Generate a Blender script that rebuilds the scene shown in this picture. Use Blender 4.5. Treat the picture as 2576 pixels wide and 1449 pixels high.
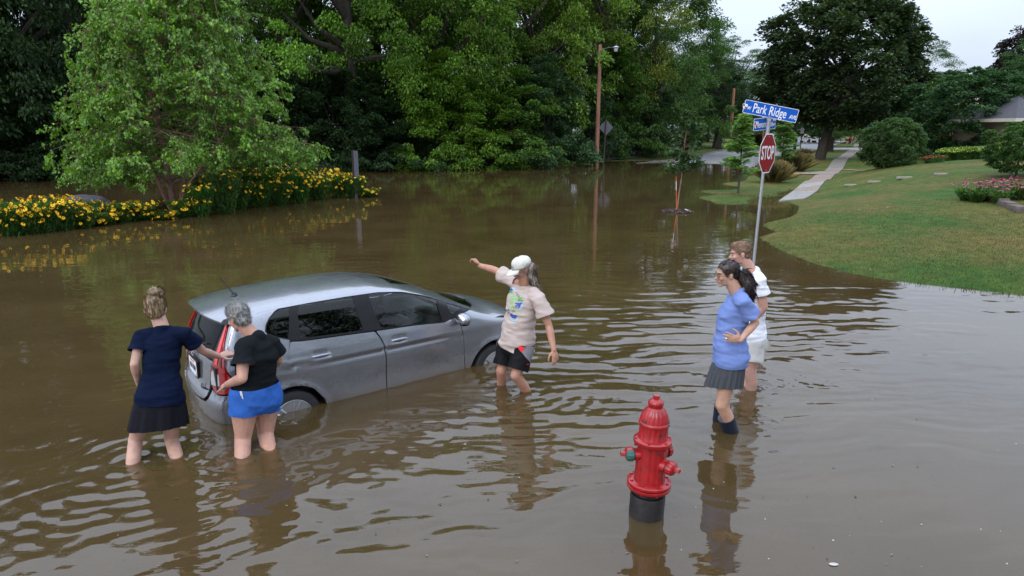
import bpy, bmesh, math, random
import numpy as np
from mathutils import Vector, Matrix, noise, geometry
from mathutils.bvhtree import BVHTree
random.seed(7); RS = np.random.RandomState(11)
PI = math.pi
SC = bpy.context.scene
COL = SC.collection
for o in list(bpy.data.objects): bpy.data.objects.remove(o)

# ------------------------------------------------------------ camera, sky, sun
CH = 2.7; FL = 1700.0; PT = 0.231            # eye height, focal length (2576 wide), pitch down
cam_d = bpy.data.cameras.new('camera'); cam = bpy.data.objects.new('camera', cam_d); COL.objects.link(cam)
cam_d.sensor_width = 36; cam_d.lens = 36*FL/2576; cam_d.clip_end = 3000; cam_d.clip_start = .1
cam.location = (0, 0, CH); cam.rotation_euler = (PI/2-PT, 0, 0); SC.camera = cam
W = bpy.data.worlds.new('World'); SC.world = W; W.use_nodes = True
nt = W.node_tree; nt.nodes.clear()
SUN_EL = math.radians(38); SUN_AZ = math.radians(215)      # sun behind the cloud, back right of the camera
def N(nt, t, **k):
    n = nt.nodes.new(t)
    for a, b in k.items():
        if a in n.inputs.keys(): n.inputs[a].default_value = b
        else: setattr(n, a, b)
    return n
sky = N(nt, 'ShaderNodeTexSky', sky_type='NISHITA', sun_disc=False, sun_elevation=SUN_EL, sun_rotation=SUN_AZ)
sky.air_density = 1.2; sky.dust_density = 4.0; sky.ozone_density = 1.5
tc = N(nt, 'ShaderNodeTexCoord'); sep = N(nt, 'ShaderNodeSeparateXYZ'); nt.links.new(tc.outputs['Generated'], sep.inputs[0])
# overcast deck: CIE overcast luminance, (1 + 2 sin(elevation)) / 3 of the zenith, with soft cloud mottling
mr = N(nt, 'ShaderNodeMapRange'); mr.inputs['From Min'].default_value = 0; mr.inputs['From Max'].default_value = 1
mr.inputs['To Min'].default_value = 7.6; mr.inputs['To Max'].default_value = 29.0
nt.links.new(sep.outputs['Z'], mr.inputs['Value'])
mp = N(nt, 'ShaderNodeMapping'); mp.inputs['Scale'].default_value = (1.2, 1.2, 3.5); nt.links.new(tc.outputs['Generated'], mp.inputs[0])
nz = N(nt, 'ShaderNodeTexNoise', Scale=1.6, Detail=4.0, Roughness=.5); nt.links.new(mp.outputs[0], nz.inputs['Vector'])
mr2 = N(nt, 'ShaderNodeMapRange'); mr2.inputs['From Min'].default_value = .3; mr2.inputs['From Max'].default_value = .7
mr2.inputs['To Min'].default_value = .86; mr2.inputs['To Max'].default_value = 1.1; nt.links.new(nz.outputs[0], mr2.inputs['Value'])
mu = N(nt, 'ShaderNodeMath', operation='MULTIPLY'); nt.links.new(mr.outputs[0], mu.inputs[0]); nt.links.new(mr2.outputs[0], mu.inputs[1])
vm = N(nt, 'ShaderNodeVectorMath', operation='SCALE'); vm.inputs[0].default_value = (.82, .93, 1.13); nt.links.new(mu.outputs[0], vm.inputs['Scale'])
mx = N(nt, 'ShaderNodeMixRGB', blend_type='MIX'); mx.inputs[0].default_value = .82
nt.links.new(sky.outputs[0], mx.inputs[1]); nt.links.new(vm.outputs[0], mx.inputs[2])
bg = N(nt, 'ShaderNodeBackground'); bg.inputs['Strength'].default_value = .10; nt.links.new(mx.outputs[0], bg.inputs[0])
wo = N(nt, 'ShaderNodeOutputWorld'); nt.links.new(bg.outputs[0], wo.inputs[0])
sd = bpy.data.lights.new('sun', 'SUN'); sd.energy = .9; sd.angle = math.radians(28); sd.color = (1, .96, .9)
so = bpy.data.objects.new('sun', sd); COL.objects.link(so)
sv = Vector((math.sin(SUN_AZ)*math.cos(SUN_EL), math.cos(SUN_AZ)*math.cos(SUN_EL), math.sin(SUN_EL)))
so.rotation_euler = sv.to_track_quat('Z', 'Y').to_euler()
vs = SC.view_settings; vs.view_transform = 'Standard'; vs.look = 'None'; vs.gamma = 1; vs.exposure = 0.16; vs.use_curve_mapping = False

# ------------------------------------------------------------ survey helpers
def ray(px, py):
    cx = (px-1288)/FL; cy = -(py-724.5)/FL
    return np.array([cx, cy*math.sin(PT)+math.cos(PT), cy*math.cos(PT)-math.sin(PT)])
def G(px, py, z=0.):                        # sight line onto the level z
    d = ray(px, py); return np.array([0, 0, CH])+d*((z-CH)/d[2])
def D(px, py, y):                           # sight line at the distance y
    d = ray(px, py); return np.array([0, 0, CH])+d*(y/d[1])
def XW(px, y): return (px-1288)/FL*(y*math.cos(PT)+2.2*math.sin(PT))

# ------------------------------------------------------------ materials
MATS = {}
def L(nt, a, b): nt.links.new(a, b)
def mat(name, col=(.5,.5,.5), rough=.6, metal=0., var=.12, vscale=8., bump=0., bscale=60., spec=.5, coat=0., objcol=False, drops=False, coords='Object', stretch=(1,1,1), crease=0., mud=False):
    m = bpy.data.materials.new(name); m.use_nodes = True; t = m.node_tree; t.nodes.clear()
    p = N(t, 'ShaderNodeBsdfPrincipled'); out = N(t, 'ShaderNodeOutputMaterial'); L(t, p.outputs[0], out.inputs[0])
    p.inputs['Roughness'].default_value = rough; p.inputs['Metallic'].default_value = metal
    p.inputs['Specular IOR Level'].default_value = spec; p.inputs['Coat Weight'].default_value = coat
    p.inputs['Coat Roughness'].default_value = .04
    c = N(t, 'ShaderNodeTexCoord'); q = N(t, 'ShaderNodeMapping'); q.inputs['Scale'].default_value = stretch; L(t, c.outputs[coords], q.inputs[0])
    n = N(t, 'ShaderNodeTexNoise', Scale=vscale, Detail=5.0, Roughness=.6); L(t, q.outputs[0], n.inputs['Vector'])
    r = N(t, 'ShaderNodeMapRange'); r.inputs['From Min'].default_value = .25; r.inputs['From Max'].default_value = .75
    r.inputs['To Min'].default_value = 1-var; r.inputs['To Max'].default_value = 1+var; L(t, n.outputs[0], r.inputs['Value'])
    s = N(t, 'ShaderNodeVectorMath', operation='SCALE'); s.inputs[0].default_value = col; L(t, r.outputs[0], s.inputs['Scale'])
    if objcol:
        oi = N(t, 'ShaderNodeObjectInfo'); L(t, oi.outputs['Color'], s.inputs[0])
    if mud:                                 # splashes of silt low on the body
        sp = N(t, 'ShaderNodeSeparateXYZ'); L(t, c.outputs[coords], sp.inputs[0]); hm = N(t, 'ShaderNodeMapRange'); hm.inputs['From Min'].default_value = .80; hm.inputs['From Max'].default_value = .36; L(t, sp.outputs['Z'], hm.inputs['Value'])
        nm = N(t, 'ShaderNodeTexNoise', Scale=7.0, Detail=8.0, Roughness=.75); L(t, c.outputs[coords], nm.inputs['Vector']); am = N(t, 'ShaderNodeMath', operation='ADD'); L(t, hm.outputs[0], am.inputs[0]); L(t, nm.outputs[0], am.inputs[1])
        rm = N(t, 'ShaderNodeMapRange'); rm.inputs['From Min'].default_value = .95; rm.inputs['From Max'].default_value = 1.5; rm.inputs['To Max'].default_value = .75; L(t, am.outputs[0], rm.inputs['Value'])
        xm = N(t, 'ShaderNodeMixRGB'); xm.inputs[2].default_value = (.13,.095,.06,1); L(t, rm.outputs[0], xm.inputs[0]); L(t, s.outputs[0], xm.inputs[1]); L(t, xm.outputs[0], p.inputs['Base Color'])
        mm_ = N(t, 'ShaderNodeMath', operation='MULTIPLY_ADD'); mm_.inputs[1].default_value = -metal; mm_.inputs[2].default_value = metal; L(t, rm.outputs[0], mm_.inputs[0]); L(t, mm_.outputs[0], p.inputs['Metallic'])
    else: L(t, s.outputs[0], p.inputs['Base Color'])
    if bump or drops:
        n2 = N(t, 'ShaderNodeTexNoise', Scale=bscale, Detail=4.0); L(t, q.outputs[0], n2.inputs['Vector'])
        b = N(t, 'ShaderNodeBump', Strength=bump if bump else .0); b.inputs['Distance'].default_value = .01; L(t, n2.outputs[0], b.inputs['Height'])
        last = b
        if crease:
            n9 = N(t, 'ShaderNodeTexNoise', Scale=6.0, Detail=2.0, Roughness=.5, Distortion=.8); L(t, q.outputs[0], n9.inputs['Vector'])
            rg = N(t, 'ShaderNodeMath', operation='PINGPONG'); rg.inputs[1].default_value = .13; L(t, n9.outputs[0], rg.inputs[0])
            b9 = N(t, 'ShaderNodeBump', Strength=crease); b9.inputs['Distance'].default_value = .06; L(t, rg.outputs[0], b9.inputs['Height']); L(t, b.outputs[0], b9.inputs['Normal']); last = b9
        if drops:
            v = N(t, 'ShaderNodeTexVoronoi', Scale=95.0); L(t, c.outputs[coords], v.inputs['Vector'])
            v.inputs['Randomness'].default_value = 1
            a = N(t, 'ShaderNodeMapRange'); a.inputs['From Min'].default_value = .30; a.inputs['From Max'].default_value = .06; a.interpolation_type = 'SMOOTHSTEP'
            L(t, v.outputs['Distance'], a.inputs['Value'])
            n3 = N(t, 'ShaderNodeSeparateXYZ'); L(t, v.outputs['Color'], n3.inputs[0])
            g = N(t, 'ShaderNodeMath', operation='GREATER_THAN'); g.inputs[1].default_value = .62; L(t, n3.outputs[0], g.inputs[0])
            mm = N(t, 'ShaderNodeMath', operation='MULTIPLY'); L(t, g.outputs[0], mm.inputs[0]); L(t, a.outputs[0], mm.inputs[1])
            b2 = N(t, 'ShaderNodeBump', Strength=.8); b2.inputs['Distance'].default_value = .003; L(t, mm.outputs[0], b2.inputs['Height']); L(t, last.outputs[0], b2.inputs['Normal'])
            last = b2
            L(t, last.outputs[0], p.inputs['Coat Normal'])
        L(t, last.outputs[0], p.inputs['Normal'])
    MATS[name] = m; return m
def ramp2(t, fac, c1, c2, a=.4, b=.6):
    r = N(t, 'ShaderNodeValToRGB'); r.color_ramp.elements[0].position = a; r.color_ramp.elements[1].position = b
    r.color_ramp.elements[0].color = (*c1, 1); r.color_ramp.elements[1].color = (*c2, 1); L(t, fac, r.inputs[0]); return r.outputs[0]
def leaf_mat(name, trans=.38, rough=.5, gloss=.03):
    m = bpy.data.materials.new(name); m.use_nodes = True; t = m.node_tree; t.nodes.clear()
    oi = N(t, 'ShaderNodeObjectInfo'); ge = N(t, 'ShaderNodeNewGeometry')
    r = N(t, 'ShaderNodeMapRange'); r.inputs['To Min'].default_value = .5; r.inputs['To Max'].default_value = 1.55; L(t, ge.outputs['Random Per Island'], r.inputs['Value'])
    c = N(t, 'ShaderNodeTexCoord'); n = N(t, 'ShaderNodeTexNoise', Scale=.55, Detail=2.0); L(t, c.outputs['Object'], n.inputs['Vector'])
    r2 = N(t, 'ShaderNodeMapRange'); r2.inputs['From Min'].default_value = .35; r2.inputs['From Max'].default_value = .65; r2.inputs['To Min'].default_value = .7; r2.inputs['To Max'].default_value = 1.25
    L(t, n.outputs[0], r2.inputs['Value'])
    mu = N(t, 'ShaderNodeMath', operation='MULTIPLY'); L(t, r.outputs[0], mu.inputs[0]); L(t, r2.outputs[0], mu.inputs[1])
    s = N(t, 'ShaderNodeVectorMath', operation='SCALE'); L(t, oi.outputs['Color'], s.inputs[0]); L(t, mu.outputs[0], s.inputs['Scale'])
    # yellower young leaves
    y = N(t, 'ShaderNodeMixRGB', blend_type='MULTIPLY'); y.inputs[2].default_value = (1.5, 1.12, .7, 1)
    g = N(t, 'ShaderNodeMapRange'); g.inputs['From Min'].default_value = .8; g.inputs['From Max'].default_value = 1.0; L(t, ge.outputs['Random Per Island'], g.inputs['Value'])
    L(t, g.outputs[0], y.inputs[0]); L(t, s.outputs[0], y.inputs[1])
    d = N(t, 'ShaderNodeBsdfDiffuse'); L(t, y.outputs[0], d.inputs[0])
    tr = N(t, 'ShaderNodeBsdfTranslucent')
    tcx = N(t, 'ShaderNodeMixRGB', blend_type='MULTIPLY'); tcx.inputs[0].default_value = 1; tcx.inputs[2].default_value = (1.2, 1.25, .55, 1); L(t, y.outputs[0], tcx.inputs[1]); L(t, tcx.outputs[0], tr.inputs[0])
    m1 = N(t, 'ShaderNodeMixShader'); m1.inputs[0].default_value = trans; L(t, d.outputs[0], m1.inputs[1]); L(t, tr.outputs[0], m1.inputs[2])
    gl = N(t, 'ShaderNodeBsdfGlossy', Roughness=rough); gl.inputs[0].default_value = (.8, 1, .75, 1)
    m2 = N(t, 'ShaderNodeMixShader'); m2.inputs[0].default_value = gloss; L(t, m1.outputs[0], m2.inputs[1]); L(t, gl.outputs[0], m2.inputs[2])
    o = N(t, 'ShaderNodeOutputMaterial'); L(t, m2.outputs[0], o.inputs[0]); MATS[name] = m; return m
M_leaf = leaf_mat('leaf'); M_leafg = leaf_mat('birch_leaf', .35, .4, .045)
M_bark = mat('bark', (.05,.04,.032), .9, var=.4, vscale=6, bump=.6, bscale=25, stretch=(1,1,.25))
M_bark_red = mat('birch_bark', (.22,.12,.09), .85, var=.5, vscale=9, bump=.5, bscale=30)
M_bark_pale = mat('pale_bark', (.4,.38,.34), .85, var=.35, vscale=5, bump=.3)
M_pole = mat('pole_wood', (.25,.115,.075), .85, var=.45, vscale=5, bump=.5, bscale=40, stretch=(1,1,.08))
M_postw = mat('post_wood', (.06,.04,.033), .85, var=.4, vscale=5, bump=.4, stretch=(1,1,.1))
M_galv = mat('galvanised_steel', (.46,.47,.49), .42, .75, var=.15, vscale=20)
M_grey = mat('sign_back', (.11,.11,.125), .5, .3, var=.12, vscale=6)
M_blue = mat('sign_blue', (.003,.085,.42), .6, var=.06, vscale=5, spec=.2)
M_red = mat('sign_red', (.24,.002,.005), .6, var=.08, vscale=6, spec=.2)
M_white = mat('sign_white', (.72,.73,.75), .4, var=.05)
M_conc = mat('concrete', (.18,.16,.135), .85, var=.22, vscale=3, bump=.25, bscale=90)
M_conc2 = mat('new_concrete', (.25,.235,.215), .85, var=.15, vscale=3, bump=.2, bscale=90)
M_conc3 = mat('reddish_concrete', (.23,.175,.14), .85, var=.22, vscale=3, bump=.25, bscale=90)
M_stone = mat('stone', (.11,.09,.075), .9, var=.4, vscale=7, bump=.8, bscale=18)
M_pale_stone = mat('pale_stone', (.25,.22,.18), .9, var=.25, vscale=7, bump=.6, bscale=25)
M_boulder = mat('boulder_stone', (.045,.047,.055), .75, var=.35, vscale=6, bump=.8, bscale=14)
M_mulch = mat('mulch', (.035,.022,.017), .95, var=.6, vscale=14, bump=1.0, bscale=40)
M_chip = mat('wood_chip', (.20,.14,.10), .9, var=.4, vscale=20)
M_yellow = mat('road_yellow', (.42,.27,.09), .8, var=.2)
M_black = mat('black_rubber', (.012,.012,.013), .55, var=.3, vscale=20, bump=.2)
M_tyre = mat('tyre_rubber', (.016,.016,.017), .6, var=.3, vscale=30, bump=.35, bscale=120)
M_blkpl = mat('black_plastic', (.010,.010,.012), .32, var=.15, spec=.5)

# ------------------------------------------------------------ mesh helpers
def newmesh(name, V, F, mats=(), smooth=True, mi=None):
    me = bpy.data.meshes.new(name)
    V = np.asarray(V, dtype=np.float32)
    if isinstance(F, np.ndarray):
        k = F.shape[1]; nF = F.shape[0]
        me.vertices.add(len(V)); me.vertices.foreach_set('co', V.ravel())
        me.loops.add(nF*k); me.loops.foreach_set('vertex_index', F.astype(np.int32).ravel())
        me.polygons.add(nF); me.polygons.foreach_set('loop_start', np.arange(0, nF*k, k, dtype=np.int32))
        me.update(calc_edges=True)
    else:
        me.from_pydata([tuple(v) for v in V.tolist()], [], F); me.update()
    me.validate(verbose=False)
    for m in mats: me.materials.append(m)
    if smooth is not None: me.polygons.foreach_set('use_smooth', np.full(len(me.polygons), smooth, dtype=bool))
    if mi is not None: me.polygons.foreach_set('material_index', np.asarray(mi, dtype=np.int32))
    return me
def link(name, me, parent=None, loc=None, kind=None, label=None, color=None):
    o = bpy.data.objects.new(name, me); COL.objects.link(o)
    if parent is not None: o.parent = parent
    if loc is not None: o.location = loc
    if kind: o['kind'] = kind
    if label: o['label'] = label
    if color: o.color = (*color, 1)
    return o
def thing(name, label, cat, loc=(0,0,0), group=None, rz=0, me=None):
    o = bpy.data.objects.new(name, me); COL.objects.link(o); o.location = loc; o.rotation_euler = (0,0,rz)
    o['label'] = label; o['category'] = cat
    if group: o['group'] = group
    return o
class MB:
    """collects simple solids, builds one mesh"""
    def __init__(s): s.v = []; s.f = []; s.m = []
    def add(s, V, F, mi=0):
        b = len(s.v); s.v.extend([tuple(map(float, x)) for x in V]); s.f.extend([tuple(i+b for i in f) for f in F]); s.m.extend([mi]*len(F)); return s
    def box(s, c, d, R=None, mi=0, taper=1.):
        x, y, z = [k/2 for k in d]
        P = [(-x,-y,-z),(x,-y,-z),(x,y,-z),(-x,y,-z),(-x*taper,-y*taper,z),(x*taper,-y*taper,z),(x*taper,y*taper,z),(-x*taper,y*taper,z)]
        P = [Vector(p) for p in P]
        if R is not None: P = [R @ p for p in P]
        P = [p+Vector(c) for p in P]
        return s.add(P, [(3,2,1,0),(4,5,6,7),(0,1,5,4),(1,2,6,5),(2,3,7,6),(3,0,4,7)], mi)
    def tube(s, pts, rad, n=8, cap=True, mi=0, flat=1.):
        pts = [Vector(p) for p in pts]; rad = list(rad) if hasattr(rad, '__len__') else [rad]*len(pts)
        V = []; F = []; up = None
        for i, p in enumerate(pts):
            t = (pts[min(i+1, len(pts)-1)]-pts[max(i-1, 0)]).normalized()
            if up is None: up = Vector((0,0,1)) if abs(t.z) < .9 else Vector((0,1,0))
            a = t.cross(up).normalized(); b = a.cross(t).normalized(); up = b
            for k in range(n):
                th = 2*PI*k/n; V.append(p+a*math.cos(th)*rad[i]+b*math.sin(th)*rad[i]*flat)
        for i in range(len(pts)-1):
            for k in range(n): F.append((i*n+k, i*n+(k+1)%n, (i+1)*n+(k+1)%n, (i+1)*n+k))
        if cap: F.append(tuple(range(n-1, -1, -1))); F.append(tuple((len(pts)-1)*n+k for k in range(n)))
        return s.add(V, F, mi)
    def lathe(s, prof, n=32, c=(0,0,0), R=None, mi=0, flute=None):
        V = []; F = []
        for i, (r, z) in enumerate(prof):
            for k in range(n):
                th = 2*PI*k/n; rr = r*(flute(th, z) if flute else 1)
                p = Vector((rr*math.cos(th), rr*math.sin(th), z)); V.append((R @ p if R is not None else p)+Vector(c))
        for i in range(len(prof)-1):
            for k in range(n): F.append((i*n+k, i*n+(k+1)%n, (i+1)*n+(k+1)%n, (i+1)*n+k))
        F.append(tuple(range(n-1, -1, -1))); F.append(tuple((len(prof)-1)*n+k for k in range(n)))
        return s.add(V, F, mi)
    def ell(s, c, r, R=None, n=12, m=8, mi=0):
        V = []; F = []
        for i in range(m+1):
            ph = PI*i/m
            for k in range(n):
                th = 2*PI*k/n; p = Vector((r[0]*math.sin(ph)*math.cos(th), r[1]*math.sin(ph)*math.sin(th), -r[2]*math.cos(ph)))
                V.append((R @ p if R is not None else p)+Vector(c))
        for i in range(m):
            for k in range(n): F.append((i*n+k, i*n+(k+1)%n, (i+1)*n+(k+1)%n, (i+1)*n+k))
        return s.add(V, F, mi)
    def prism(s, poly, z0, z1, mi=0, M=None):      # polygon in xy, extruded
        n = len(poly); P = [Vector((x, y, z0)) for x, y in poly]+[Vector((x, y, z1)) for x, y in poly]
        if M is not None: P = [M @ p for p in P]
        return s.add(P, [tuple(range(n-1,-1,-1)), tuple(range(n, 2*n))]+[(k, (k+1)%n, (k+1)%n+n, k+n) for k in range(n)], mi)
    def mesh(s, name, mats, smooth=True):
        me = newmesh(name, s.v, s.f, mats if isinstance(mats, (list, tuple)) else [mats], smooth, s.m)
        return me
    def link(s, name, mats, parent=None, smooth=True, bevel=0, auto=True, **k):
        me = s.mesh(name, mats, smooth)
        bm = bmesh.new(); bm.from_mesh(me)
        if bevel: bmesh.ops.bevel(bm, geom=[e for e in bm.edges if len(e.link_faces) == 2 and e.calc_face_angle(0) > .5], offset=bevel, segments=2, affect='EDGES', profile=.6)
        bmesh.ops.recalc_face_normals(bm, faces=bm.faces)
        if smooth and auto:
            for e in bm.edges:
                if len(e.link_faces) == 2 and e.calc_face_angle(0) > .7: e.smooth = False
        bm.to_mesh(me); bm.free()
        return link(name, me, parent, **k)

# ------------------------------------------------------------ terrain
TP = []
def tp(px, py, z): p = G(px, py, z); TP.append((p[0], p[1], z))
for q in [(1925,592),(1935,612),(1990,641),(2060,666),(2160,691),(2250,706),(2350,718),(2450,729),(2576,743),(1935,575),(1990,545),(2010,520),(2040,495),
          (2062,481),(2032,479),(2003,477),(1960,492),(1880,507),(1800,512),(1765,501),(1800,489),(1830,490),(1790,478),(1830,466),(1870,455),(1905,440),(1908,427),(1908,416),(1830,412),(1740,408),(1692,404),
          (1600,405),(1480,410),(1380,416),(1290,419),(1000,422),(800,424),(500,426),(250,430),(0,434),(-300,440)]: tp(*q, 0.0)
for q in [(1480,412),(1600,408),(1700,400)]: pass
for q in [(1960,598,.06),(2576,700,.13),(2576,640,.28),(2576,520,.75),(2576,440,1.15),(2576,405,1.35),(2300,640,.2),(2300,560,.45),(2300,520,.62),(2300,440,.9),(2300,415,.95),(2400,404,1.15),
          (2100,600,.15),(2100,520,.35),(2110,450,.33),(2250,420,.6),(2160,440,.45),(2200,400,.5),(2090,440,.06),(2075,455,.04),(2110,425,.08),(2150,378,.12),(2163,370,.12),(2190,372,.2),(2230,380,.3),
          (2200,425,.6),(1950,460,.08),(2000,440,.1),(1900,468,.07),(2080,392,.13),(2060,400,.1),(2000,415,.08),(1950,400,.05),
          (1850,390,.08),(1950,370,.12),(2000,356,.15),(1760,394,.12),(1850,373,.16),(1640,378,.35),(1560,396,.1),(1500,405,.04),(1700,370,.4),(1880,360,.25),(2070,366,.13),(2120,385,.11),
          (1400,404,.3),(1930,440,.06),(1950,425,.07),(1990,422,.09),(1960,450,.08),(1935,478,.035),(1980,462,.07),(1900,480,.03),(1860,486,.015),(1870,470,.05)]: tp(*q)
for x, y in [(-12,2),(-6,2),(0,2),(6,2),(12,3),(-20,8),(-10,8),(-4,5),(-1,5),(2,5.5),(4.5,6),(7,7),(-3,7),(-1,8.5),(1,10),(-6,12),(-1,13),(3,14),(-2,19),(4,19),(6.5,18),(-2,26),(3,28),(6.5,26),(-2,36),(5,38),(9.5,38),(12,46),(5,48),(10,32.5),(8,22),(-30,20),(-22,27),(-16,32),(-10,36),(11,52)]:
    TP.append((x, y, -.36 if y < 30 else -.25))
for x, y, z in [(-30,53,.4),(-20,55,.4),(-8,59,.4),(0,62,.4),(-45,50,.4),(-36,45,.4),(-45,40,.4),(-13,17.3,-.1),(-10,21.3,-.08),(-5.8,27.2,-.08),(-8,26,-.05),(-11.6,23.6,-.03),(-60,60,1),(-40,80,1.5),(0,80,1.2),(20,130,1),(60,160,1),(120,120,1.5),(60,60,1.2),(40,30,1.6),(25,12,1.1),(16,6,.1),(16,2,-.3),(30,2,.5),(0,250,1),(-120,120,1),(150,250,1),(60,100,.4),(-10,-10,-.4),(20,-10,-.2),(-60,10,-.3),(-50,-10,-.4),(-60,40,.4)]:
    TP.append((x, y, z))
TP = np.array(TP)
def kern(r): return np.sqrt(r*r+.6)
_A = kern(np.hypot(TP[:,None,0]-TP[None,:,0], TP[:,None,1]-TP[None,:,1]))
_n = len(TP); _S = np.block([[_A-np.eye(_n)*.02*0, np.ones((_n,1))],[np.ones((1,_n)), np.zeros((1,1))]])
_w = np.linalg.solve(_S, np.append(TP[:,2], 0))
def zrbf(x, y):
    x = np.asarray(x, float); y = np.asarray(y, float); sh = x.shape; x = x.ravel(); y = y.ravel(); o = np.zeros(len(x))
    for i in range(0, len(x), 20000):
        o[i:i+20000] = kern(np.hypot(x[i:i+20000,None]-TP[None,:,0], y[i:i+20000,None]-TP[None,:,1])) @ _w[:-1]+_w[-1]
    return o.reshape(sh)
def axis(segs):
    a = []
    for lo, hi, st in segs: a.extend(np.arange(lo, hi-1e-6, st))
    a.append(segs[-1][1]); return np.array(a)
gx = axis([(-900,-150,150),(-150,-40,6),(-40,-16,1.2),(-16,28,.4),(28,60,1.2),(60,180,8),(180,900,120)])
gy = axis([(-60,0,4),(0,50,.4),(50,90,1.0),(90,280,8),(280,1200,115)])
GX, GY = np.meshgrid(gx, gy)
GZ = zrbf(np.clip(GX, -150, 180), np.clip(GY, -20, 280)); GZ = np.clip(GZ, -.5, 3)
def T(x, y):                                # exact height of the ground mesh grid (bilinear)
    i = np.clip(np.searchsorted(gx, x)-1, 0, len(gx)-2); j = np.clip(np.searchsorted(gy, y)-1, 0, len(gy)-2)
    u = (x-gx[i])/(gx[i+1]-gx[i]); v = (y-gy[j])/(gy[j+1]-gy[j])
    return GZ[j,i]*(1-u)*(1-v)+GZ[j,i+1]*u*(1-v)+GZ[j+1,i]*(1-u)*v+GZ[j+1,i+1]*u*v
def gridfaces(nx, ny):
    i, j = np.meshgrid(np.arange(nx-1), np.arange(ny-1)); a = (j*nx+i).ravel()
    return np.stack([a, a+1, a+nx+1, a+nx], 1)
# lawn material: mown grass, brown worn patches, wet mud near the water
m = bpy.data.materials.new('lawn'); m.use_nodes = True; t = m.node_tree; p = t.nodes['Principled BSDF']; p.inputs['Roughness'].default_value = .9; p.inputs['Specular IOR Level'].default_value = .15
c = N(t, 'ShaderNodeTexCoord')
n1 = N(t, 'ShaderNodeTexNoise', Scale=.32, Detail=6.0, Roughness=.62); L(t, c.outputs['Object'], n1.inputs['Vector'])
n2 = N(t, 'ShaderNodeTexNoise', Scale=38.0, Detail=4.0, Roughness=.75); L(t, c.outputs['Object'], n2.inputs['Vector'])
n3 = N(t, 'ShaderNodeTexNoise', Scale=3.5, Detail=5.0, Roughness=.7); L(t, c.outputs['Object'], n3.inputs['Vector'])
col = ramp2(t, n1.outputs[0], (.038,.088,.014), (.125,.098,.030), .38, .64)
a = N(t, 'ShaderNodeMixRGB', blend_type='MULTIPLY'); a.inputs[0].default_value = 1; L(t, col, a.inputs[1]); L(t, ramp2(t, n2.outputs[0], (.5,.5,.5), (1.5,1.5,1.4), .3, .7), a.inputs[2])
b = N(t, 'ShaderNodeMixRGB', blend_type='MULTIPLY'); b.inputs[0].default_value = 1; L(t, a.outputs[0], b.inputs[1]); L(t, ramp2(t, n3.outputs[0], (.72,.72,.72), (1.2,1.22,1.2), .35, .65), b.inputs[2])
# submerged and freshly wetted ground is mud
sp = N(t, 'ShaderNodeSeparateXYZ'); L(t, c.outputs['Object'], sp.inputs[0])
ad = N(t, 'ShaderNodeMath', operation='MULTIPLY_ADD'); ad.inputs[1].default_value = .10; L(t, n3.outputs[0], ad.inputs[0]); L(t, sp.outputs['Z'], ad.inputs[2])
r = N(t, 'ShaderNodeMapRange'); r.inputs['From Min'].default_value = .0; r.inputs['From Max'].default_value = .06; L(t, ad.outputs[0], r.inputs['Value'])
d = N(t, 'ShaderNodeMixRGB'); d.inputs[1].default_value = (.045,.042,.018,1); L(t, r.outputs[0], d.inputs[0]); L(t, b.outputs[0], d.inputs[2]); L(t, d.outputs[0], p.inputs['Base Color'])
bp = N(t, 'ShaderNodeBump', Strength=.7); bp.inputs['Distance'].default_value = .04; L(t, n2.outputs[0], bp.inputs['Height']); L(t, bp.outputs[0], p.inputs['Normal'])
M_lawn = m
o = link('ground', newmesh('ground', np.stack([GX.ravel(), GY.ravel(), GZ.ravel()], 1), gridfaces(len(gx), len(gy)), [M_lawn]), kind='structure')

# ------------------------------------------------------------ flood water: real waves near the camera
wx = axis([(-900,-60,120),(-60,-20,4),(-20,-9,.16),(-9,6,.037),(6,10,.06),(10,24,.16),(24,60,4),(60,900,120)])
wy = axis([(-60,-4,7),(-4,2.2,.2),(2.2,7,.028),(7,12,.045),(12,20,.08),(20,34,.25),(34,80,2),(80,1200,112)])
WX, WY = np.meshgrid(wx, wy)
Z = np.zeros_like(WX)
dist = np.hypot(WX, WY)
def fade(lo, hi, v): return np.clip((hi-v)/(hi-lo), 0, 1)
def fnoise(x, y, sc, seed):                 # cheap smooth random field
    rs = np.random.RandomState(seed); o = np.zeros_like(x)
    for k in range(7):
        a = rs.rand()*2*PI; f = sc*(.5+1.1*rs.rand()); o += np.sin(f*(x*np.cos(a)+y*np.sin(a))+rs.rand()*6.28)
    return o/3.0
near = fade(14, 30, dist)
# rings spread from the legs, the hydrant and the car's ends
srcs = [(-3.16,5.16,.6,.0042,.17),(-2.89,5.31,.45,.0034,.15),(-2.33,5.32,.45,.0034,.14),(-2.18,5.52,.4,.003,.14),(-.12,6.87,.5,.0042,.16),(.13,6.72,.55,.0046,.16),
        (1.99,5.69,.45,.0022,.12),(2.54,6.78,.55,.0036,.15),(2.3,7.4,2.2,.0022,.34),(.75,8.6,2.6,.0020,.36),(.96,4.35,.28,.0014,.10)]
for i, (sx, sy, ext, amp, wl) in enumerate(srcs):
    wob = .09*fnoise(WX, WY, 1.6, 50+i); r_ = np.hypot(WX-sx, WY-sy)
    Z += amp*np.cos(2*PI*(r_/wl)+wob*14+fnoise(WX, WY, 3.1, 90+i)*.7)*np.exp(-r_/(ext*1.35))*np.clip(r_/.12, .15, 1)*near
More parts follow.
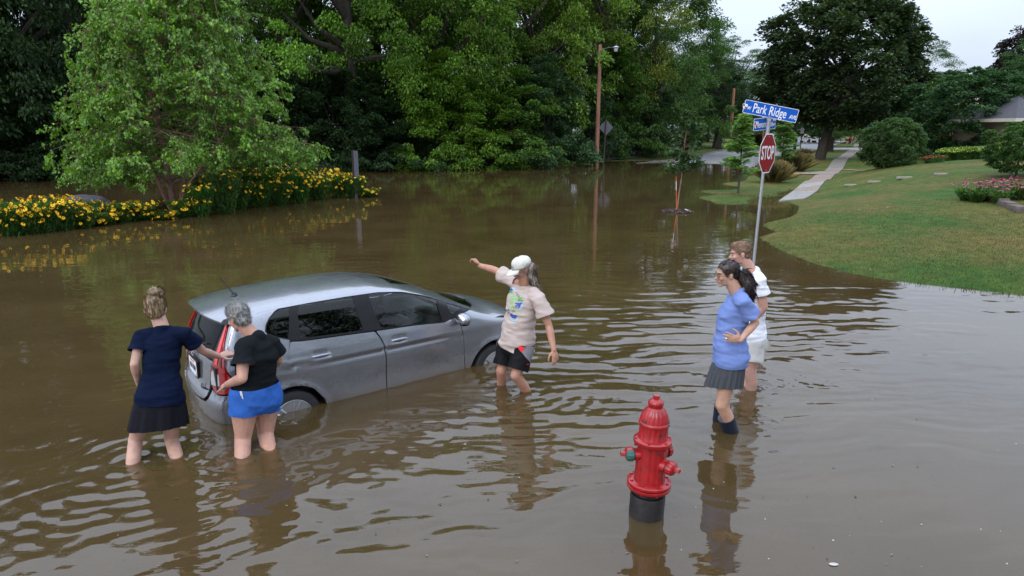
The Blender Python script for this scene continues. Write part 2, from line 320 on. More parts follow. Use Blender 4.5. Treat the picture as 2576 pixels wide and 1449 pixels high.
# irregular chop: stretched smooth noise, its crests lying across the direction of travel
def vn(x, y, seed):
    rs = np.random.RandomState(seed); g = rs.rand(128, 128)*2-1; xi = np.floor(x).astype(int); yi = np.floor(y).astype(int); u = x-xi; v = y-yi
    u = u*u*u*(u*(u*6-15)+10); v = v*v*v*(v*(v*6-15)+10); a = g[yi%128, xi%128]; b = g[yi%128, (xi+1)%128]; c = g[(yi+1)%128, xi%128]; d = g[(yi+1)%128, (xi+1)%128]
    return (a*(1-u)+b*u)*(1-v)+(c*(1-u)+d*u)*v
wxp = WX+.22*vn(WX*1.1, WY*1.1, 5)+.07*vn(WX*3, WY*3, 6); wyp = WY+.16*vn(WX*.9+9, WY*.9, 7)+.05*vn(WX*2.6, WY*2.6, 8)
def chop(ang, lx, ly, seed):
    ca, sa = math.cos(ang), math.sin(ang); p = wxp*ca+wyp*sa; q = -wxp*sa+wyp*ca; return vn(p/lx, q/ly, seed)+.45*vn(p/lx*1.9+3, q/ly*1.9, seed+1)+.2*vn(p/lx*4.1, q/ly*4.1, seed+2)
env = np.exp(-((WX-2.2)/3.6)**2-((WY-8.6)/2.6)**2)+.55*np.exp(-((WX-.2)/1.6)**2-((WY-6.3)/1.1)**2)+.45*np.exp(-((WX+.6)/2.2)**2-((WY-9.2)/1.6)**2)
envl = np.exp(-((WX+3.1)/2.3)**2-((WY-4.6)/1.5)**2)
envm = np.exp(-((WX+1.0)/1.9)**2-((WY-4.2)/1.6)**2)
calm = 1-.8*np.exp(-((WX-3.9)/2.0)**2-((WY-4.6)/2.4)**2)
Z += .0106*chop(.02, .85, .14, 21)*env*near+.0030*chop(.10, .5, .085, 25)*env*near
Z += .0022*chop(-.12, .40, .10, 31)*(env+.35*envm)*near
Z += .0036*chop(.42, .60, .15, 41)*envl*near+.0024*chop(.75, .25, .09, 45)*envl*near
Z += .0050*chop(.10, .55, .17, 51)*envm*near
Z += (.0016*chop(.05, .9, .22, 61)*calm+.0007*chop(-.2, .3, .12, 71)*calm)*near
m = bpy.data.materials.new('flood_water'); m.use_nodes = True; t = m.node_tree; t.nodes.clear()
c = N(t, 'ShaderNodeTexCoord')
q = N(t, 'ShaderNodeMapping'); q.inputs['Scale'].default_value = (.55, 2.2, 1); L(t, c.outputs['Object'], q.inputs[0])
n1 = N(t, 'ShaderNodeTexNoise', Scale=2.6, Detail=3.0, Roughness=.5, Distortion=.6); L(t, q.outputs[0], n1.inputs['Vector'])
n2 = N(t, 'ShaderNodeTexNoise', Scale=13.0, Detail=3.0, Roughness=.6); L(t, c.outputs['Object'], n2.inputs['Vector'])
n4 = N(t, 'ShaderNodeTexNoise', Scale=.35, Detail=2.0); L(t, c.outputs['Object'], n4.inputs['Vector'])
st = N(t, 'ShaderNodeMapRange'); st.inputs['From Min'].default_value = .42; st.inputs['From Max'].default_value = .62; st.inputs['To Min'].default_value = .15; st.inputs['To Max'].default_value = 1.; L(t, n4.outputs[0], st.inputs['Value'])
s1 = N(t, 'ShaderNodeMath', operation='MULTIPLY'); s1.inputs[1].default_value = .16; L(t, st.outputs[0], s1.inputs[0])
b1 = N(t, 'ShaderNodeBump'); b1.inputs['Distance'].default_value = .02; L(t, s1.outputs[0], b1.inputs['Strength']); L(t, n1.outputs[0], b1.inputs['Height'])
b2 = N(t, 'ShaderNodeBump', Strength=.05); b2.inputs['Distance'].default_value = .006; L(t, n2.outputs[0], b2.inputs['Height']); L(t, b1.outputs[0], b2.inputs['Normal'])
n5 = N(t, 'ShaderNodeTexNoise', Scale=.5, Detail=4.0, Roughness=.6); L(t, c.outputs['Object'], n5.inputs['Vector'])
df = N(t, 'ShaderNodeBsdfDiffuse'); L(t, ramp2(t, n5.outputs[0], (.086,.056,.022), (.122,.081,.033), .35, .68), df.inputs[0])
tr = N(t, 'ShaderNodeBsdfTransparent'); tr.inputs[0].default_value = (1,.86,.66,1)
m1 = N(t, 'ShaderNodeMixShader'); m1.inputs[0].default_value = .42; L(t, df.outputs[0], m1.inputs[1]); L(t, tr.outputs[0], m1.inputs[2])
gl = N(t, 'ShaderNodeBsdfGlossy', Roughness=.015); gl.inputs[0].default_value = (1,1,1,1); L(t, b2.outputs[0], gl.inputs['Normal'])
fr = N(t, 'ShaderNodeFresnel', IOR=1.52); L(t, b2.outputs[0], fr.inputs['Normal'])
m2 = N(t, 'ShaderNodeMixShader'); L(t, fr.outputs[0], m2.inputs[0]); L(t, m1.outputs[0], m2.inputs[1]); L(t, gl.outputs[0], m2.inputs[2])
va = N(t, 'ShaderNodeVolumeAbsorption', Density=9.0); va.inputs[0].default_value = (.45,.32,.16,1)
om = N(t, 'ShaderNodeOutputMaterial'); L(t, m2.outputs[0], om.inputs[0]); L(t, va.outputs[0], om.inputs['Volume'])
M_water = m
# the sheet's underside side walls make it a body of water
nx, ny = len(wx), len(wy)
V = np.stack([WX.ravel(), WY.ravel(), Z.ravel()], 1); F = gridfaces(nx, ny)
link('water', newmesh('water', V, F, [M_water]), kind='structure')

# ------------------------------------------------------------ roads, pavements
def strip(L_, R_, off, nu, nv):             # ruled sheet between two polylines, draped on the ground grid
    def rs(P, n):
        P = np.array(P, float); d = np.r_[0, np.cumsum(np.hypot(*np.diff(P[:, :2], axis=0).T))]; s = np.linspace(0, d[-1], n)
        return np.stack([np.interp(s, d, P[:, 0]), np.interp(s, d, P[:, 1])], 1)
    A = rs(L_, nv); B = rs(R_, nv); u = np.linspace(0, 1, nu)[None, :, None]
    P = A[:, None]*(1-u)+B[:, None]*u; X = P[..., 0]; Y = P[..., 1]
    return np.stack([X.ravel(), Y.ravel(), T(X, Y).ravel()+off], 1), gridfaces(nu, nv)
M_asph = mat('asphalt', (.19,.19,.20), .6, var=.25, vscale=1.2, bump=.2, bscale=60)
M_path = mat('path_asphalt', (.12,.105,.095), .85, var=.2, vscale=2)
RL = [G(1480,424,-.05), G(1600,411,0), G(1690,405,0), G(1740,396,.12), G(1830,378,.16), G(1900,367,.2), G(1960,359,.18), G(2020,353,.15)]
RR = [G(1700,470,-.1), G(1830,438,-.05), G(1912,415,.02), G(1950,402,.05), G(2010,389,.1), G(2060,377,.12), G(2100,366,.15), G(2130,358,.15)]
V, F = strip(RL, RR, .03, 14, 60)
road = link('road', newmesh('road', V, F, [M_asph]), kind='structure')
def lerp(a, b, t): return a+(b-a)*t
def mid(i, t): return lerp(np.array(RL[i][:2]), np.array(RR[i][:2]), t)
for tt in (.47, .50):
    V, F = strip([mid(i, tt) for i in range(8)], [mid(i, tt+.008) for i in range(8)], .037, 2, 60)
    link('centre_line', newmesh('centre_line', V, F, [M_yellow]), road)
def curb(P, name, w=.16, h=.13, side=1):
    P = np.array([p[:2] for p in P]); V = []; F = []
    d = np.r_[0, np.cumsum(np.hypot(*np.diff(P, axis=0).T))]; n = int(d[-1]/1.2); s = np.linspace(0, d[-1], n)
    Q = np.stack([np.interp(s, d, P[:,0]), np.interp(s, d, P[:,1])], 1)
    for i, q in enumerate(Q):
        t_ = Q[min(i+1, n-1)]-Q[max(i-1, 0)]; t_ /= np.hypot(*t_); nn = np.array([-t_[1], t_[0]])*side*w
        z = T(q[0], q[1]); V += [(q[0], q[1], z-.1), (q[0], q[1], z+h), (q[0]+nn[0], q[1]+nn[1], z+h), (q[0]+nn[0], q[1]+nn[1], z-.1)]
    for i in range(n-1):
        for k in range(3): F.append((i*4+k, i*4+k+1, i*4+5+k, i*4+4+k))
    link(name, newmesh(name, V, F, [M_conc], False), road)
curb(RL[1:], 'kerb', side=1); curb(RR[2:], 'kerb', side=-1)
V, F = strip([G(1470,408,0), G(1560,400,.06), G(1640,391,.2), G(1700,383,.3), G(1760,374,.4)], [G(1470,400,0), G(1560,388,.12), G(1640,377,.35), G(1690,371,.4), G(1740,366,.45)], .03, 5, 40)
link('path', newmesh('path', V, F, [M_path]), kind='structure')
# the concrete pavement: slab by slab up to where slabs run together
sw = thing('sidewalk', 'x', 'x'); del sw['label'], sw['category']; sw['kind'] = 'structure'
SWL = [G(1958,515,-.12), G(1984,492,-.05), G(2003,476,0), G(2050,446,.05), G(2076,430,.08), G(2100,405,.1), G(2130,382,.12), G(2146,372,.12), G(2150,364,.13), G(2138,358.5,.14)]
SWR = [G(2022,512,-.12), G(2050,488,-.04), G(2066,474,0), G(2099,448,.05), G(2117,430,.08), G(2136,405,.1), G(2160,382,.12), G(2170,374,.12), G(2161,364,.13), G(2147,358.5,.14)]
def resample(P, n):
    P = np.array([p[:2] for p in P]); i = np.linspace(0, len(P)-1, n); k = np.arange(len(P)); return np.stack([np.interp(i, k, P[:,0]), np.interp(i, k, P[:,1])], 1)
# even 1.5 m slabs measured along the pavement
def bylen(A, B, st):
    A = resample(A, 200); B = resample(B, 200); Mi = (A+B)/2; d = np.r_[0, np.cumsum(np.hypot(*np.diff(Mi, axis=0).T))]
    s = np.arange(0, d[-1], st); f = lambda P: np.stack([np.interp(s, d, P[:,0]), np.interp(s, d, P[:,1])], 1); return f(A), f(B)
A, B = bylen(SWL, SWR, 1.55)
rs = np.random.RandomState(3)
for i in range(len(A)-1):
    g = .012; a0 = lerp(A[i], A[i+1], g); a1 = lerp(A[i], A[i+1], 1-g); b0 = lerp(B[i], B[i+1], g); b1 = lerp(B[i], B[i+1], 1-g)
    # across-slab subdivision so the slab follows the ground
    n = 4; V = []; F = []
    for j in range(n+1):
        for P0, P1 in ((a0, b0), (a1, b1)):
            q = lerp(P0, P1, j/n); z = float(T(q[0], q[1]))+.045+.006*rs.randn()*0
            V += [(q[0], q[1], z), (q[0], q[1], z-.12)]
    for j in range(n):
        k = 4*j; F += [(k, k+4, k+6, k+2), (k, k+1, k+5, k+4), (k+2, k+6, k+7, k+3)]
    F += [(0, 2, 3, 1), (4*n, 4*n+1, 4*n+3, 4*n+2)]
    mm_ = [M_conc, M_conc2, M_conc3, M_conc][[1,1,1,2,1,2,2,2,2,0,0][i] if i < 11 else (1 if rs.rand() < .12 else (2 if rs.rand() < .35 else 0))]
    so_ = link('slab', newmesh('slab', V, F, [mm_], False), sw)
# side walk to the kerb, driveway edge line across the lawn and the apron behind it
V, F = strip([G(1990,437,.08), G(2074,437,.08)], [G(1990,432,.08), G(2080,432,.08)], .04, 3, 12)
link('footway', newmesh('footway', V, F, [M_conc3]), kind='structure')
V, F = strip([G(2115,428.5,.1), G(2200,428.5,.45), G(2260,427,.6)], [G(2117,426.5,.1), G(2200,427,.45), G(2262,425.5,.6)], .04, 2, 24)
link('footway', newmesh('footway', V, F, [M_conc3]), kind='structure')
V, F = strip([G(2030,378,.14), G(2090,377,.13), G(2148,377,.12), G(2190,378,.16)], [G(2040,372.5,.14), G(2090,372.5,.13), G(2150,372.5,.12), G(2185,375,.16)], .05, 3, 30)
link('driveway_apron', newmesh('driveway_apron', V, F, [M_conc2]), kind='structure')

# ------------------------------------------------------------ fire hydrants
M_hyd = mat('hydrant_paint', (.31,.005,.007), .32, var=.30, vscale=14, bump=.16, bscale=45, coat=.3)
t = M_hyd.node_tree; p = [n for n in t.nodes if n.type == 'BSDF_PRINCIPLED'][0]; src = p.inputs['Base Color'].links[0].from_socket
c = N(t, 'ShaderNodeTexCoord'); n = N(t, 'ShaderNodeTexNoise', Scale=11.0, Detail=8.0, Roughness=.72); L(t, c.outputs['Object'], n.inputs['Vector'])
x = N(t, 'ShaderNodeMixRGB'); L(t, ramp2(t, n.outputs[0], (0,0,0), (1,1,1), .60, .63), x.inputs[0]); L(t, src, x.inputs[1]); x.inputs[2].default_value = (.035,.02,.02,1); L(t, x.outputs[0], p.inputs['Base Color'])
M_green = mat('old_green_paint', (.02,.10,.075), .5, var=.3, vscale=30)
M_pipe = mat('cast_black', (.014,.012,.012), .42, var=.4, vscale=16, bump=.5, bscale=22)
t = M_pipe.node_tree; p = [n for n in t.nodes if n.type == 'BSDF_PRINCIPLED'][0]; src = p.inputs['Base Color'].links[0].from_socket
c = N(t, 'ShaderNodeTexCoord'); q = N(t, 'ShaderNodeMapping'); q.inputs['Scale'].default_value = (1,1,6); L(t, c.outputs['Object'], q.inputs[0]); n = N(t, 'ShaderNodeTexNoise', Scale=14.0, Detail=6.0, Roughness=.7); L(t, q.outputs[0], n.inputs['Vector'])
x = N(t, 'ShaderNodeMixRGB'); L(t, ramp2(t, n.outputs[0], (0,0,0), (1,1,1), .66, .70), x.inputs[0]); L(t, src, x.inputs[1]); x.inputs[2].default_value = (.22,.15,.09,1); L(t, x.outputs[0], p.inputs['Base Color'])
def hexprism(r, h, n=6): return [(r*math.cos(2*PI*k/n), r*math.sin(2*PI*k/n)) for k in range(n)]
def build_hydrant(root, det=True):
    ns = 56 if det else 16
    H = .72     # red part height; local z=0 is the flange underside
    flb = lambda th, z: 1+.016*math.cos(16*th)*(1 if .05 < z < .33 else 0)
    m = MB(); m.lathe([(.098,.045),(.096,.075),(.093,.12),(.089,.30),(.088,.352)], ns*2 if det else ns, flute=flb)
    m.link('barrel', [M_hyd], root)
    m = MB(); m.lathe([(.132,-.0),(.136,.006),(.136,.022),(.130,.027)], ns); m.lathe([(.130,.031),(.136,.036),(.136,.052),(.128,.060),(.103,.066)], ns); m.lathe([(.118,.02),(.118,.04)], 24)
    m.link('base_flange', [M_hyd], root)
    m = MB(); m.lathe([(.090,.345),(.113,.352),(.117,.358),(.117,.382),(.110,.390),(.090,.396)], ns); m.link('upper_flange', [M_hyd], root)
    if det:
        for k in range(8):
            a = 2*PI*(k+.3)/8
            b = MB(); b.prism(hexprism(.010, 0), -.012, .062+.010, M=Matrix.Translation((.118*math.cos(a), .118*math.sin(a), 0))); b.link('bolt', [M_hyd], root, smooth=False)
        for k in range(6):
            a = 2*PI*(k+.1)/6
            b = MB(); b.prism(hexprism(.009, 0), .335, .398, M=Matrix.Translation((.106*math.cos(a), .106*math.sin(a), 0))); b.link('bolt', [M_hyd], root, smooth=False)
    fl2 = lambda th, z: 1+.028*math.cos(18*th)*(1 if .41 < z < .50 else 0)
    m = MB(); m.lathe([(.094,.385),(.092,.40),(.086,.415),(.086,.49),(.088,.505)], ns*2 if det else ns, flute=fl2); m.link('bonnet_wall', [M_hyd], root)
    m = MB(); m.lathe([(.088,.498),(.0945,.504),(.0945,.518),(.090,.524),(.086,.526)], ns); m.link('bonnet_ring', [M_hyd], root)
    fl3 = lambda th, z: 1-.055*max(0, math.cos(18*th))*(1 if .53 < z < .615 else 0)
    m = MB(); m.lathe([(.089,.520),(.087,.545),(.080,.575),(.068,.603),(.054,.622),(.047,.632)], ns*2 if det else ns, flute=fl3); m.link('bonnet_dome', [M_hyd], root)
    m = MB(); m.lathe([(.045,.625),(.045,.648),(.0475,.652),(.0475,.668),(.038,.684),(.022,.692),(.018,.694)], ns); m.link('weather_cap', [M_hyd], root)
    b = MB(); b.prism(hexprism(.022, 0, 5), .690, .722); b.link('operating_nut', [M_hyd], root, smooth=False, bevel=.002 if det else 0)
    # nozzles: pumper nozzle behind right, two hose nozzles
    def nozzle(az, r, l, z, cr, nutlen, gmark):
        R = Matrix.Rotation(az, 4, 'Z') @ Matrix.Rotation(PI/2, 4, 'Y')     # local z -> outwards
        Tm = Matrix.Translation((0,0,z)) @ R; R3 = Tm.to_3x3()
        m = MB(); m.lathe([(r*1.05,.06),(r,.085),(r*.97,l-.008)], 32 if det else 12, c=(0,0,z), R=R3); nz_ = m.link('nozzle', [M_hyd], root)
        m = MB(); m.lathe([(r*.9,l-.012),(r*.9,l+.004)], 24, c=(0,0,z), R=R3); m.link('gasket', [M_black], nz_)
        kn = lambda th, z_: 1+.03*(1 if math.cos(14*th) > 0 else -1)*(1 if l+.006 < z_ < l+.04 else 0)
        m = MB(); m.lathe([(cr*.97,l),(cr,l+.008),(cr*.97,l+.034),(cr*.8,l+.043),(cr*.4,l+.047),(.018,l+.048)], 56 if det else 14, c=(0,0,z), R=R3, flute=kn); cap = m.link('nozzle_cap', [M_green if gmark else M_hyd, M_hyd], root)
        if gmark:
            for pgn in cap.data.polygons:
                cz = (Matrix(R3).inverted() @ (pgn.center-Vector((0,0,z))))
                pgn.material_index = 0 if (cz.z > l+.004 and cz.z < l+.046 and cz.y > cr*.45) else 1
        b = MB(); b.prism(hexprism(.019, 0, 5), l+.045, l+.045+nutlen, M=Tm); b.link('cap_nut', [M_hyd], cap, smooth=False, bevel=.002 if det else 0)
    nozzle(math.radians(-41), .047, .120, .208, .050, .032, False)
    nozzle(math.radians(41), .058, .108, .262, .064, .02, False)
    nozzle(math.radians(184), .045, .118, .262, .050, .030, True)
hb = G(1631,1312)
hyd = thing('fire_hydrant', 'large bright red fire hydrant on a black pipe collar in the foreground water', 'fire hydrant', (hb[0], hb[1]+.06, 0))
# black collar section under the flange
tiltM = Matrix.Rotation(math.radians(2.2), 4, 'Y') @ Matrix.Rotation(math.radians(-1.0), 4, 'X')
hin = bpy.data.objects.new('tmp', None); COL.objects.link(hin)
build_hydrant(hyd)
m = MB(); m.lathe([(.108,-.5),(.109,-.060),(.106,-.052),(.098,-.050),(.096,-.056)], 48); m.link('collar_pipe', [M_pipe], hyd)
m = MB(); m.lathe([(.094,-.08),(.094,-.004)], 40); m.link('collar_neck', [M_blkpl], hyd)
bpy.data.objects.remove(hin)
hyd.rotation_euler = tiltM.to_euler(); hyd.location = (hb[0]+.012, hb[1]+.105, .213); hyd.scale = (1.14,1.14,.96)
fp = G(2218,375,.22)
fh = thing('fire_hydrant', 'tiny red fire hydrant on the far grass beside the distant blue street sign', 'fire hydrant', (fp[0], fp[1], float(T(fp[0], fp[1]))+.03)); build_hydrant(fh, False)
fh.scale = (1.15,1.15,1.05)

# ------------------------------------------------------------ lettering
def text_mesh(s, size, M, extrude=.0015, sx=1., bold=.0):
    cu = bpy.data.curves.new('t', 'FONT'); cu.body = s; cu.size = size; cu.extrude = extrude; cu.align_x = 'CENTER'; cu.align_y = 'CENTER'; cu.offset = bold; cu.resolution_u = 3
    ob = bpy.data.objects.new('t', cu); COL.objects.link(ob)
    dg = bpy.context.evaluated_depsgraph_get(); me = bpy.data.meshes.new_from_object(ob.evaluated_get(dg))
    bpy.data.objects.remove(ob); bpy.data.curves.remove(cu)
    me.transform(M @ Matrix.Diagonal((sx, 1, 1, 1))); return me
def text(name, s, size, M, m, parent, sx=1., bold=0., ex=.0015):
    me = text_mesh(s, size, M, ex, sx, bold); me.materials.clear(); me.materials.append(m); me.name = name
    return link(name, me, parent)
def frame(o, xdir, up):                     # matrix: x along xdir, y along up, z = normal
    x = Vector(xdir).normalized(); u = Vector(up); z = x.cross(u).normalized(); y = z.cross(x)
    return Matrix(((x.x,y.x,z.x,o[0]),(x.y,y.y,z.y,o[1]),(x.z,y.z,z.z,o[2]),(0,0,0,1)))
def rrect(w, h, r, n=4):
    P = []
    for cx, cy, a0 in ((w/2-r, h/2-r, 0), (-w/2+r, h/2-r, 90), (-w/2+r, -h/2+r, 180), (w/2-r, -h/2+r, 270)):
        for k in range(n+1): a = math.radians(a0+90*k/n); P.append((cx+r*math.cos(a), cy+r*math.sin(a)))
    return P
# ------------------------------------------------------------ the stop sign post
SB = G(1894, 678)
lean = Vector((.022, .0, 1)).normalized()
def onpost(z): return Vector((SB[0], SB[1], 0))+lean*z
st = thing('stop_sign', 'red stop sign under two blue street name signs on one leaning steel post', 'stop sign', (SB[0], SB[1], 0))
def loc(P): return Vector(P)-Vector((SB[0], SB[1], 0))
m = MB(); m.tube([loc(onpost(z)) for z in (-.5, 1.4, 2.78)], [.029,.029,.029], 16); m.link('post', [M_galv], st)
m = MB(); m.tube([loc(onpost(z)) for z in (2.62, 2.80)], .035, 14); m.tube([loc(onpost(z)) for z in (2.80, 2.83)], .041, 14); m.link('post_cap', [M_galv], st)
# facing right and a little towards the camera: S end near
a = math.radians(48); sx = Vector((math.cos(a), math.sin(a), .0))
M0 = frame(loc(onpost(2.25))+Vector((.035,-.02,0)), sx, lean)
R8 = .40; octo = [(R8*math.cos(math.radians(22.5+45*k)), R8*math.sin(math.radians(22.5+45*k))) for k in range(8)]
m = MB(); m.prism(octo, 0, .003, M=M0); pl = m.link('sign_plate', [M_white], st, smooth=False)
m = MB(); m.prism([(x*.94, y*.94) for x, y in octo], .0032, .0042, M=M0); m.link('red_face', [M_red], pl, smooth=False)
text('stop_lettering', 'STOP', .355, M0 @ Matrix.Translation((0,0,.006)), M_white, pl, sx=.70, bold=.006)
for zz in (.31, -.31):
    m = MB(); m.box((0,0,0), (.03,.012,.006)); m2_ = m.link('bolt', [M_galv], pl, smooth=False); m2_.data.transform(M0 @ Matrix.Translation((0,zz,.006)))
def crest(M0, parent, s):
    sh = [(-.5,.5),(.5,.5),(.5,0),(.3,-.42),(0,-.62),(-.3,-.42),(-.5,0)]
    m = MB(); m.prism([(x*s, y*s) for x, y in sh], .004, .0052, M=M0); k = m.link('crest', [M_white], parent, smooth=False)
    m = MB(); m.prism([(x*s, y*s) for x, y in [(-.45,.38),(-.05,.38),(-.05,-.02),(-.42,-.02)]], .0055, .0062, M=M0); m.prism([(x*s, y*s) for x, y in [(.04,-.06),(.44,-.06),(.28,-.36),(.04,-.5)]], .0055, .0062, M=M0); kq = m.link('red_quarters', [M_red], k, smooth=False); kq['kind'] = 'stuff'
    
def blade(parent, centre, xdir, up, w, h, items):
    M1 = frame(centre, xdir, up)
    m = MB(); m.prism(rrect(w, h, .02), -.002, .002, M=M1); bl = m.link('street_name_sign', [M_white], parent, smooth=False)
    m = MB(); m.prism(rrect(w-.018, h-.018, .015), .0022, .0030, M=M1); m.link('blue_face', [M_blue], bl, smooth=False)
    m = MB(); m.prism(rrect(w-.018, h-.018, .015), -.0030, -.0022, M=M1); m.link('blue_face', [M_blue], bl, smooth=False)
    for s, size, x, y, sxx in items:
        if s == 'crest': crest(M1 @ Matrix.Translation((x,y,0)), bl, size)
        else: text('lettering', s, size, M1 @ Matrix.Translation((x, y, .0045)), M_white, bl, sx=sxx, bold=.0022, ex=.001)
    return bl
# centre and long axis of each blade from the sight lines, both ends at nearly the same distance
yy = SB[1]
cA = Vector(D(1871.5,266.5,yy+.10)); cB = Vector(D(2006,293,yy-.06)); cC = (cA+cB)/2
blade(st, loc(cC), cB-cA, (.20,0,1), (cB-cA).length, .245,
      [('crest',.085,-.478,0,1),('W',.085,-.395,-.02,.8),('Park',.235,-.20,-.005,.60),('Ridge',.235,.135,-.005,.62),('AVE',.10,.42,-.035,.72)])
dA = Vector(D(1896,314.5,yy-.22)); dB = Vector(D(1951,308.5,yy+.40)); dC = (dA+dB)/2
wd = (dB-dA).length
blade(st, loc(dC), dB-dA, (.04,0,1), wd, .225, [('crest',.12,-wd/2+.075,0,1),('Menomonee',.17,-.02,-.01,.80),('RIVER',.058,wd/2-.075,.055,.75),('PKWY',.058,wd/2-.075,-.035,.75)])
m = MB(); m.box(loc(onpost(2.86)), (.07,.07,.07)); m.box(loc((cC+dC)/2+Vector((0,.01,.0))), (.20,.035,.03)); m.box(loc((cC+dC)/2), (.035,.2,.03)); m.link('bracket', [M_galv], st, bevel=.004)

# ------------------------------------------------------------ poles and other signs
def pole(base, top, r0, r1, label, name='utility_pole', mt=None, cat='pole', group=None):
    b = Vector(base); t_ = Vector(top)-b; o = thing(name, label, cat, base, group)
    m = MB(); pts = [Vector((0,0,-.6)), t_*.3, t_*.65+Vector((.006,0,0)), t_]; m.tube(pts, [r0, r0*.95+r1*.05, (r0+r1)/2, r1], 14); m.link('shaft', [mt or M_pole], o); return o
pb = G(1500.5,416); ptop = D(1510,112,pb[1])
o = pole(pb, ptop, .155, .115, 'tall brown wooden lamp pole at the far edge of the flood, lamp near its top', 'lamp_pole', cat='lamp pole')
tp_ = Vector(ptop)-Vector(pb)
m = MB(); m.tube([tp_+Vector((.08,0,-.35)), tp_+Vector((.6,0,-.22)), tp_+Vector((1.05,0,-.18))], .025, 8); m.link('lamp_arm', [M_grey], o)
m = MB(); m.lathe([(.04,.16),(.13,.12),(.24,.04),(.22,.01),(.04,.0)], 20, c=tp_+Vector((1.16,0,-.24))); lh = m.link('lamp_hood', [mat('lamp_grey', (.40,.41,.42), .4, var=.05)], o)
m = MB(); m.lathe([(.16,.0),(.15,-.12),(.12,-.24),(.06,-.28)], 20, c=tp_+Vector((1.16,0,-.24))); m.link('lamp_globe', [mat('lamp_glass', (.42,.44,.46), .2, var=.05)], lh)
m = MB(); m.box(tp_+Vector((.10,-.12,-1.2)), (.05,.05,.25)); m.link('junction_box', [M_white], o, smooth=False)
b2 = D(1834,383,78.); b2[2] = float(T(b2[0], b2[1])); pole(b2, D(1847,222,78.), .17, .13, 'slim orange-brown wooden pole beyond the road, left of the stop sign', mt=mat('pole_wood_orange', (.34,.14,.07), .85, var=.4, vscale=3, stretch=(1,1,.1)), cat='pole')
for px, r0, r1, y in ((1919,380,300,62),(1927,372,290,84)):
    q = D(px, r0, y); q[2] = float(T(q[0], q[1])); pole(q, D(px+3, r1, y), .09, .07, 'distant short orange-brown pole seen beside the stop sign post' if px == 1919 else 'thin distant brown pole just right of the stop sign top', cat='pole')
# diamond sign seen from behind
q = G(1517,413.5); o = thing('warning_sign', 'grey back of a diamond-shaped road sign right of the lamp pole', 'road sign', q)
top = Vector(D(1525,302,q[1]))-Vector(q)
m = MB(); m.tube([(0,0,-.5), top], [.06,.055], 8); m.link('post', [M_postw], o)
m = MB(); Mx = frame(Vector(D(1525,321,q[1]))-Vector(q)+Vector((0,.07,0)), (1,.25,0), (.05,0,1)); h_ = .60; m.prism([(0,h_),(-h_,0),(0,-h_),(h_,0)], -.003, .003, M=Mx); m.link('sign_plate', [M_grey], o, smooth=False)
# left post with narrow sign edge-on
q = G(895,498); o = thing('sign_post', 'square dark post with narrow grey sign plate at the end of the yellow flowers', 'sign post', q)
tq = Vector(D(889,378,q[1]))-Vector(q)
m = MB(); m.tube([(0,0,-.5), tq], .085, 4); m.link('post', [M_postw], o, smooth=False)
m = MB(); Mx = frame(tq*.72+Vector((.10,-.08,0)), (.62,.78,0), (0,0,1)); m.prism(rrect(.22,1.02,.04), -.003, .003, M=Mx); m.link('sign_plate', [M_grey], o, smooth=False)
# far street sign
q = G(2181,376,.2); q[2] = float(T(q[0], q[1])); o = thing('street_sign', 'distant small blue street name sign on a pale post beyond the pavement', 'street sign', q)
tq = Vector(D(2190,314,q[1]))-Vector(q)
m = MB(); m.tube([(0,0,-.3), tq], .05, 8); m.link('post', [M_galv], o)
m = MB(); m.box(tq+Vector((-.1,-.07,0)), (1.08,.02,.26)); m.link('sign_blade', [mat('faded_blue', (.05,.19,.42), .5, var=.05)], o, smooth=False)
m = MB(); m.box(tq+Vector((0,-.02,-.08)), (.1,.1,.12)); m.link('bracket', [M_galv], o, smooth=False)
# pole sign by the dark trunk
q = G(2011,392,.12); q[2] = float(T(q[0], q[1])); o = thing('road_sign', 'thin brown sign post with a small pale plate, left of the big dark trunk', 'road sign', q)
tq = Vector(D(2019,322,q[1]))-Vector(q); m = MB(); m.tube([(0,0,-.3), tq], .05, 6); m.link('post', [M_postw], o)
m = MB(); m.box(tq+Vector((-.02,-.07,-.25)), (.34,.015,.55)); m.link('sign_plate', [mat('faded_sign', (.4,.36,.36), .6)], o, smooth=False)
# marker stake beside the young tree
q = G(1712,532); q2 = Vector(D(1702,474,22.55)); o = thing('marker_stake', 'thin orange and white reflective marker stake leaning beside the young tree on the mulch island', 'marker stake', (q2.x+.02, 22.5, 0))
e = Vector(D(1701,444,22.5))-o.location
m = MB(); m.tube([(0.03,0,-.2), e*.62], .010, 8); m.link('lower_rod', [mat('stake_orange', (.75,.10,.015), .4, var=.05)], o)
m = MB(); m.tube([e*.62, e*.86], .0105, 8); m.link('white_band', [M_white], o)
m = MB(); m.tube([e*.86, e], .0105, 8); m.link('tip', [MATS['stake_orange']], o)
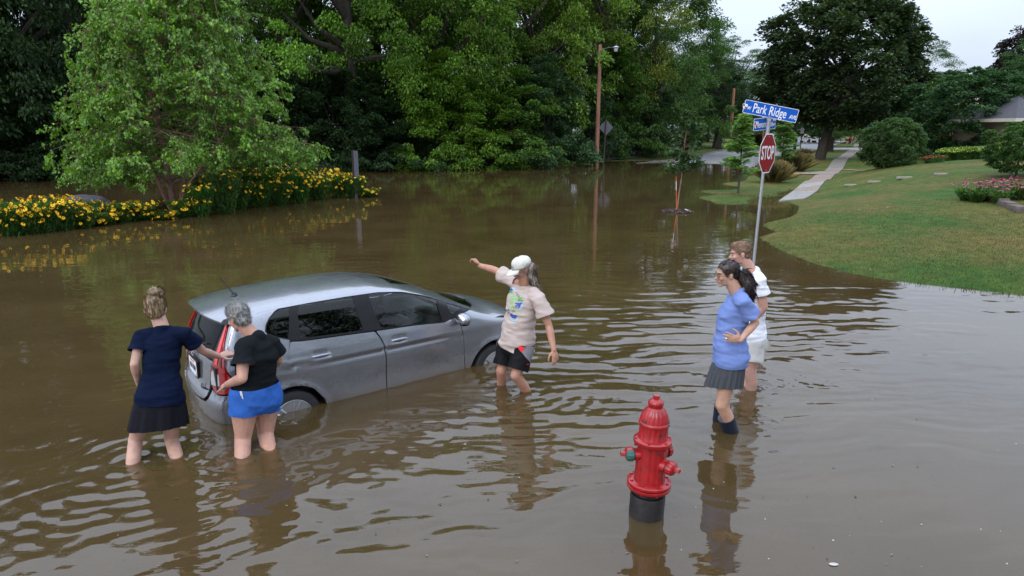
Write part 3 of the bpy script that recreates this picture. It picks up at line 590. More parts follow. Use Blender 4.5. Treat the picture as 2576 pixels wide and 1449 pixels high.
# mulch island with chips
q = G(1703,533); o = thing('mulch_mound', 'low dark ring of mulch poking out of the water around the young tree', 'mulch mound', (q[0], q[1], 0))
rs = np.random.RandomState(5); m = MB(); n_ = 48
V = [(0,0,.07)]; F = []
for j in range(1, 9):
    for k in range(n_):
        a = 2*PI*k/n_; r_ = .56*j/8*(1+.10*math.sin(3*a+1)+.06*math.sin(7*a)); V.append((r_*math.cos(a), r_*.9*math.sin(a), .075*(1-(j/8)**3)+.018*rs.randn()*(j < 8)-.01-(.05 if j == 8 else 0)))
for k in range(n_): F.append((0, 1+k, 1+(k+1)%n_))
for j in range(7):
    for k in range(n_): F.append((1+j*n_+k, 1+(j+1)*n_+k, 1+(j+1)*n_+(k+1)%n_, 1+j*n_+(k+1)%n_))
link('heap', newmesh('heap', V, F, [M_mulch], False), o)
m = MB()
for k in range(420):
    a = rs.rand()*2*PI; r_ = .54*math.sqrt(rs.rand()); R = Matrix.Rotation(rs.rand()*PI, 3, 'Z') @ Matrix.Rotation(rs.randn()*.4, 3, 'X')
    m.box((r_*math.cos(a), r_*.9*math.sin(a), .085*(1-(r_/.58)**3)+.005), (.03+.05*rs.rand(), .012+.02*rs.rand(), .008), R, mi=int(rs.rand() < .22))
m.link('bark_chips', [M_mulch, M_chip], o, smooth=False, auto=False, kind='stuff')
m = MB(); m.box((.32,-.16,.07), (.20,.05,.015), Matrix.Rotation(-.5, 3, 'Z') @ Matrix.Rotation(.35, 3, 'Y')); m.link('pale_stick', [M_white], o, smooth=False)
# boulder
q = G(205,525); o_b = thing('boulder', 'dark grey rounded boulder showing above the water behind the yellow flowers', 'boulder', (q[0], q[1]+.3, 0))
m = MB(); m.ell((0,0,0), (1,1,1), n=28, m=18); me = m.mesh('rock', [M_boulder])
for v in me.vertices:
    p = v.co.copy(); nz_ = noise.fractal(p*1.4, 1.0, 2.0, 4)*.10; v.co = Vector((p.x*.92, p.y*.6, p.z*.40+.05))*(1+nz_)
link('rock', me, o_b)
# flat stones in the lawn
for px, py, w, lab in ((2140,467,.62,'first flat pale stone in the lawn, nearest the pavement'),(2201,459,.68,'second flat pale stone across the lawn, low and narrow'),(2276,448.5,.8,'third flat pale stone, the widest one, in the middle of the lawn'),(2366,439.5,.6,'fourth and farthest flat pale stone in the lawn')):
    d = ray(px, py); s_ = 10.
    for it in range(60):
        P = np.array([0,0,CH])+d*s_; dz = P[2]-float(T(P[0], P[1])); s_ += dz/(-d[2])*.5
    P = np.array([0,0,CH])+d*s_
    m = MB(); R = Matrix.Rotation(-.12, 3, 'Z'); m.box((0,0,.02), (w*P[1]/36, .22, .09), R, taper=.93)
    me = m.link('stone', [M_pale_stone], None, bevel=.02).data; bpy.data.objects.remove(bpy.data.objects[-1]) if False else None
    ob = [x_ for x_ in COL.objects if x_.data == me][0]; ob.name = 'flat_stone'; ob.location = P; ob['label'] = lab; ob['category'] = 'stone'; ob['group'] = 'flat stones in the lawn'
def hit_ground(px, py):
    d = ray(px, py); s_ = 8.
    for it in range(80):
        P = np.array([0,0,CH])+d*s_; dz = P[2]-float(T(P[0], P[1])); s_ += dz/(-d[2])*.5; s_ = max(s_, 2)
    return np.array([0,0,CH])+d*s_

# ------------------------------------------------------------ foliage
def leaves(cent, dirs, size, rs, fold=.25, aspect=.55, droop=.3, tri=False):
    """leaf-shaped rhombi, one per centre; dirs = growth direction"""
    n = len(cent); d = dirs/np.maximum(np.linalg.norm(dirs, axis=1, keepdims=True), 1e-6)
    d[:,2] -= droop; d /= np.linalg.norm(d, axis=1, keepdims=True)
    up = rs.randn(n, 3)*.55; up[:,2] += 1.0
    s = np.cross(d, up); s /= np.maximum(np.linalg.norm(s, axis=1, keepdims=True), 1e-6)
    nn = np.cross(s, d); sz = (size*(.65+.7*rs.rand(n)))[:,None]
    A = cent-d*sz*.5; C = cent+d*sz*.5; B = cent+s*sz*aspect*.5+nn*sz*fold*.3-d*sz*.08; E_ = cent-s*sz*aspect*.5+nn*sz*fold*.3-d*sz*.08
    if tri:
        V = np.stack([A, B, C], 1).reshape(-1, 3); return V, np.arange(3*n).reshape(n, 3)
    V = np.stack([A, B, C, E_], 1).reshape(-1, 3); F = np.arange(4*n).reshape(n, 4); return V, F
def unitv(rs, n): v = rs.randn(n, 3); return v/np.linalg.norm(v, axis=1, keepdims=True)
def crown_pts(seed, ncl, per, prof, clr=(.10,.2), flat=.6, hollow=.55, holes=0.):
    """ncl clumps filling a crown of unit height and radius prof(h); returns centres, dirs, clump centres"""
    rs = np.random.RandomState(seed); C = []
    while len(C) < ncl:
        h = rs.rand(); a = rs.rand()*2*PI; R = prof(h)*(1+.22*math.sin(3*a+seed)+.15*math.sin(5*a+2*seed+6*h))
        if rs.rand() > (R/.5)**1.2+.12: continue
        r = R*(hollow+(1-hollow)*rs.rand()**.5) if rs.rand() < .86 else R*rs.rand()
        C.append((r*math.cos(a), r*math.sin(a), h))
    C = np.array(C); rad = clr[0]+(clr[1]-clr[0])*rs.rand(ncl)
    n = ncl*per; ci = np.repeat(np.arange(ncl), per)
    u = unitv(rs, n); rr = rs.rand(n)**.45
    off = u*rr[:,None]*rad[ci][:,None]; off[:,2] *= flat
    # leaves sit mostly on the upper and outer faces of each clump, its rim drooping
    off[:,2] = np.where(rs.rand(n) < .72, np.abs(off[:,2]), off[:,2]) - .25*(off[:,0]**2+off[:,1]**2)/rad[ci]
    P = C[ci]+off; out = P.copy(); out[:,2] = (P[:,2]-.45)*.6
    dirs = u*.9+out/np.maximum(np.linalg.norm(out, axis=1, keepdims=True), 1e-6)*.8
    return P, dirs, C, rs
PROF = {
 'broad': lambda h: .5*max(0, math.sin(PI*min(1, (h*.92+.10)))**.55),
 'round': lambda h: .5*math.sqrt(max(0, 1-(2*h-.95)**2)),
 'skirt': lambda h: .5*(1-.8*h**2.2)*(.85+.15*math.sin(12*h)),
 'cone': lambda h: .5*(1-h)**.8*(.75+.25*math.sin(26*h))+.03,
 'wide': lambda h: .5*(max(0, 1-(1.35*h-.35)**2))**.5}
LIB = {}
def crown_mesh(key, seed, prof, ncl, per, lsz, clr=(.09,.17), flat=.55, hollow=.5, aspect=.6, m=None, droop=.25, layered=0):
    P, d, C, rs = crown_pts(seed, ncl, per, PROF[prof], clr, flat, hollow)
    if layered: P[:,2] = P[:,2]*(1-.55)+.55*(np.round(P[:,2]*layered)/layered)
    V, F = leaves(P, d, lsz, rs, aspect=aspect, droop=droop)
    me = newmesh(key, V, F, [m or M_leaf], False); LIB[key] = (me, C); return me
crown_mesh('broad_a', 1, 'broad', 190, 260, .0135, (.05,.10)); crown_mesh('broad_b', 2, 'broad', 170, 290, .0135, (.05,.12)); crown_mesh('broad_c', 3, 'wide', 190, 260, .014, (.045,.10))
crown_mesh('skirt_a', 4, 'skirt', 170, 230, .022, (.06,.11)); crown_mesh('skirt_b', 5, 'skirt', 150, 250, .022, (.06,.12))
crown_mesh('feather', 6, 'broad', 230, 200, .014, (.06,.13), flat=.28, aspect=.4, hollow=.6)
crown_mesh('dense', 7, 'round', 600, 115, .0205, (.045,.09), flat=.8, hollow=.5, aspect=.9)
crown_mesh('bush', 8, 'round', 260, 170, .026, (.05,.10), flat=.65, hollow=.7)
crown_mesh('cone', 9, 'cone', 100, 110, .028, (.07,.13), flat=.3, aspect=.25)
crown_mesh('sapling', 10, 'skirt', 34, 70, .050, (.08,.15), flat=.5, aspect=.6, hollow=.2)
def limbs(C, th, cb, H, R, r0, rs, n=9, bend=0.):
    """trunk with limbs reaching chosen clumps; C in crown units"""
    m = MB(); top = Vector((bend, 0, th+(H-th)*.62))
    pts = [Vector((0,0,-.6)), Vector((0,0,0)), Vector((bend*.2,0,th*.5)), Vector((bend*.45,.0,th)), Vector((bend*.8,0,th+(H-th)*.35)), top]
    m.tube(pts, [r0*1.35, r0*1.1, r0*.9, r0*.8, r0*.5, r0*.18], 9)
    idx = rs.choice(len(C), min(n, len(C)), replace=False)
    for i in idx:
        c = C[i]; e = Vector((c[0]*R*2, c[1]*R*2, cb+c[2]*(H-cb))); t0 = .15+.6*c[2]; s = pts[3].lerp(top, max(0, t0-.15))
        mid_ = s.lerp(e, .5)+Vector((0,0,-.12*(e-s).length*.6+rs.randn()*.15))+Vector((rs.randn(), rs.randn(), 0))*.04*(e-s).length
        m.tube([s, s.lerp(mid_, .5), mid_, mid_.lerp(e, .55), e], [r0*.42, r0*.34, r0*.24, r0*.14, r0*.05], 6)
    return m
def tree(name, label, key, x, y, H, R, cb, col, r0=.25, th=None, cat='tree', group=None, bark=None, rz=0, nl=9, bend=0., seed=0, z=None, trunk=True):
    me, C = LIB[key]; z0 = (float(T(x, y)) if z is None else z)
    o = thing(name, label, cat, (x, y, max(z0, -.35)), group)
    c = link('crown', me, o, color=col); c.location = (bend*.8, 0, cb); c.scale = (R*2, R*2, H-cb); c.rotation_euler = (0, 0, rz); c['kind'] = 'stuff'
    if trunk:
        rs = np.random.RandomState(seed+17); ca, sa = math.cos(rz), math.sin(rz); C2 = np.stack([C[:,0]*ca-C[:,1]*sa, C[:,0]*sa+C[:,1]*ca, C[:,2]], 1)
        limbs(C2, th if th is not None else max(cb, .5), cb, H, R, r0, rs, nl, bend).link('trunk', [bark or M_bark], o)
    return o
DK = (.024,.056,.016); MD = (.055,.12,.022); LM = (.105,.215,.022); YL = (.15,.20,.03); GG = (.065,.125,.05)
# woods along the far bank: front shrubs dipping to the water, main trees, tall back rows
rs = np.random.RandomState(21)
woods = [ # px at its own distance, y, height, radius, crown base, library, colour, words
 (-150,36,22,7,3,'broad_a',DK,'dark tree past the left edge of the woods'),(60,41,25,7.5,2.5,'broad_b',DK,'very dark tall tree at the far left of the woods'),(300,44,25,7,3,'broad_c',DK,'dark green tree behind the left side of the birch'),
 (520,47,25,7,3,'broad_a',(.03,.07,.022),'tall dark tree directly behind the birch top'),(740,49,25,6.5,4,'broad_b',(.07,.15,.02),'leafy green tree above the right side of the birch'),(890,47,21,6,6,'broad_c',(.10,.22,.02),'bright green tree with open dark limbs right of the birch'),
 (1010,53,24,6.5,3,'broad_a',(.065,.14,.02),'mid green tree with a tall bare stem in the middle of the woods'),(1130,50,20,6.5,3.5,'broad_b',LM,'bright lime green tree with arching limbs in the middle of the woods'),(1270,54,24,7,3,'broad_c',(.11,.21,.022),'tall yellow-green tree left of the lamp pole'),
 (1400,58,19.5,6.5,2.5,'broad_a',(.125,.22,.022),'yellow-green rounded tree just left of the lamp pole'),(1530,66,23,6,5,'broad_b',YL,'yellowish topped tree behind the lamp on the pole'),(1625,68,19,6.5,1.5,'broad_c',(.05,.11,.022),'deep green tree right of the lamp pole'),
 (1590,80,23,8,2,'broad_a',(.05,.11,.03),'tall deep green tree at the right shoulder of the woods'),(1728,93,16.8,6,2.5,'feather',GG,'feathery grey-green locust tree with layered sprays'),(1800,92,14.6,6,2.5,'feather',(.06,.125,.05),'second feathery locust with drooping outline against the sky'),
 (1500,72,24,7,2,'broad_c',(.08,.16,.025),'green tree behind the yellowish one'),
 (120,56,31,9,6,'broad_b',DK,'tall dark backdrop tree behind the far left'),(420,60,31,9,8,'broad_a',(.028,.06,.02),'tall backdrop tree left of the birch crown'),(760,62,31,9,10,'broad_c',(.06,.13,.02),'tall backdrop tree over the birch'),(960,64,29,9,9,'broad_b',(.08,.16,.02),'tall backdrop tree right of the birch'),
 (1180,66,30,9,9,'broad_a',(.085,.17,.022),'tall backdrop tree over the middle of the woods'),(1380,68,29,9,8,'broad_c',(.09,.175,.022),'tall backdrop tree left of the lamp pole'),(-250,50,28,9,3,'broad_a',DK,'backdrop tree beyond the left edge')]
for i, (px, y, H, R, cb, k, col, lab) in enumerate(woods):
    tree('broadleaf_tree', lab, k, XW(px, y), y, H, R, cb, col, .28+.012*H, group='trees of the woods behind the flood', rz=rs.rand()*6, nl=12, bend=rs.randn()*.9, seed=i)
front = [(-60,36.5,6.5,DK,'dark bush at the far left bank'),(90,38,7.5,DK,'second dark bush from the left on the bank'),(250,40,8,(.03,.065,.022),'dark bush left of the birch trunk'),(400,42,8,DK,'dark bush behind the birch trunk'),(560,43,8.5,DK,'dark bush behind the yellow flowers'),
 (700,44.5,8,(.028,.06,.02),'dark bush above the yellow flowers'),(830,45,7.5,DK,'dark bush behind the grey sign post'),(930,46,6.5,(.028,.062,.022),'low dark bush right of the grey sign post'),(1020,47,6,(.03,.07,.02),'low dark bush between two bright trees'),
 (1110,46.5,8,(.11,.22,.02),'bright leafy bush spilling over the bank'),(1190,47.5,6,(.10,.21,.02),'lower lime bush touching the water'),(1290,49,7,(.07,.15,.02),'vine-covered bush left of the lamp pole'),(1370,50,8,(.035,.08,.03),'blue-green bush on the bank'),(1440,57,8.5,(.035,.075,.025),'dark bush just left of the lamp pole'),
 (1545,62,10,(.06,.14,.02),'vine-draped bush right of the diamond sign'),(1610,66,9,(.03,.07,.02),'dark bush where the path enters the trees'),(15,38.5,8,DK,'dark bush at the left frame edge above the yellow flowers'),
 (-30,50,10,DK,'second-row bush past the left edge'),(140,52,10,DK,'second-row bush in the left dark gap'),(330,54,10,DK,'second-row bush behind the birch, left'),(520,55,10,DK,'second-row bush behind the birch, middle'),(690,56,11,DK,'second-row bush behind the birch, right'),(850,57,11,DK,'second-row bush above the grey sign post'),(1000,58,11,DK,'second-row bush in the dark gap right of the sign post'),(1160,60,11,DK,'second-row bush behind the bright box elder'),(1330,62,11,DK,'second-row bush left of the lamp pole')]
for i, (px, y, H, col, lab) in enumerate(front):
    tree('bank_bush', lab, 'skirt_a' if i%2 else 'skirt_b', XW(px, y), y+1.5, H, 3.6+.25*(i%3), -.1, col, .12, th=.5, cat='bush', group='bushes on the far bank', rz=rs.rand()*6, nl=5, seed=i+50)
# reaching boughs lit lime green in front of the dark wood (hang from the box elder)
# ---- far belt closing the horizon on the right
far = [(1690,120,15,7,'broad_b',(.05,.09,.05)),(1780,125,14,7,'broad_a',(.06,.11,.05)),(1870,128,13,7,'broad_c',(.055,.10,.05)),(1960,135,14,7,'broad_a',(.05,.09,.045)),(2050,130,14,7,'broad_b',(.04,.08,.035)),
 (2140,125,13,7,'broad_c',(.035,.075,.03)),(2230,120,14,7,'broad_a',(.035,.075,.03)),(2330,118,11,7,'broad_b',(.04,.08,.04)),(2420,112,11,7,'broad_c',(.035,.06,.04)),(2520,108,12,7,'broad_a',(.04,.08,.04)),(2620,100,14,7,'broad_b',(.04,.08,.035)),(2720,90,14,7,'broad_c',(.04,.08,.035))]
FW = ['behind the feathery locusts','beyond the road bend','above the stop sign','behind the big dark maple, left side','behind the big dark maple trunk','behind the far pavement','behind the far blue street sign','beyond the weeping birch','under the open sky at right','behind the house roof','past the right edge','far past the right edge']
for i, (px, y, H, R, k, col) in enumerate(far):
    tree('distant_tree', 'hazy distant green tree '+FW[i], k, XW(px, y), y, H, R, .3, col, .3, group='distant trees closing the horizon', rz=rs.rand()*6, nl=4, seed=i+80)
# ---- park trees with dark trunks by the road
for i, (px, y, H, R, cb, col, lab) in enumerate([(1805,88,11,5.5,3.2,(.028,.065,.022),'park tree with a forked dark trunk beyond the road'),(1762,96,12,6,3,(.03,.07,.022),'dark park tree left of the forked trunk'),(1868,100,10,5,3,(.05,.11,.03),'lighter park tree behind the slim pole')]):
    tree('park_tree', lab, 'broad_c', XW(px, y), y, H, R, cb, col, .38, th=3, group='park trees by the road', seed=i+5, rz=i, bend=1.2*(1 if i == 0 else -1))
# ---- the big dark maple and its neighbours on the right
q = G(2040,404,.1)
tree('maple_tree', 'big rounded maple with very dark purple-green leaves and a thick dark trunk', 'dense', q[0]+.7, q[1], 13.6, 6.25, 2.9, (.032,.055,.022), .42, th=3.4, nl=14, bend=1.6, seed=2)
q = G(2088,381,.12)
tree('linden_tree', 'smaller bright green tree with a straight trunk behind the big dark maple', 'broad_a', q[0], q[1], 9.2, 4.6, 1.9, (.06,.125,.03), .34, th=2, nl=7, seed=3)
q = D(2000,360,90)
tree('street_tree', 'dark street tree left of the big maple trunk', 'broad_b', q[0], q[1], 8.5, 4.2, 1.4, (.028,.06,.022), .2, nl=6, seed=4)
tree('street_tree', 'bushy street tree deep in shade behind the far pavement', 'broad_b', XW(2165,100), 100, 11, 6, 1.0, (.05,.11,.022), .25, nl=6, seed=6)
tree('weeping_birch', 'tall loose birch with pale leaning stems and drooping green sprays against the sky', 'feather', XW(2262,76), 76, 12.3, 4.6, 2.0, (.05,.105,.04), .2, th=2.5, nl=10, bark=M_bark_pale, bend=1.0, seed=7)
tree('dogwood_tree', 'broad layered blue-green small tree on the far side of the lawn', 'bush', XW(2420,48), 48, 6.0, 3.9, .4, (.035,.085,.035), .14, nl=8, seed=8)
tree('lilac_tree', 'pale yellow-green small tree behind the round bush', 'bush', XW(2335,56), 56, 6.2, 2.6, .5, (.07,.14,.035), .14, nl=6, seed=9)
tree('copper_beech', 'dark purple-leaved tree at the upper right edge', 'dense', XW(2600,75), 75, 13.2, 4.6, 3, (.022,.014,.022), .4, nl=8, seed=10)
tree('ash_tree', 'green leafy tree in front of the purple one at the right edge', 'broad_c', XW(2620,58), 58, 9.8, 4.6, 2, (.04,.10,.035), .3, nl=8, seed=11)
tree('dogwood_tree', 'dense green small tree rising behind the dark-roofed house', 'bush', XW(2510,56), 56, 6.4, 3.0, 1.0, (.035,.085,.035), .14, nl=6, seed=12)
P = hit_ground(2295,414)
tree('round_bush', 'large clipped round dark green bush at the edge of the lawn', 'dense', P[0]-.35, P[1]+1.2, 2.5, 1.5, -.1, (.055,.11,.035), .05, th=.2, cat='bush', nl=5, seed=13)
# young trees
q = G(1703,530)
sp_ = thing('young_tree', 'slim young tree with dark leaves growing out of the mulch island', 'tree', (q[0], q[1], 0))
m = MB(); tr_ = [Vector((0,0,-.1)), Vector((.03,0,.5)), Vector((.09,0,1.1)), Vector((.12,0,1.6)), Vector((.14,0,2.4)), Vector((.3,0,3.1))]
m.tube(tr_, [.03,.026,.022,.02,.014,.006], 8)
rs = np.random.RandomState(9)
Pl = []; Dl = []
for k in range(44):
    h = 1.25+1.95*rs.rand(); a = rs.rand()*2*PI; ln = .30+.42*rs.rand()*(1.2-.3*(h-1.2)); s = Vector((.13+.08*(h-1.6), 0, h)); e = s+Vector((math.cos(a)*ln+.10*(h-1.8), math.sin(a)*ln, .28*ln))
    m.tube([s, s.lerp(e, .5)+Vector((0,0,.03)), e], [.007,.005,.002], 4)
    for j in range(46):
        u = .3+.7*rs.rand(); p = s.lerp(e, u)+Vector(rs.randn(3)*.055); Pl.append(p); Dl.append(Vector((math.cos(a), math.sin(a), .1))+Vector(rs.randn(3)*.6))
m.link('trunk', [MATS['birch_bark']], sp_)
V, F = leaves(np.array([tuple(p) for p in Pl]), np.array([tuple(p) for p in Dl]), .12, rs, aspect=.65, droop=.4); link('crown', newmesh('crown', V, F, [M_leaf], False), sp_, color=(.035,.075,.022), kind='stuff')
def feathery(px, py, toprow, half, col, label, zb=None, seed=0):
    P = hit_ground(px, py); H = float(D(px, toprow, P[1])[2]-P[2]); rs = np.random.RandomState(seed)
    o = thing('young_conifer', label, 'tree', (P[0], P[1], P[2])); m = MB(); m.tube([(0,0,-.2),(0,0,.12),(.0,0,H*.5),(0.02,0,H*.98)], [.10,.05,.035,.006], 8)
    Pl = []; Dl = []
    for k in range(90):
        h = .22+.76*rs.rand()**.9; a = rs.rand()*2*PI; ln = half*(1.12-h)**.75*(.6+.5*rs.rand()); s = Vector((0,0,h*H)); e = s+Vector((math.cos(a)*ln, math.sin(a)*ln, .30*ln-.18*ln*rs.rand()))
        md = s.lerp(e, .5)+Vector((0,0,.06)); m.tube([s, md, e], [.009,.006,.002], 4)
        for j in range(70):
            u = .2+.8*rs.rand(); p = s.lerp(md, u*2) if u < .5 else md.lerp(e, u*2-1); side = rs.randn()*.09
            Pl.append(p+Vector((-math.sin(a)*side, math.cos(a)*side, rs.randn()*.035-.02))); Dl.append(Vector((math.cos(a), math.sin(a), .2))+Vector((-math.sin(a)*side*6, math.cos(a)*side*6, 0))+Vector(rs.randn(3)*.25))
    m.link('trunk', [M_bark], o)
    V, F = leaves(np.array([tuple(p) for p in Pl]), np.array([tuple(p) for p in Dl]), .17, rs, aspect=.36, droop=.1); link('crown', newmesh('crown', V, F, [M_leaf], False), o, color=col, kind='stuff')
feathery(1857,486,288,1.1,(.17,.31,.09),'feathery pale green young tree with drooping sprays standing on the flooded verge', seed=1)
feathery(1964,434,300,1.3,(.14,.27,.07),'second feathery young tree, just right of the stop sign', seed=2)
q = hit_ground(2056,398); tree('young_tree', 'slim young street tree with a reddish stem, right of the big dark trunk', 'sapling', q[0], q[1], 3.9, .9, 1.7, (.05,.11,.03), .06, seed=14, nl=5)
# ---- river birch: real leaves on drooping twigs
bx, by, _ = G(436,528)
bi = thing('river_birch', 'large multi-stemmed birch with drooping leafy branches growing among the yellow flowers', 'tree', (bx, by, -.1))
rs = np.random.RandomState(77); m = MB(); Pl = []; Dl = []
def prof_b(h): return np.interp(h, [0,.06,.16,.3,.5,.7,.85,1], [2.6,3.9,4.4,4.0,3.6,3.1,2.2,.6])
H = 9.0
stems = [([Vector((0,0,-.3)), Vector((0,0,.8)), Vector((-.15,.1,2.2)), Vector((-.3,0,4)), Vector((-.4,.1,6.2)), Vector((-.2,.2,8.6))], .115),
         ([Vector((.1,.1,0)), Vector((.45,.2,1.2)), Vector((1.1,.4,2.6)), Vector((1.6,.5,4.4)), Vector((1.9,.6,6.6)), Vector((1.8,.6,8.2))], .085),
         ([Vector((.12,0,0)), Vector((.7,-.3,.9)), Vector((1.7,-.5,2.0)), Vector((2.5,-.6,3.0)), Vector((3.2,-.7,3.7))], .06),
         ([Vector((-.05,0,0)), Vector((-.3,-.3,1.2)), Vector((-1.0,-.6,2.6)), Vector((-1.6,-.8,4.2)), Vector((-1.9,-.8,5.8))], .07)]
for s_, r_ in stems: m.tube(s_, [r_*(1-.8*i/(len(s_)-1)) for i in range(len(s_))], 9)
def on_stem(s_, t): i = min(int(t*(len(s_)-1)), len(s_)-2); return s_[i].lerp(s_[i+1], t*(len(s_)-1)-i)
for k in range(330):
    h = .11+.87*rs.rand()**1.0; a = rs.rand()*2*PI
    Rm = float(prof_b(h)); 
    if math.cos(a) > 0: Rm *= 1+.30*max(0, .5-h)
    else: Rm *= .82
    s_, _r = stems[rs.randint(4)]
    if h*H > s_[-1].z+.6: s_, _r = stems[rs.randint(2)]
    st_ = on_stem(s_, min(.98, max(.22, h*H/s_[-1].z)))
    cx0 = .35
    e = Vector((cx0+Rm*math.cos(a)*(.5+.55*rs.rand()), Rm*math.sin(a)*(.5+.5*rs.rand()), h*H*.97+.15))
    apex = st_.lerp(e, .6)+Vector((0,0,.45+.2*rs.rand())); dr = e+Vector((0,0,-.55-.5*rs.rand()))+Vector((math.cos(a)*.25, math.sin(a)*.25, 0))
    lo_ = .85+(.75 if math.cos(a) > .1 else 0)
    if dr.z < lo_: dr.z = lo_+.4*rs.rand(); e.z = max(e.z, dr.z+.35)
    pts = [st_, st_.lerp(apex, .5)+Vector((0,0,.08)), apex, e, dr]; m.tube(pts, [.014,.011,.008,.005,.002], 5)
    for j in range(15):
        u = .35+.65*rs.rand(); i = min(3, int(u*4)); p0 = pts[i].lerp(pts[i+1], u*4-i)
        tw = Vector((rs.randn()*.30, rs.randn()*.30, -.10-.22*rs.rand())); 
        m.tube([p0, p0+tw*.5+Vector((0,0,.03)), p0+tw], [.004,.003,.0015], 3, cap=False)
        for l in range(17):
            v = .15+.85*rs.rand(); Pl.append(tuple(p0+tw*v+Vector(rs.randn(3)*.045))); Dl.append(tuple(tw.normalized()*.6+Vector((rs.randn()*.6, rs.randn()*.6, -.35))))
m.link('trunk', [M_bark_red], bi)
V, F = leaves(np.array(Pl), np.array(Dl), .102, rs, aspect=.75, droop=.3, fold=.5); link('crown', newmesh('crown', V, F, [M_leafg], False), bi, color=(.105,.225,.022), kind='stuff')

# ---- black-eyed susans
M_petal = mat('yellow_petal', (.88,.52,.004), .6, var=.18, vscale=30); M_cone = mat('dark_cone', (.022,.010,.006), .8)
def flower_mesh(seed):
    rs = np.random.RandomState(seed); m = MB(); n = 8
    for k in range(n):
        a = 2*PI*k/n+rs.randn()*.08; l = .048*(.9+.2*rs.rand()); ca, sa = math.cos(a), math.sin(a); w = .013; dz = -.014*rs.rand()
        m.add([(0,0,.004), (ca*l*.55-sa*w, sa*l*.55+ca*w, .006), (ca*l, sa*l, dz), (ca*l*.55+sa*w, sa*l*.55-ca*w, .006)], [(0,3,2,1)], 0)
    m.ell((0,0,.008), (.011,.011,.010), n=6, m=4, mi=1); me = m.mesh('flower', [M_petal, M_cone], False); return me
FLW = [flower_mesh(i) for i in range(3)]
def plant_foliage(seed, H, R, n, blade=.17, w=.16):
    rs = np.random.RandomState(seed); a = rs.rand(n)*2*PI; h = rs.rand(n)**.9; r = R*(.25+.85*h**.6)*np.sqrt(rs.rand(n))
    P = np.stack([r*np.cos(a), r*np.sin(a), h*H], 1); d = np.stack([np.cos(a), np.sin(a), .9+rs.rand(n)], 1)+rs.randn(n, 3)*.5
    V, F = leaves(P, d, blade, rs, aspect=w, droop=.2); return V, F
PF = [newmesh('foliage', *plant_foliage(40+i, 1., .62, 1500, .19, .26), [M_leaf], False) for i in range(4)]
# outline of the bed from the photograph: waterline px, py, plant top row
bed = [(-40,602,520,4),(20,598,505,9),(60,594,500,9),(100,590,482,10),(150,584,500,9),(200,578,520,8),(250,570,540,7),(300,563,512,7),(345,558,505,8),(400,556,528,5),(455,550,505,5),(500,548,470,4),(560,540,440,4),(600,530,455,4),(650,524,430,4),(700,520,432,5),(750,514,418,6),(800,506,420,8),(850,500,424,8),(890,500,432,6),(925,498,470,4),
       (70,575,520,8),(160,566,520,8),(30,580,515,8),(230,556,520,6),(520,520,440,4),(610,510,432,5),(680,500,425,6),(760,494,418,8),(830,486,416,10),(320,545,515,6),(120,572,500,8),(200,560,510,6),(720,506,425,5),(870,488,428,6),(640,514,440,4),(790,498,424,6),(5,572,520,6)]
k = 0
WORDS = ['near the left edge of the bed','low at the waterline','tall and full of blooms','partly behind its neighbours','leaning towards the water','in the thick left drift','below the birch','behind the birch trunk','in the right-hand drift','beside the grey sign post']
cnt = {}; ORD = ['first','second','third','fourth','fifth','sixth','seventh','eighth','ninth']
for i, (px, py, tr_, nf) in enumerate(bed):
    q = G(px, py, -.03); q[1] += .22; q[0] += 0; Hh = max(.35, float(D(px, tr_, q[1])[2])+.05); rs = np.random.RandomState(400+i); Hh *= .72+.42*rs.rand()
    sc = .75+.25*rs.rand(); Rw = .55*sc*(1 if Hh < 1.1 else 1.2)
    where = 'at the left edge' if px < 40 else 'in the thick left drift' if px < 260 else 'left of the birch trunk' if px < 420 else 'at the foot of the birch' if px < 560 else 'under the right side of the birch' if px < 720 else 'in the tall right-hand drift' if px < 860 else 'around the grey sign post'
    row = 'front' if i < 21 else 'back'
    key_ = (where, row); cnt[key_] = cnt.get(key_, 0)+1
    o = thing('coneflower_plant', f'{ORD[cnt[key_]-1]} clump of yellow dark-eyed daisies {where}, {row} row', 'flowers', (q[0], q[1], -.05), 'clumps of yellow flowers in the bed', me=None, rz=rs.rand()*6)
    f = link('foliage', PF[i%4], o, color=(.035+.02*rs.rand(), .10+.03*rs.rand(), .018), kind='stuff'); f.scale = (Rw*1.5, Rw*1.5, Hh*.92)
    nfl = int(nf*7.2)
    for j in range(nfl):
        a = rs.rand()*2*PI; hz = Hh*(.28+.74*rs.rand()**.55); r = Rw*1.05*(.4+.6*math.sqrt(rs.rand()))*(.55+.5*hz/Hh)
        fl = link('flower', FLW[j%3], o); fl.location = (r*math.cos(a), r*math.sin(a), hz); s = .95+.6*rs.rand(); fl.scale = (s, s, s)
        fl.rotation_euler = (rs.randn()*.35+.45*math.cos(a)*0, rs.randn()*.35, rs.rand()*6)
        # tilt the blooms outwards
        fl.rotation_euler = Vector((math.cos(a)*.9+rs.randn()*.45, math.sin(a)*.9+rs.randn()*.45, 1.0)).to_track_quat('Z', 'Y').to_euler()
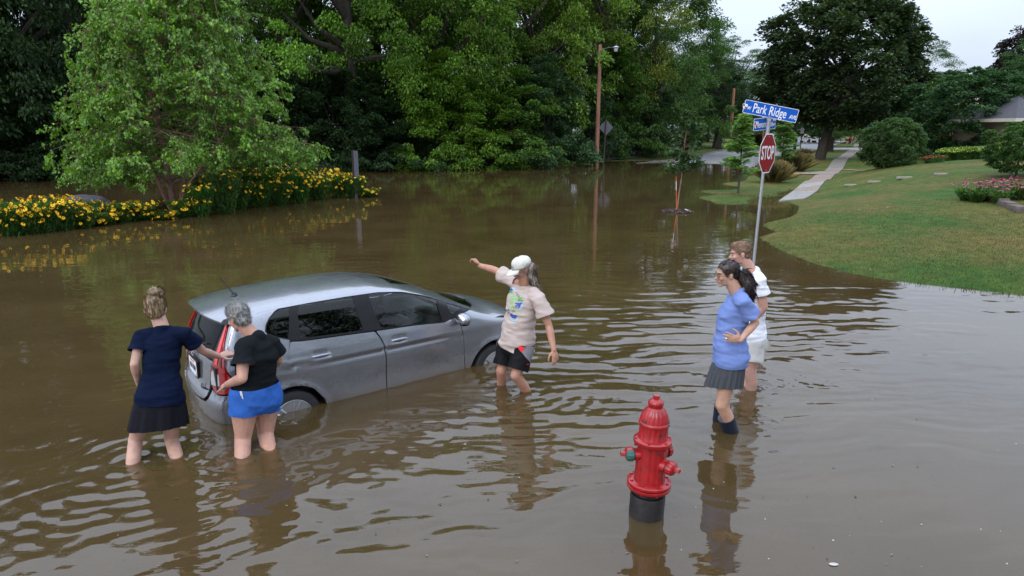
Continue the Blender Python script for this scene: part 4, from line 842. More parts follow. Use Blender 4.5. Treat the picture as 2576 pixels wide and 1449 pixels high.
# ---- ornamental grasses
M_straw = mat('grass_straw', (.20,.15,.075), .9, var=.35, vscale=9)
def grass_clump(P, H, R, label, n=2600, seed=0, col=(.17,.15,.06)):
    rs = np.random.RandomState(seed); a = rs.rand(n)*2*PI; th = np.abs(rs.randn(n))*.24; l = H*(.7+.4*rs.rand(n)); r0 = R*.35*np.sqrt(rs.rand(n))
    b = np.stack([r0*np.cos(a), r0*np.sin(a), np.zeros(n)], 1); lean_ = np.stack([np.cos(a)*np.sin(th), np.sin(a)*np.sin(th), np.cos(th)], 1)
    mid_ = b+lean_*(l*.6)[:,None]; tip = b+lean_*l[:,None]+np.stack([np.cos(a)*l*.25*th*2, np.sin(a)*l*.25*th*2, -l*.12*th*2], 1)
    s = np.stack([-np.sin(a), np.cos(a), 0*a], 1)*.010
    V = np.stack([b-s, b+s, mid_+s, tip, mid_-s], 1).reshape(-1, 3); F = np.arange(5*n).reshape(n, 5)
    o = thing('ornamental_grass', label, 'grass clump', (P[0], P[1], P[2])); link('blades', newmesh('blades', V, F, [M_leaf], False), o, color=col, kind='stuff')
    m2 = 700; i = rs.choice(n, m2); Pp = tip[i]+rs.randn(m2, 3)*.03; V, F = leaves(Pp, lean_[i], .10, rs, aspect=.25, droop=-.3); link('seed_heads', newmesh('seed_heads', V, F, [M_leaf], False), o, color=(.27,.19,.12), kind='stuff')
P = hit_ground(2002,432); grass_clump(P, 1.15, 1.1, 'rounded clump of tan ornamental grass left of the big tree trunk', seed=1, n=3200)
P = hit_ground(1943,459); grass_clump(P, 1.05, 1.0, 'tan ornamental grass clump just behind the stop sign', seed=2, n=3200)
P = hit_ground(2020,402); grass_clump(P, .9, .8, 'far small clump of ornamental grass at the foot of the big trunk', seed=3, n=1500)
P = hit_ground(1896,372); grass_clump(P, 2.0, 2.6, 'distant bushy grass clump beyond the road', seed=4, n=2500, col=(.10,.11,.045))
# ---- planting beyond the lawn
def low_bed(name, label, cat, pts, H, R, col, n, blade, aspect, topcol=None, ntop=0, tops=.05):
    ctr = np.mean(np.array(pts), axis=0); o = thing(name, label, cat, (ctr[0], ctr[1], float(T(ctr[0], ctr[1])))); Vs = []; Fs = []; k_ = 0; tv = []
    for i, p in enumerate(pts):
        V, F = plant_foliage(600+i+int(p[0]*10), H*(.9+.2*((i*37)%10)/10), R, n, blade, aspect); V = V+np.array([p[0]-ctr[0], p[1]-ctr[1], float(T(p[0], p[1]))-o.location.z]); Vs.append(V); Fs.append(F+k_); k_ += len(V)
        if topcol:
            rs = np.random.RandomState(i); a = rs.rand(ntop)*2*PI; r = R*np.sqrt(rs.rand(ntop)); tv.append(np.stack([r*np.cos(a)+p[0]-ctr[0], r*np.sin(a)+p[1]-ctr[1], H*(.80+.26*rs.rand(ntop))*(1-.22*(r/R)**2)+float(T(p[0], p[1]))-o.location.z], 1))
    link('foliage', newmesh('foliage', np.concatenate(Vs), np.concatenate(Fs), [M_leaf], False), o, color=col, kind='stuff')
    if topcol:
        P = np.concatenate(tv); rs = np.random.RandomState(1); V, F = leaves(P, rs.randn(len(P), 3), tops, rs, aspect=.9, droop=0); link('blossoms', newmesh('blossoms', V, F, [M_leaf], False), o, color=topcol, kind='stuff')
    return o
def line_pts(px0, py0, px1, py1, n, jit=.15, dy=0):
    rs = np.random.RandomState(n); out = []
    for k in range(n):
        P = hit_ground(px0+(px1-px0)*k/(n-1), py0+(py1-py0)*k/(n-1)); out.append((P[0]+rs.randn()*jit, P[1]+dy+rs.randn()*jit))
    return out
low_bed('flowering_hedge', 'long low hedge topped with pale lime-green blossoms along the top of the lawn', 'hedge', line_pts(2382,405,2545,402,18)+line_pts(2390,402,2545,399,16), .82, .55, (.06,.15,.03), 420, .12, .4, (.36,.48,.13), 420, .075)
low_bed('tan_grass_bed', 'low drift of brownish pink grasses behind the lime hedge', 'plants', line_pts(2400,392,2540,388,12, dy=1.0), 1.15, .8, (.14,.10,.05), 300, .2, .12, (.24,.14,.08), 130, .08)
low_bed('orange_flower_bed', 'patch of orange-yellow flowers beside the round bush', 'flowers', line_pts(2366,396,2420,395,6, dy=2.5), 1.6, .8, (.04,.07,.025), 400, .2, .2, (.62,.25,.01), 150, .10)
low_bed('red_flower_patch', 'tiny patch of red flowers at the lawn edge right of the round bush', 'flowers', line_pts(2335,411,2372,409,5, dy=.3), .35, .35, (.04,.09,.025), 200, .1, .3, (.5,.03,.02), 14, .08)
low_bed('pink_flower_patch', 'small pinkish plants at the foot of the round bush', 'flowers', line_pts(2228,418,2250,415,4, dy=.3), .7, .4, (.05,.07,.03), 200, .12, .3, (.30,.14,.17), 40, .07)
low_bed('shrub_bed', 'low dark green shrubs in front of the house', 'shrubs', line_pts(2430,384,2560,382,9, dy=4), 1.5, 1.3, (.05,.11,.03), 420, .22, .5)
# right edge: leafy shrub over a bed of pink coneflowers, edged with stone blocks
P = hit_ground(2578,452)
tree('leafy_shrub', 'leafy green shrub hanging over the right edge above the pink flowers', 'bush', P[0]+.35, P[1]+.9, 1.85, 1.05, .15, (.05,.115,.028), .04, th=.3, cat='bush', nl=5, seed=31)
P0 = hit_ground(2520,516)
bedc = thing('coneflower_bed', 'bed of pink drooping coneflowers above the stone edging at the right edge', 'flowers', (P0[0], P0[1], P0[2]))
rs = np.random.RandomState(12); Vs = []; Fs = []; k_ = 0
PK = mat('pink_petal', (.42,.12,.22), .6, var=.3, vscale=20); PC = mat('rust_cone', (.12,.03,.015), .8)
m = MB()
for k in range(9):
    a = 2*PI*k/9; ca, sa = math.cos(a), math.sin(a); l = .045; w = .011; m.add([(0,0,.0), (ca*l*.6-sa*w, sa*l*.6+ca*w, -.008), (ca*l, sa*l, -.026), (ca*l*.6+sa*w, sa*l*.6-ca*w, -.008)], [(0,3,2,1)], 0)
m.ell((0,0,.010), (.017,.017,.014), n=7, m=5, mi=1); PKM = m.mesh('flower', [PK, PC], False)
cl = [(rs.rand()*2.0-.15, rs.rand()*1.3+.1) for _ in range(18)]
for i, (dx, dy) in enumerate(cl):
    V, F = plant_foliage(900+i, .34, .30, 260, .13, .5); V = V+np.array([dx, dy, float(T(P0[0]+dx, P0[1]+dy))-P0[2]]); Vs.append(V); Fs.append(F+k_); k_ += len(V)
link('foliage', newmesh('foliage', np.concatenate(Vs), np.concatenate(Fs), [M_leaf], False), bedc, color=(.055,.12,.028), kind='stuff')
for k in range(150):
    dx, dy = cl[rs.randint(18)]; dx += rs.randn()*.18; dy += rs.randn()*.18; f = link('flower', PKM, bedc); f.location = (dx, dy, float(T(P0[0]+dx, P0[1]+dy))-P0[2]+.32+.26*rs.rand()); f.rotation_euler = (rs.randn()*.3-.15, rs.randn()*.3, 0); f.scale = (1.15,)*3
ed = thing('stone_edging', 'low edging of rough grey stone blocks along the coneflower bed', 'stone edging', (P0[0], P0[1], P0[2]))
prev = None
for i, (px, py) in enumerate([(2462,496),(2486,500),(2508,507),(2530,517),(2552,527),(2576,538)]):
    P = hit_ground(px, py)
    if prev is not None:
        c_ = (P+prev)/2; d_ = P-prev; m = MB(); R = Matrix.Rotation(math.atan2(d_[1], d_[0]), 3, 'Z')
        rs2 = np.random.RandomState(i); m.box((c_[0]-P0[0], c_[1]-P0[1]+.05, c_[2]-P0[2]+.06), (np.hypot(*d_[:2])*.96, .26, .17+.02*rs2.randn()), R, taper=.93); m.link('stone_block', [M_stone], ed, bevel=.022)
    prev = P
# foam bubbles drifting on the calm corner
rs = np.random.RandomState(44); m = MB()
for k in range(34):
    q = G(1700+870*rs.rand(), 900+540*rs.rand()**.7); r_ = .002+.006*rs.rand()**3; m.ell((q[0], q[1], .001), (r_, r_, r_*.6), n=8, m=4)
m.link('foam_bubbles', [mat('foam', (.34,.34,.33), .3)], None, kind='stuff')
q = G(2097,1421); lf = thing('floating_leaf', 'small pale leaf floating on the grey water near the bottom edge', 'leaf', (q[0], q[1], .006))
m = MB(); m.ell((0,0,0), (.030,.016,.003), n=14, m=4); m.link('blade', [mat('pale_leaf', (.42,.40,.38), .6)], lf)
rs = np.random.RandomState(47); m = MB()
for k in range(150):
    q = G(40+2400*rs.rand(), 600+830*rs.rand()); R = Matrix.Rotation(rs.rand()*6, 3, 'Z'); w_ = .006+.014*rs.rand()**2
    if float(T(q[0], q[1])) > -.08: continue
    m.add([R @ Vector(p)+Vector((q[0], q[1], .006)) for p in ((-w_,0,0),(0,-w_*.35,.002),(w_,0,0),(0,w_*.35,.002))], [(0,1,2,3)], int(rs.rand() < .35))
m.link('floating_debris', [mat('wet_debris', (.05,.04,.02), .5), M_chip], None, smooth=False, auto=False, kind='stuff')
# lawn grass blades near the water and over the near lawn
rs = np.random.RandomState(8); n = 120000
x = 4.5+11*rs.rand(n); y = 8+12*rs.rand(n); z = T(x, y); dens = fnoise(x, y, 2.0, 9)
k = (z > .004)&(z < 1.2)&(rs.rand(n) < np.clip((21-y)/11, 0, 1)); x, y, z = x[k], y[k], z[k]; n = len(x)
hh = .018+.024*rs.rand(n); a = rs.rand(n)*2*PI; w = .004+.003*rs.rand(n); lx = rs.randn(n)*.014; ly = rs.randn(n)*.014
V = np.stack([np.stack([x-np.cos(a)*w, y-np.sin(a)*w, z-.004], 1), np.stack([x+np.cos(a)*w, y+np.sin(a)*w, z-.004], 1), np.stack([x+lx, y+ly, z+hh], 1)], 1).reshape(-1, 3)
gr = link('grass', newmesh('grass', V, np.arange(3*n).reshape(n, 3), [M_leaf], False), kind='stuff', color=(.058,.098,.020))
# grass tips poking through the shallow water
n = 70000; x = 4.5+12*rs.rand(n); y = 8+38*rs.rand(n); z = T(x, y); k = (z > -.06+.03*rs.rand(n))&(z < .004); x, y, z = x[k], y[k], z[k]; n = len(x); a = rs.rand(n)*2*PI; w = .005+.004*rs.rand(n)
V = np.stack([np.stack([x-np.cos(a)*w, y-np.sin(a)*w, z], 1), np.stack([x+np.cos(a)*w, y+np.sin(a)*w, z], 1), np.stack([x+rs.randn(n)*.015, y+rs.randn(n)*.015, z+.05+.03*rs.rand(n)], 1)], 1).reshape(-1, 3)
link('flooded_grass', newmesh('flooded_grass', V, np.arange(3*n).reshape(n, 3), [M_leaf], False), kind='stuff', color=(.06,.085,.025))

# ------------------------------------------------------------ house at the right edge, roof beyond, far vehicles and walkers
M_brickw = mat('tan_brick', (.30,.24,.18), .85, var=.2, vscale=12); M_shing = mat('dark_shingle', (.045,.045,.052), .85, var=.4, vscale=9, bump=.4, bscale=25); M_glassd = mat('window_glass', (.02,.025,.03), .08, var=.1); M_cream = mat('cream_trim', (.5,.46,.38), .6, var=.08)
hx, hy = XW(2542, 42), 42.; hz_ = float(T(hx, hy))-.25
ho = thing('house', 'low house with dark shingle roof and tan walls, half hidden at the right edge', 'house', (hx+3.2, hy+3, hz_))
m = MB(); m.box((0,0,1.35), (6.4,6,2.9)); m.link('wall', [M_brickw], ho, smooth=False)
m = MB(); m.add([(-4.0,-3.9,2.62),(4,-3.9,2.62),(4,3.9,2.62),(-4,3.9,2.62),(-1.2,0,4.1),(4,0,4.1)], [(0,1,5,4),(1,2,5),(2,3,4,5),(3,0,4),(0,3,2,1)]); rf = m.link('roof', [M_shing], ho, smooth=False)
m = MB(); m.box((0,-3.93,2.55), (8.1,.04,.2)); m.box((-4.03,0,2.55), (.04,7.8,.2)); m.link('fascia', [M_cream], rf, smooth=False)
for xx in (-2.0, .3):
    m = MB(); m.box((xx,-3.02,1.3), (1.5,.08,1.7)); w_ = m.link('window', [M_cream], ho, smooth=False); m = MB(); m.box((xx,-3.07,1.3), (1.32,.03,1.52)); m.link('pane', [M_glassd], w_, smooth=False)
m = MB(); m.box((-3.02+.0,-3.4,1.25), (.14,.14,2.6)); m.link('porch_post', [M_cream], ho, smooth=False)
ho2 = thing('house', 'distant house with a pale tan roof seen above the small trees', 'house', (XW(2455,86), 86, 1.5))
m = MB(); m.box((0,0,2.0), (9,7,4)); m.link('wall', [M_brickw], ho2, smooth=False); m = MB(); m.add([(-7,-4.4,3.9),(5.2,-4.4,3.9),(5.2,4.4,3.9),(-7,4.4,3.9),(-2.5,0,6.6),(3.4,0,6.6)], [(0,1,5,4),(1,2,5),(2,3,4,5),(3,0,4),(0,3,2,1)]); r_ = m.link('roof', [mat('tan_shingle', (.42,.33,.24), .9, var=.15)], ho2, smooth=False)
m = MB(); m.box((1.5,-.6,6.6), (1.3,.9,1.4)); m.link('chimney', [M_cream], r_, smooth=False)
m = MB(); m.box((-2,-3.52,2), (1.6,.05,1.3)); m.link('window', [M_glassd], ho2, smooth=False)
def far_car(px, y, col, label, face=0.3, z=None):
    x = XW(px, y); o = thing('parked_car', label, 'car', (x, y, float(T(x, y)) if z is None else z), rz=face)
    pr = [(-2.15,.35),(-2.2,.8),(-1.95,.98),(-1.2,1.0),(-.7,1.42),(.75,1.45),(1.35,1.02),(2.05,.88),(2.2,.6),(2.15,.35)]
    m = MB(); Mx = Matrix(((1,0,0,0),(0,0,1,0),(0,1,0,0),(0,0,0,1))); m.prism(pr, -.85, .85, M=Mx); m.link('body', [mat('far_paint_'+str(px), col, .3, .3, var=.03)], o, bevel=.06)
    m = MB(); m.prism([(-1.1,1.02),(-.68,1.37),(.72,1.39),(1.2,1.02)], -.86, .86, M=Mx); m.link('window', [M_glassd], o, smooth=False)
    for wx_ in (-1.35, 1.35):
        for wy_ in (-.78, .78): m = MB(); m.lathe([(.2,-.1),(.32,-.1),(.32,.1),(.2,.1)], 14, c=(wx_, wy_, .32), R=Matrix.Rotation(PI/2, 3, 'X')); m.link('wheel', [M_tyre], o)
far_car(1948, 112, (.65,.65,.66), 'distant white car in the parking area behind the stop sign', z=.5); far_car(1976, 116, (.5,.52,.55), 'distant pale silver car right of the white one', .1, z=.5); far_car(2040, 120, (.6,.58,.55), 'distant cream-coloured car left of the big trunk', .4, z=.4)
far_car(2222, 90, (.02,.02,.022), 'black car parked in deep shade behind the round bush', 1.2)

for i, (x, y, H, R, k, col, w_) in enumerate([(14.5,-5,15,5.4,'broad_a',MD,'nearest one, on the right'),(23,-12,13,6,'broad_b',MD,'tall one, far right'),(4,-17,12,5.5,'broad_c',DK,'straight behind'),(31,-3,15,6.5,'broad_c',MD,'beside the lawn'),(-9,-18,13,6,'broad_a',MD,'on the left'),(33,-20,14,7,'broad_b',DK,'darkest and farthest')]):
    tree('street_tree', 'green street tree behind the viewpoint, '+w_, k, x, y, H, R, 1.5, col, .25, group='street trees behind the viewpoint', rz=i*1.3, nl=5, seed=i+200)

rs = np.random.RandomState(61); m = MB(); n_ = 0
while n_ < 90:
    x = 5+10*rs.rand(); y = 9+14*rs.rand(); z = float(T(x, y))
    if not (-.01 < z < 1.) or (z > .03 and rs.rand() < .6): continue
    n_ += 1; R = Matrix.Rotation(rs.rand()*6, 3, 'Z') @ Matrix.Rotation(rs.randn()*.3, 3, 'X'); w_ = .02+.025*rs.rand()
    m.add([R @ Vector(p)+Vector((x, y, z+.03)) for p in ((-w_,0,0),(0,-w_*.5,.004),(w_,0,.002),(0,w_*.5,.004))], [(0,1,2,3)], int(rs.rand() < .4))
m.link('leaf_litter', [mat('dead_leaf', (.28,.18,.08), .8, var=.3), M_mulch], None, smooth=False, auto=False, kind='stuff')

# ------------------------------------------------------------ the car (car axes: x forward from rear axle, y left, z up from the road)
KC = .9615; CO = Vector((-2.629, 6.812, -.365)); CY = .651
def sm(x, a, b): t_ = np.clip((x-a)/(b-a), 0, 1); return t_*t_*(3-2*t_)
def TZ(x): return np.interp(x, [-.75,-.66,-.4,-.1,.3,.8,1.1,1.4,1.7,2.0,2.3,2.50,2.75,3.0,3.2,3.32], [1.36,1.40,1.455,1.492,1.517,1.525,1.513,1.462,1.365,1.245,1.125,1.055,1.005,.93,.83,.72])
def TZs(x): return (TZ(x-.06)+TZ(x-.02)+TZ(x+.02)+TZ(x+.06))/4
def WZ(z): return np.interp(z, [.1,.2,.32,.5,.7,.88,.96,1.03,1.2,1.35,1.45,1.6], [.76,.80,.818,.838,.8475,.842,.825,.798,.728,.66,.605,.50])
def WZs(z): return (WZ(z-.03)+WZ(z-.01)+WZ(z+.01)+WZ(z+.03))/4
def Wf(x, z):
    w = WZs(z); w = w-.11*sm(x, 2.3, 3.35)**1.2-.10*sm(-x, .1, .8)**1.1*1.0
    zc = .855+.035*(1-sm(x, -.5, .6))-.03*sm(x, 1.4, 2.2)              # character line
    amp = .020*(1-sm(x, 1.5, 2.35))*sm(x, -.75, -.3)
    w = w-amp*np.exp(-((z-zc+.020)/.022)**2)+amp*.5*np.exp(-((z-zc-.02)/.03)**2)
    w = w+.010*np.exp(-((z-.36)/.10)**2)*sm(x, .35, .6)*(1-sm(x, 1.9, 2.15))-.012*np.exp(-((z-.52)/.11)**2)*sm(x, .4, .7)*(1-sm(x, 1.9, 2.1))
    for ax in (0., 2.53):
        r = np.hypot(x-ax, z-.30); w = w+.016*np.exp(-((r-.36)/.045)**2)*(z > .3)
    for hx_ in (.335, 1.235):                                           # finger cups behind the handles
        w = w-.016*np.exp(-(((x-hx_)/.085)**4+((z-.915)/.042)**4))
    return w
def Tf(x, y):
    ay = np.abs(y); t_ = TZs(x); return t_-.055*(ay/.62)**2.4-.02*sm(x, 2.4, 3.3)*(ay/.6)**2
def Rf_(y, z):
    c_ = np.interp(z, [.1,.25,.40,.52,.60,.66,.72,.95,1.02,1.15,1.3,1.42,1.6], [-.66,-.70,-.745,-.755,-.745,-.715,-.705,-.69,-.675,-.615,-.535,-.47,-.36]); return c_+.09*(np.abs(y)/.75)**2.6
def Ff_(y, z):
    c_ = np.interp(z, [.1,.3,.5,.7,.8,.9,1.0,1.4], [3.22,3.31,3.32,3.27,3.22,3.1,2.9,2.4]); return c_-.30*(np.abs(y)/.8)**2.6
def FF(x, y, z):
    k = .022; a = [np.abs(y)-Wf(x, z), z-Tf(x, y), Rf_(y, z)-x, x-Ff_(y, z)]
    m_ = np.maximum.reduce(a); s_ = sum(np.exp((q-m_)/k) for q in a); return m_+k*np.log(s_)
def FW2(x, y, z): return FF(x, y, z)
def proj(o, d, lo, hi, off=0., n=26):       # along o+t d (inside -> outside), vectorised
    lo = np.full(len(o), float(lo)); hi = np.full(len(o), float(hi))
    for _ in range(n):
        mid_ = (lo+hi)/2; P = o+d*mid_[:,None]; ins = FF(P[:,0], P[:,1], P[:,2]) < off; lo = np.where(ins, mid_, lo); hi = np.where(ins, hi, mid_)
    return o+d*((lo+hi)/2)[:,None]
Z0 = .72
def mapA(uv, side, off=0.):                 # u = x, v = angle above the horizontal * .8
    th = uv[:,1]/.8; o = np.stack([uv[:,0], 0*th, 0*th+Z0], 1); d = np.stack([0*th, side*np.cos(th), np.sin(th)], 1); return proj(o, d, 0, 1.3, off)
def invA(P): return np.stack([P[:,0], .8*np.arctan2(P[:,2]-Z0, np.abs(P[:,1]))], 1)
XR = .35
def mapR(uv, side, off=0.):                 # u = angle from straight back, v = z
    ph = uv[:,0]/1.1; o = np.stack([0*ph+XR, 0*ph, uv[:,1]], 1); d = np.stack([-np.cos(ph), side*np.sin(ph), 0*ph], 1); return proj(o, d, 0, 1.8, off)
def invR(P): return np.stack([1.1*np.arctan2(np.abs(P[:,1]), XR-P[:,0]), P[:,2]], 1)
def invRs(P, side): return np.stack([1.1*np.arctan2(side*P[:,1], XR-P[:,0]), P[:,2]], 1)
XF = 2.0
def mapF(uv, side, off=0.):
    ph = uv[:,0]/1.1; o = np.stack([0*ph+XF, 0*ph, uv[:,1]], 1); d = np.stack([np.cos(ph), side*np.sin(ph), 0*ph], 1); return proj(o, d, 0, 1.6, off)
def mapS(P):                                # (x,z) -> surface, right side
    P = np.array(P, float); o = np.stack([P[:,0], 0*P[:,0], P[:,1]], 1); return proj(o, np.tile([0,-1.,0], (len(P),1)), 0, 1.3)
def grad(P):
    e = 2e-3; g = np.stack([FF(P[:,0]+e, P[:,1], P[:,2])-FF(P[:,0]-e, P[:,1], P[:,2]), FF(P[:,0], P[:,1]+e, P[:,2])-FF(P[:,0], P[:,1]-e, P[:,2]), FF(P[:,0], P[:,1], P[:,2]+e)-FF(P[:,0], P[:,1], P[:,2]-e)], 1)
    return g/np.maximum(np.linalg.norm(g, axis=1, keepdims=True), 1e-9)
_c, _s = math.cos(CY), math.sin(CY)
def w2c(P): P = (np.asarray(P)-np.array(CO))/KC; return np.stack([P[...,0]*_c+P[...,1]*_s, -P[...,0]*_s+P[...,1]*_c, P[...,2]], -1)
def c2w(P): P = Vector(P)*KC; return Vector((P.x*_c-P.y*_s, P.x*_s+P.y*_c, P.z))+CO
def trace(pts):                             # sight lines met with the body surface -> car coordinates
    out = []
    o = w2c(np.array([[0,0,CH]]))[0]
    for q in pts:
        if q[0] == 'xz': out.append(mapS([q[1:]])[0]); continue
        if q[0] == 'xyz': out.append(np.array(q[1:])); continue
        e = w2c(np.array([[0,0,CH]])+ray(*q))[0]; d = e-o; d /= np.linalg.norm(d)
        t_ = np.linspace(3, 13, 1200); P = o+d*t_[:,None]; f = FF(P[:,0], P[:,1], P[:,2]); i = np.argmax(f < 0)
        if not (f < 0).any(): i = np.argmin(f); out.append(P[i]); continue
        lo, hi = t_[i-1], t_[i]
        for _ in range(30):
            m_ = (lo+hi)/2; p = o+d*m_
            if FF(*[np.array([v]) for v in p])[0] < 0: hi = m_
            else: lo = m_
        out.append(o+d*hi)
    return np.array(out)
def C2(*pts): return [(p[0], *p[1:]) if isinstance(p[0], str) else (708.6+.3112*p[0], 644.2+.3112*p[1]) for p in pts]
def C1(*pts): return [(p[0], *p[1:]) if isinstance(p[0], str) else (289.9+.3779*p[0], 644.2+.3779*p[1]) for p in pts]
def smooth_poly(P, r=0.03, corner=.8):      # chaikin-like rounding with densify
    P = np.asarray(P); out = []
    n = len(P)
    for i in range(n):
        a, b, c_ = P[i-1], P[i], P[(i+1)%n]; l1 = np.hypot(*(a-b)); l2 = np.hypot(*(c_-b)); t1 = min(r/l1 if l1 else 0, .42); t2 = min(r/l2 if l2 else 0, .42)
        A_ = b+(a-b)*t1; B_ = b+(c_-b)*t2
        for k in range(5): u = k/4; out.append((1-u)**2*A_+2*u*(1-u)*b+u*u*B_)
    return np.array(out)
def densify(P, st):
    out = []; n = len(P)
    for i in range(n):
        a, b = P[i], P[(i+1)%n]; l = np.hypot(*(b-a)); k = max(1, int(math.ceil(l/st)))
        for j in range(k): out.append(a+(b-a)*j/k)
    return np.array(out)
def inside(P, poly):
    x, y = P[:,0], P[:,1]; c_ = np.zeros(len(P), bool); n = len(poly); j = n-1
    for i in range(n):
        xi, yi = poly[i]; xj, yj = poly[j]
        if abs(yj-yi) > 1e-12: c_ ^= ((yi > y) != (yj > y)) & (x < (xj-xi)*(y-yi)/(yj-yi)+xi)
        j = i
    return c_
def shrink(P, g):                           # inset by g
    P = np.asarray(P); n = len(P); A_ = 0.5*np.sum(P[:,0]*np.roll(P[:,1], -1)-np.roll(P[:,0], -1)*P[:,1]); s_ = 1 if A_ > 0 else -1; out = []
    for i in range(n):
        a, c_ = P[i-1], P[(i+1)%n]; t_ = c_-a; l = np.hypot(*t_); nn = np.array([-t_[1], t_[0]])/max(l, 1e-9)*s_; out.append(P[i]+nn*g)
    return np.array(out)
def panel(name, poly, mapf, side, mats, parent, gap=.0025, st=.035, off=0., holes=(), lip=.02, label=None, kind=None):
    poly = shrink(densify(np.asarray(poly), st), gap); bnd = [poly]+[densify(np.asarray(h), st) for h in holes]
    lo = poly.min(0); hi = poly.max(0)
    gx_, gy_ = np.meshgrid(np.arange(lo[0], hi[0], st), np.arange(lo[1], hi[1], st)); Q = np.stack([gx_.ravel(), gy_.ravel()], 1)+1e-4
    k = inside(Q, poly)
    for h in bnd[1:]: k &= ~inside(Q, h)
    Q = Q[k]; allb = np.concatenate(bnd)
    if len(Q): dmin = np.min(np.hypot(Q[:,None,0]-allb[None,:,0], Q[:,None,1]-allb[None,:,1]), axis=1); Q = Q[dmin > st*.4]
    pts = [Vector((a, b)) for a, b in np.concatenate([allb, Q])]; ed_ = []; b0 = 0
    for b in bnd: n = len(b); ed_ += [(b0+i, b0+(i+1)%n) for i in range(n)]; b0 += n
    vo, eo, fo, _a, _b, _c2 = geometry.delaunay_2d_cdt(pts, ed_, [], 0, 1e-6)
    U = np.array([[v.x, v.y] for v in vo]); cen = np.array([U[list(f)].mean(0) for f in fo]); k = inside(cen, poly)
    for h in bnd[1:]: k &= ~inside(cen, h)
    fo = [f for f, kk in zip(fo, k) if kk]
    P = mapf(U, side); nrm = grad(P); P = P+nrm*off
    # orient outwards
    F2 = []
    for f in fo:
        a, b, c_ = P[f[0]], P[f[1]], P[f[2]]; nn = np.cross(b-a, c_-a)
        F2.append(tuple(f) if nn @ nrm[f[0]] > 0 else tuple(reversed(f)))
    # lips turned inwards round every edge
    V = [tuple(p) for p in P]; Nn = [tuple(q) for q in nrm]; 
    if lip:
        cnt_ = {}
        for f in F2:
            for i in range(3): e = (f[i], f[(i+1)%3]); cnt_[e] = 1
        for (a, b) in list(cnt_):
            if (b, a) not in cnt_:
                i0 = len(V); na = (nrm[a]+nrm[b])/2; V += [tuple(P[a]), tuple(P[b]), tuple(P[b]-nrm[b]*lip), tuple(P[a]-nrm[a]*lip)]
                out_ = np.cross(P[b]-P[a], na); out_ /= max(np.linalg.norm(out_), 1e-9); Nn += [tuple(out_)]*4; F2.append((i0+1, i0, i0+3, i0+2))
    me = newmesh(name, V, F2, mats, True)
    try: me.normals_split_custom_set_from_vertices([Vector(q) for q in Nn])
    except Exception as ex: print('normals', ex)
    return link(name, me, parent, label=label, kind=kind)
# materials
M_paint = mat('silver_paint', (.28,.29,.32), .25, .75, var=.03, vscale=3, spec=.5, coat=.9, drops=True, mud=True)
M_gl = bpy.data.materials.new('car_glass'); M_gl.use_nodes = True
def glass(name, tint, keep):
    m = bpy.data.materials.new(name); m.use_nodes = True; t = m.node_tree; t.nodes.clear()
    tr = N(t, 'ShaderNodeBsdfTransparent'); tr.inputs[0].default_value = (*tint, 1); gl = N(t, 'ShaderNodeBsdfGlossy', Roughness=.01); fr = N(t, 'ShaderNodeFresnel', IOR=1.5)
    c = N(t, 'ShaderNodeTexCoord'); v = N(t, 'ShaderNodeTexVoronoi', Scale=80.0); L(t, c.outputs['Object'], v.inputs['Vector'])
    a = N(t, 'ShaderNodeMapRange'); a.inputs['From Min'].default_value = .28; a.inputs['From Max'].default_value = .06; L(t, v.outputs['Distance'], a.inputs['Value'])
    n3 = N(t, 'ShaderNodeSeparateXYZ'); L(t, v.outputs['Color'], n3.inputs[0]); g = N(t, 'ShaderNodeMath', operation='GREATER_THAN'); g.inputs[1].default_value = .6; L(t, n3.outputs[0], g.inputs[0])
    mm = N(t, 'ShaderNodeMath', operation='MULTIPLY'); L(t, g.outputs[0], mm.inputs[0]); L(t, a.outputs[0], mm.inputs[1])
    b = N(t, 'ShaderNodeBump', Strength=.6); b.inputs['Distance'].default_value = .004; L(t, mm.outputs[0], b.inputs['Height']); L(t, b.outputs[0], gl.inputs['Normal']); L(t, b.outputs[0], fr.inputs['Normal'])
    mx = N(t, 'ShaderNodeMixShader'); L(t, fr.outputs[0], mx.inputs[0]); L(t, tr.outputs[0], mx.inputs[1]); L(t, gl.outputs[0], mx.inputs[2]); o = N(t, 'ShaderNodeOutputMaterial'); L(t, mx.outputs[0], o.inputs[0]); return m
bpy.data.materials.remove(M_gl)
M_gl = glass('window_glass_clear', (.55,.64,.60), 1); M_gld = glass('window_glass_tinted', (.10,.12,.12), 1)
M_trim = mat('black_trim', (.008,.008,.009), .45, var=.1, spec=.25, drops=True)
M_lampr = mat('lamp_red', (.38,.008,.008), .12, var=.15, vscale=12, coat=1.); M_lampb = mat('lamp_bright_red', (.85,.035,.02), .2, var=.1, coat=1.); M_lampd = mat('lamp_dark_red', (.10,.012,.018), .12, var=.1, coat=1.)
M_lampw = mat('lamp_clear', (.62,.63,.64), .15, .3, var=.35, vscale=60, coat=1., stretch=(.2,.2,1)); M_rim = mat('alloy', (.55,.56,.58), .3, .85, var=.08); M_int = mat('interior_fabric', (.05,.05,.052), .9, var=.3, vscale=30); M_intg = mat('interior_grey', (.12,.12,.12), .8, var=.2)
M_chrome = mat('chrome', (.7,.7,.72), .12, 1., var=.03)
car = thing('hatchback_car', 'silver hatchback car stranded wheel-deep in the flood water', 'car', CO, rz=CY); car.scale = (KC,)*3
A = lambda pts: invA(trace(pts))
def arch(cx, r, a0, a1, n=14):              # arc points in (x,z) -> domain A
    th = np.radians(np.linspace(a0, a1, n)); return invA(mapS(np.stack([cx+r*np.cos(th), .30+r*np.sin(th)], 1)))
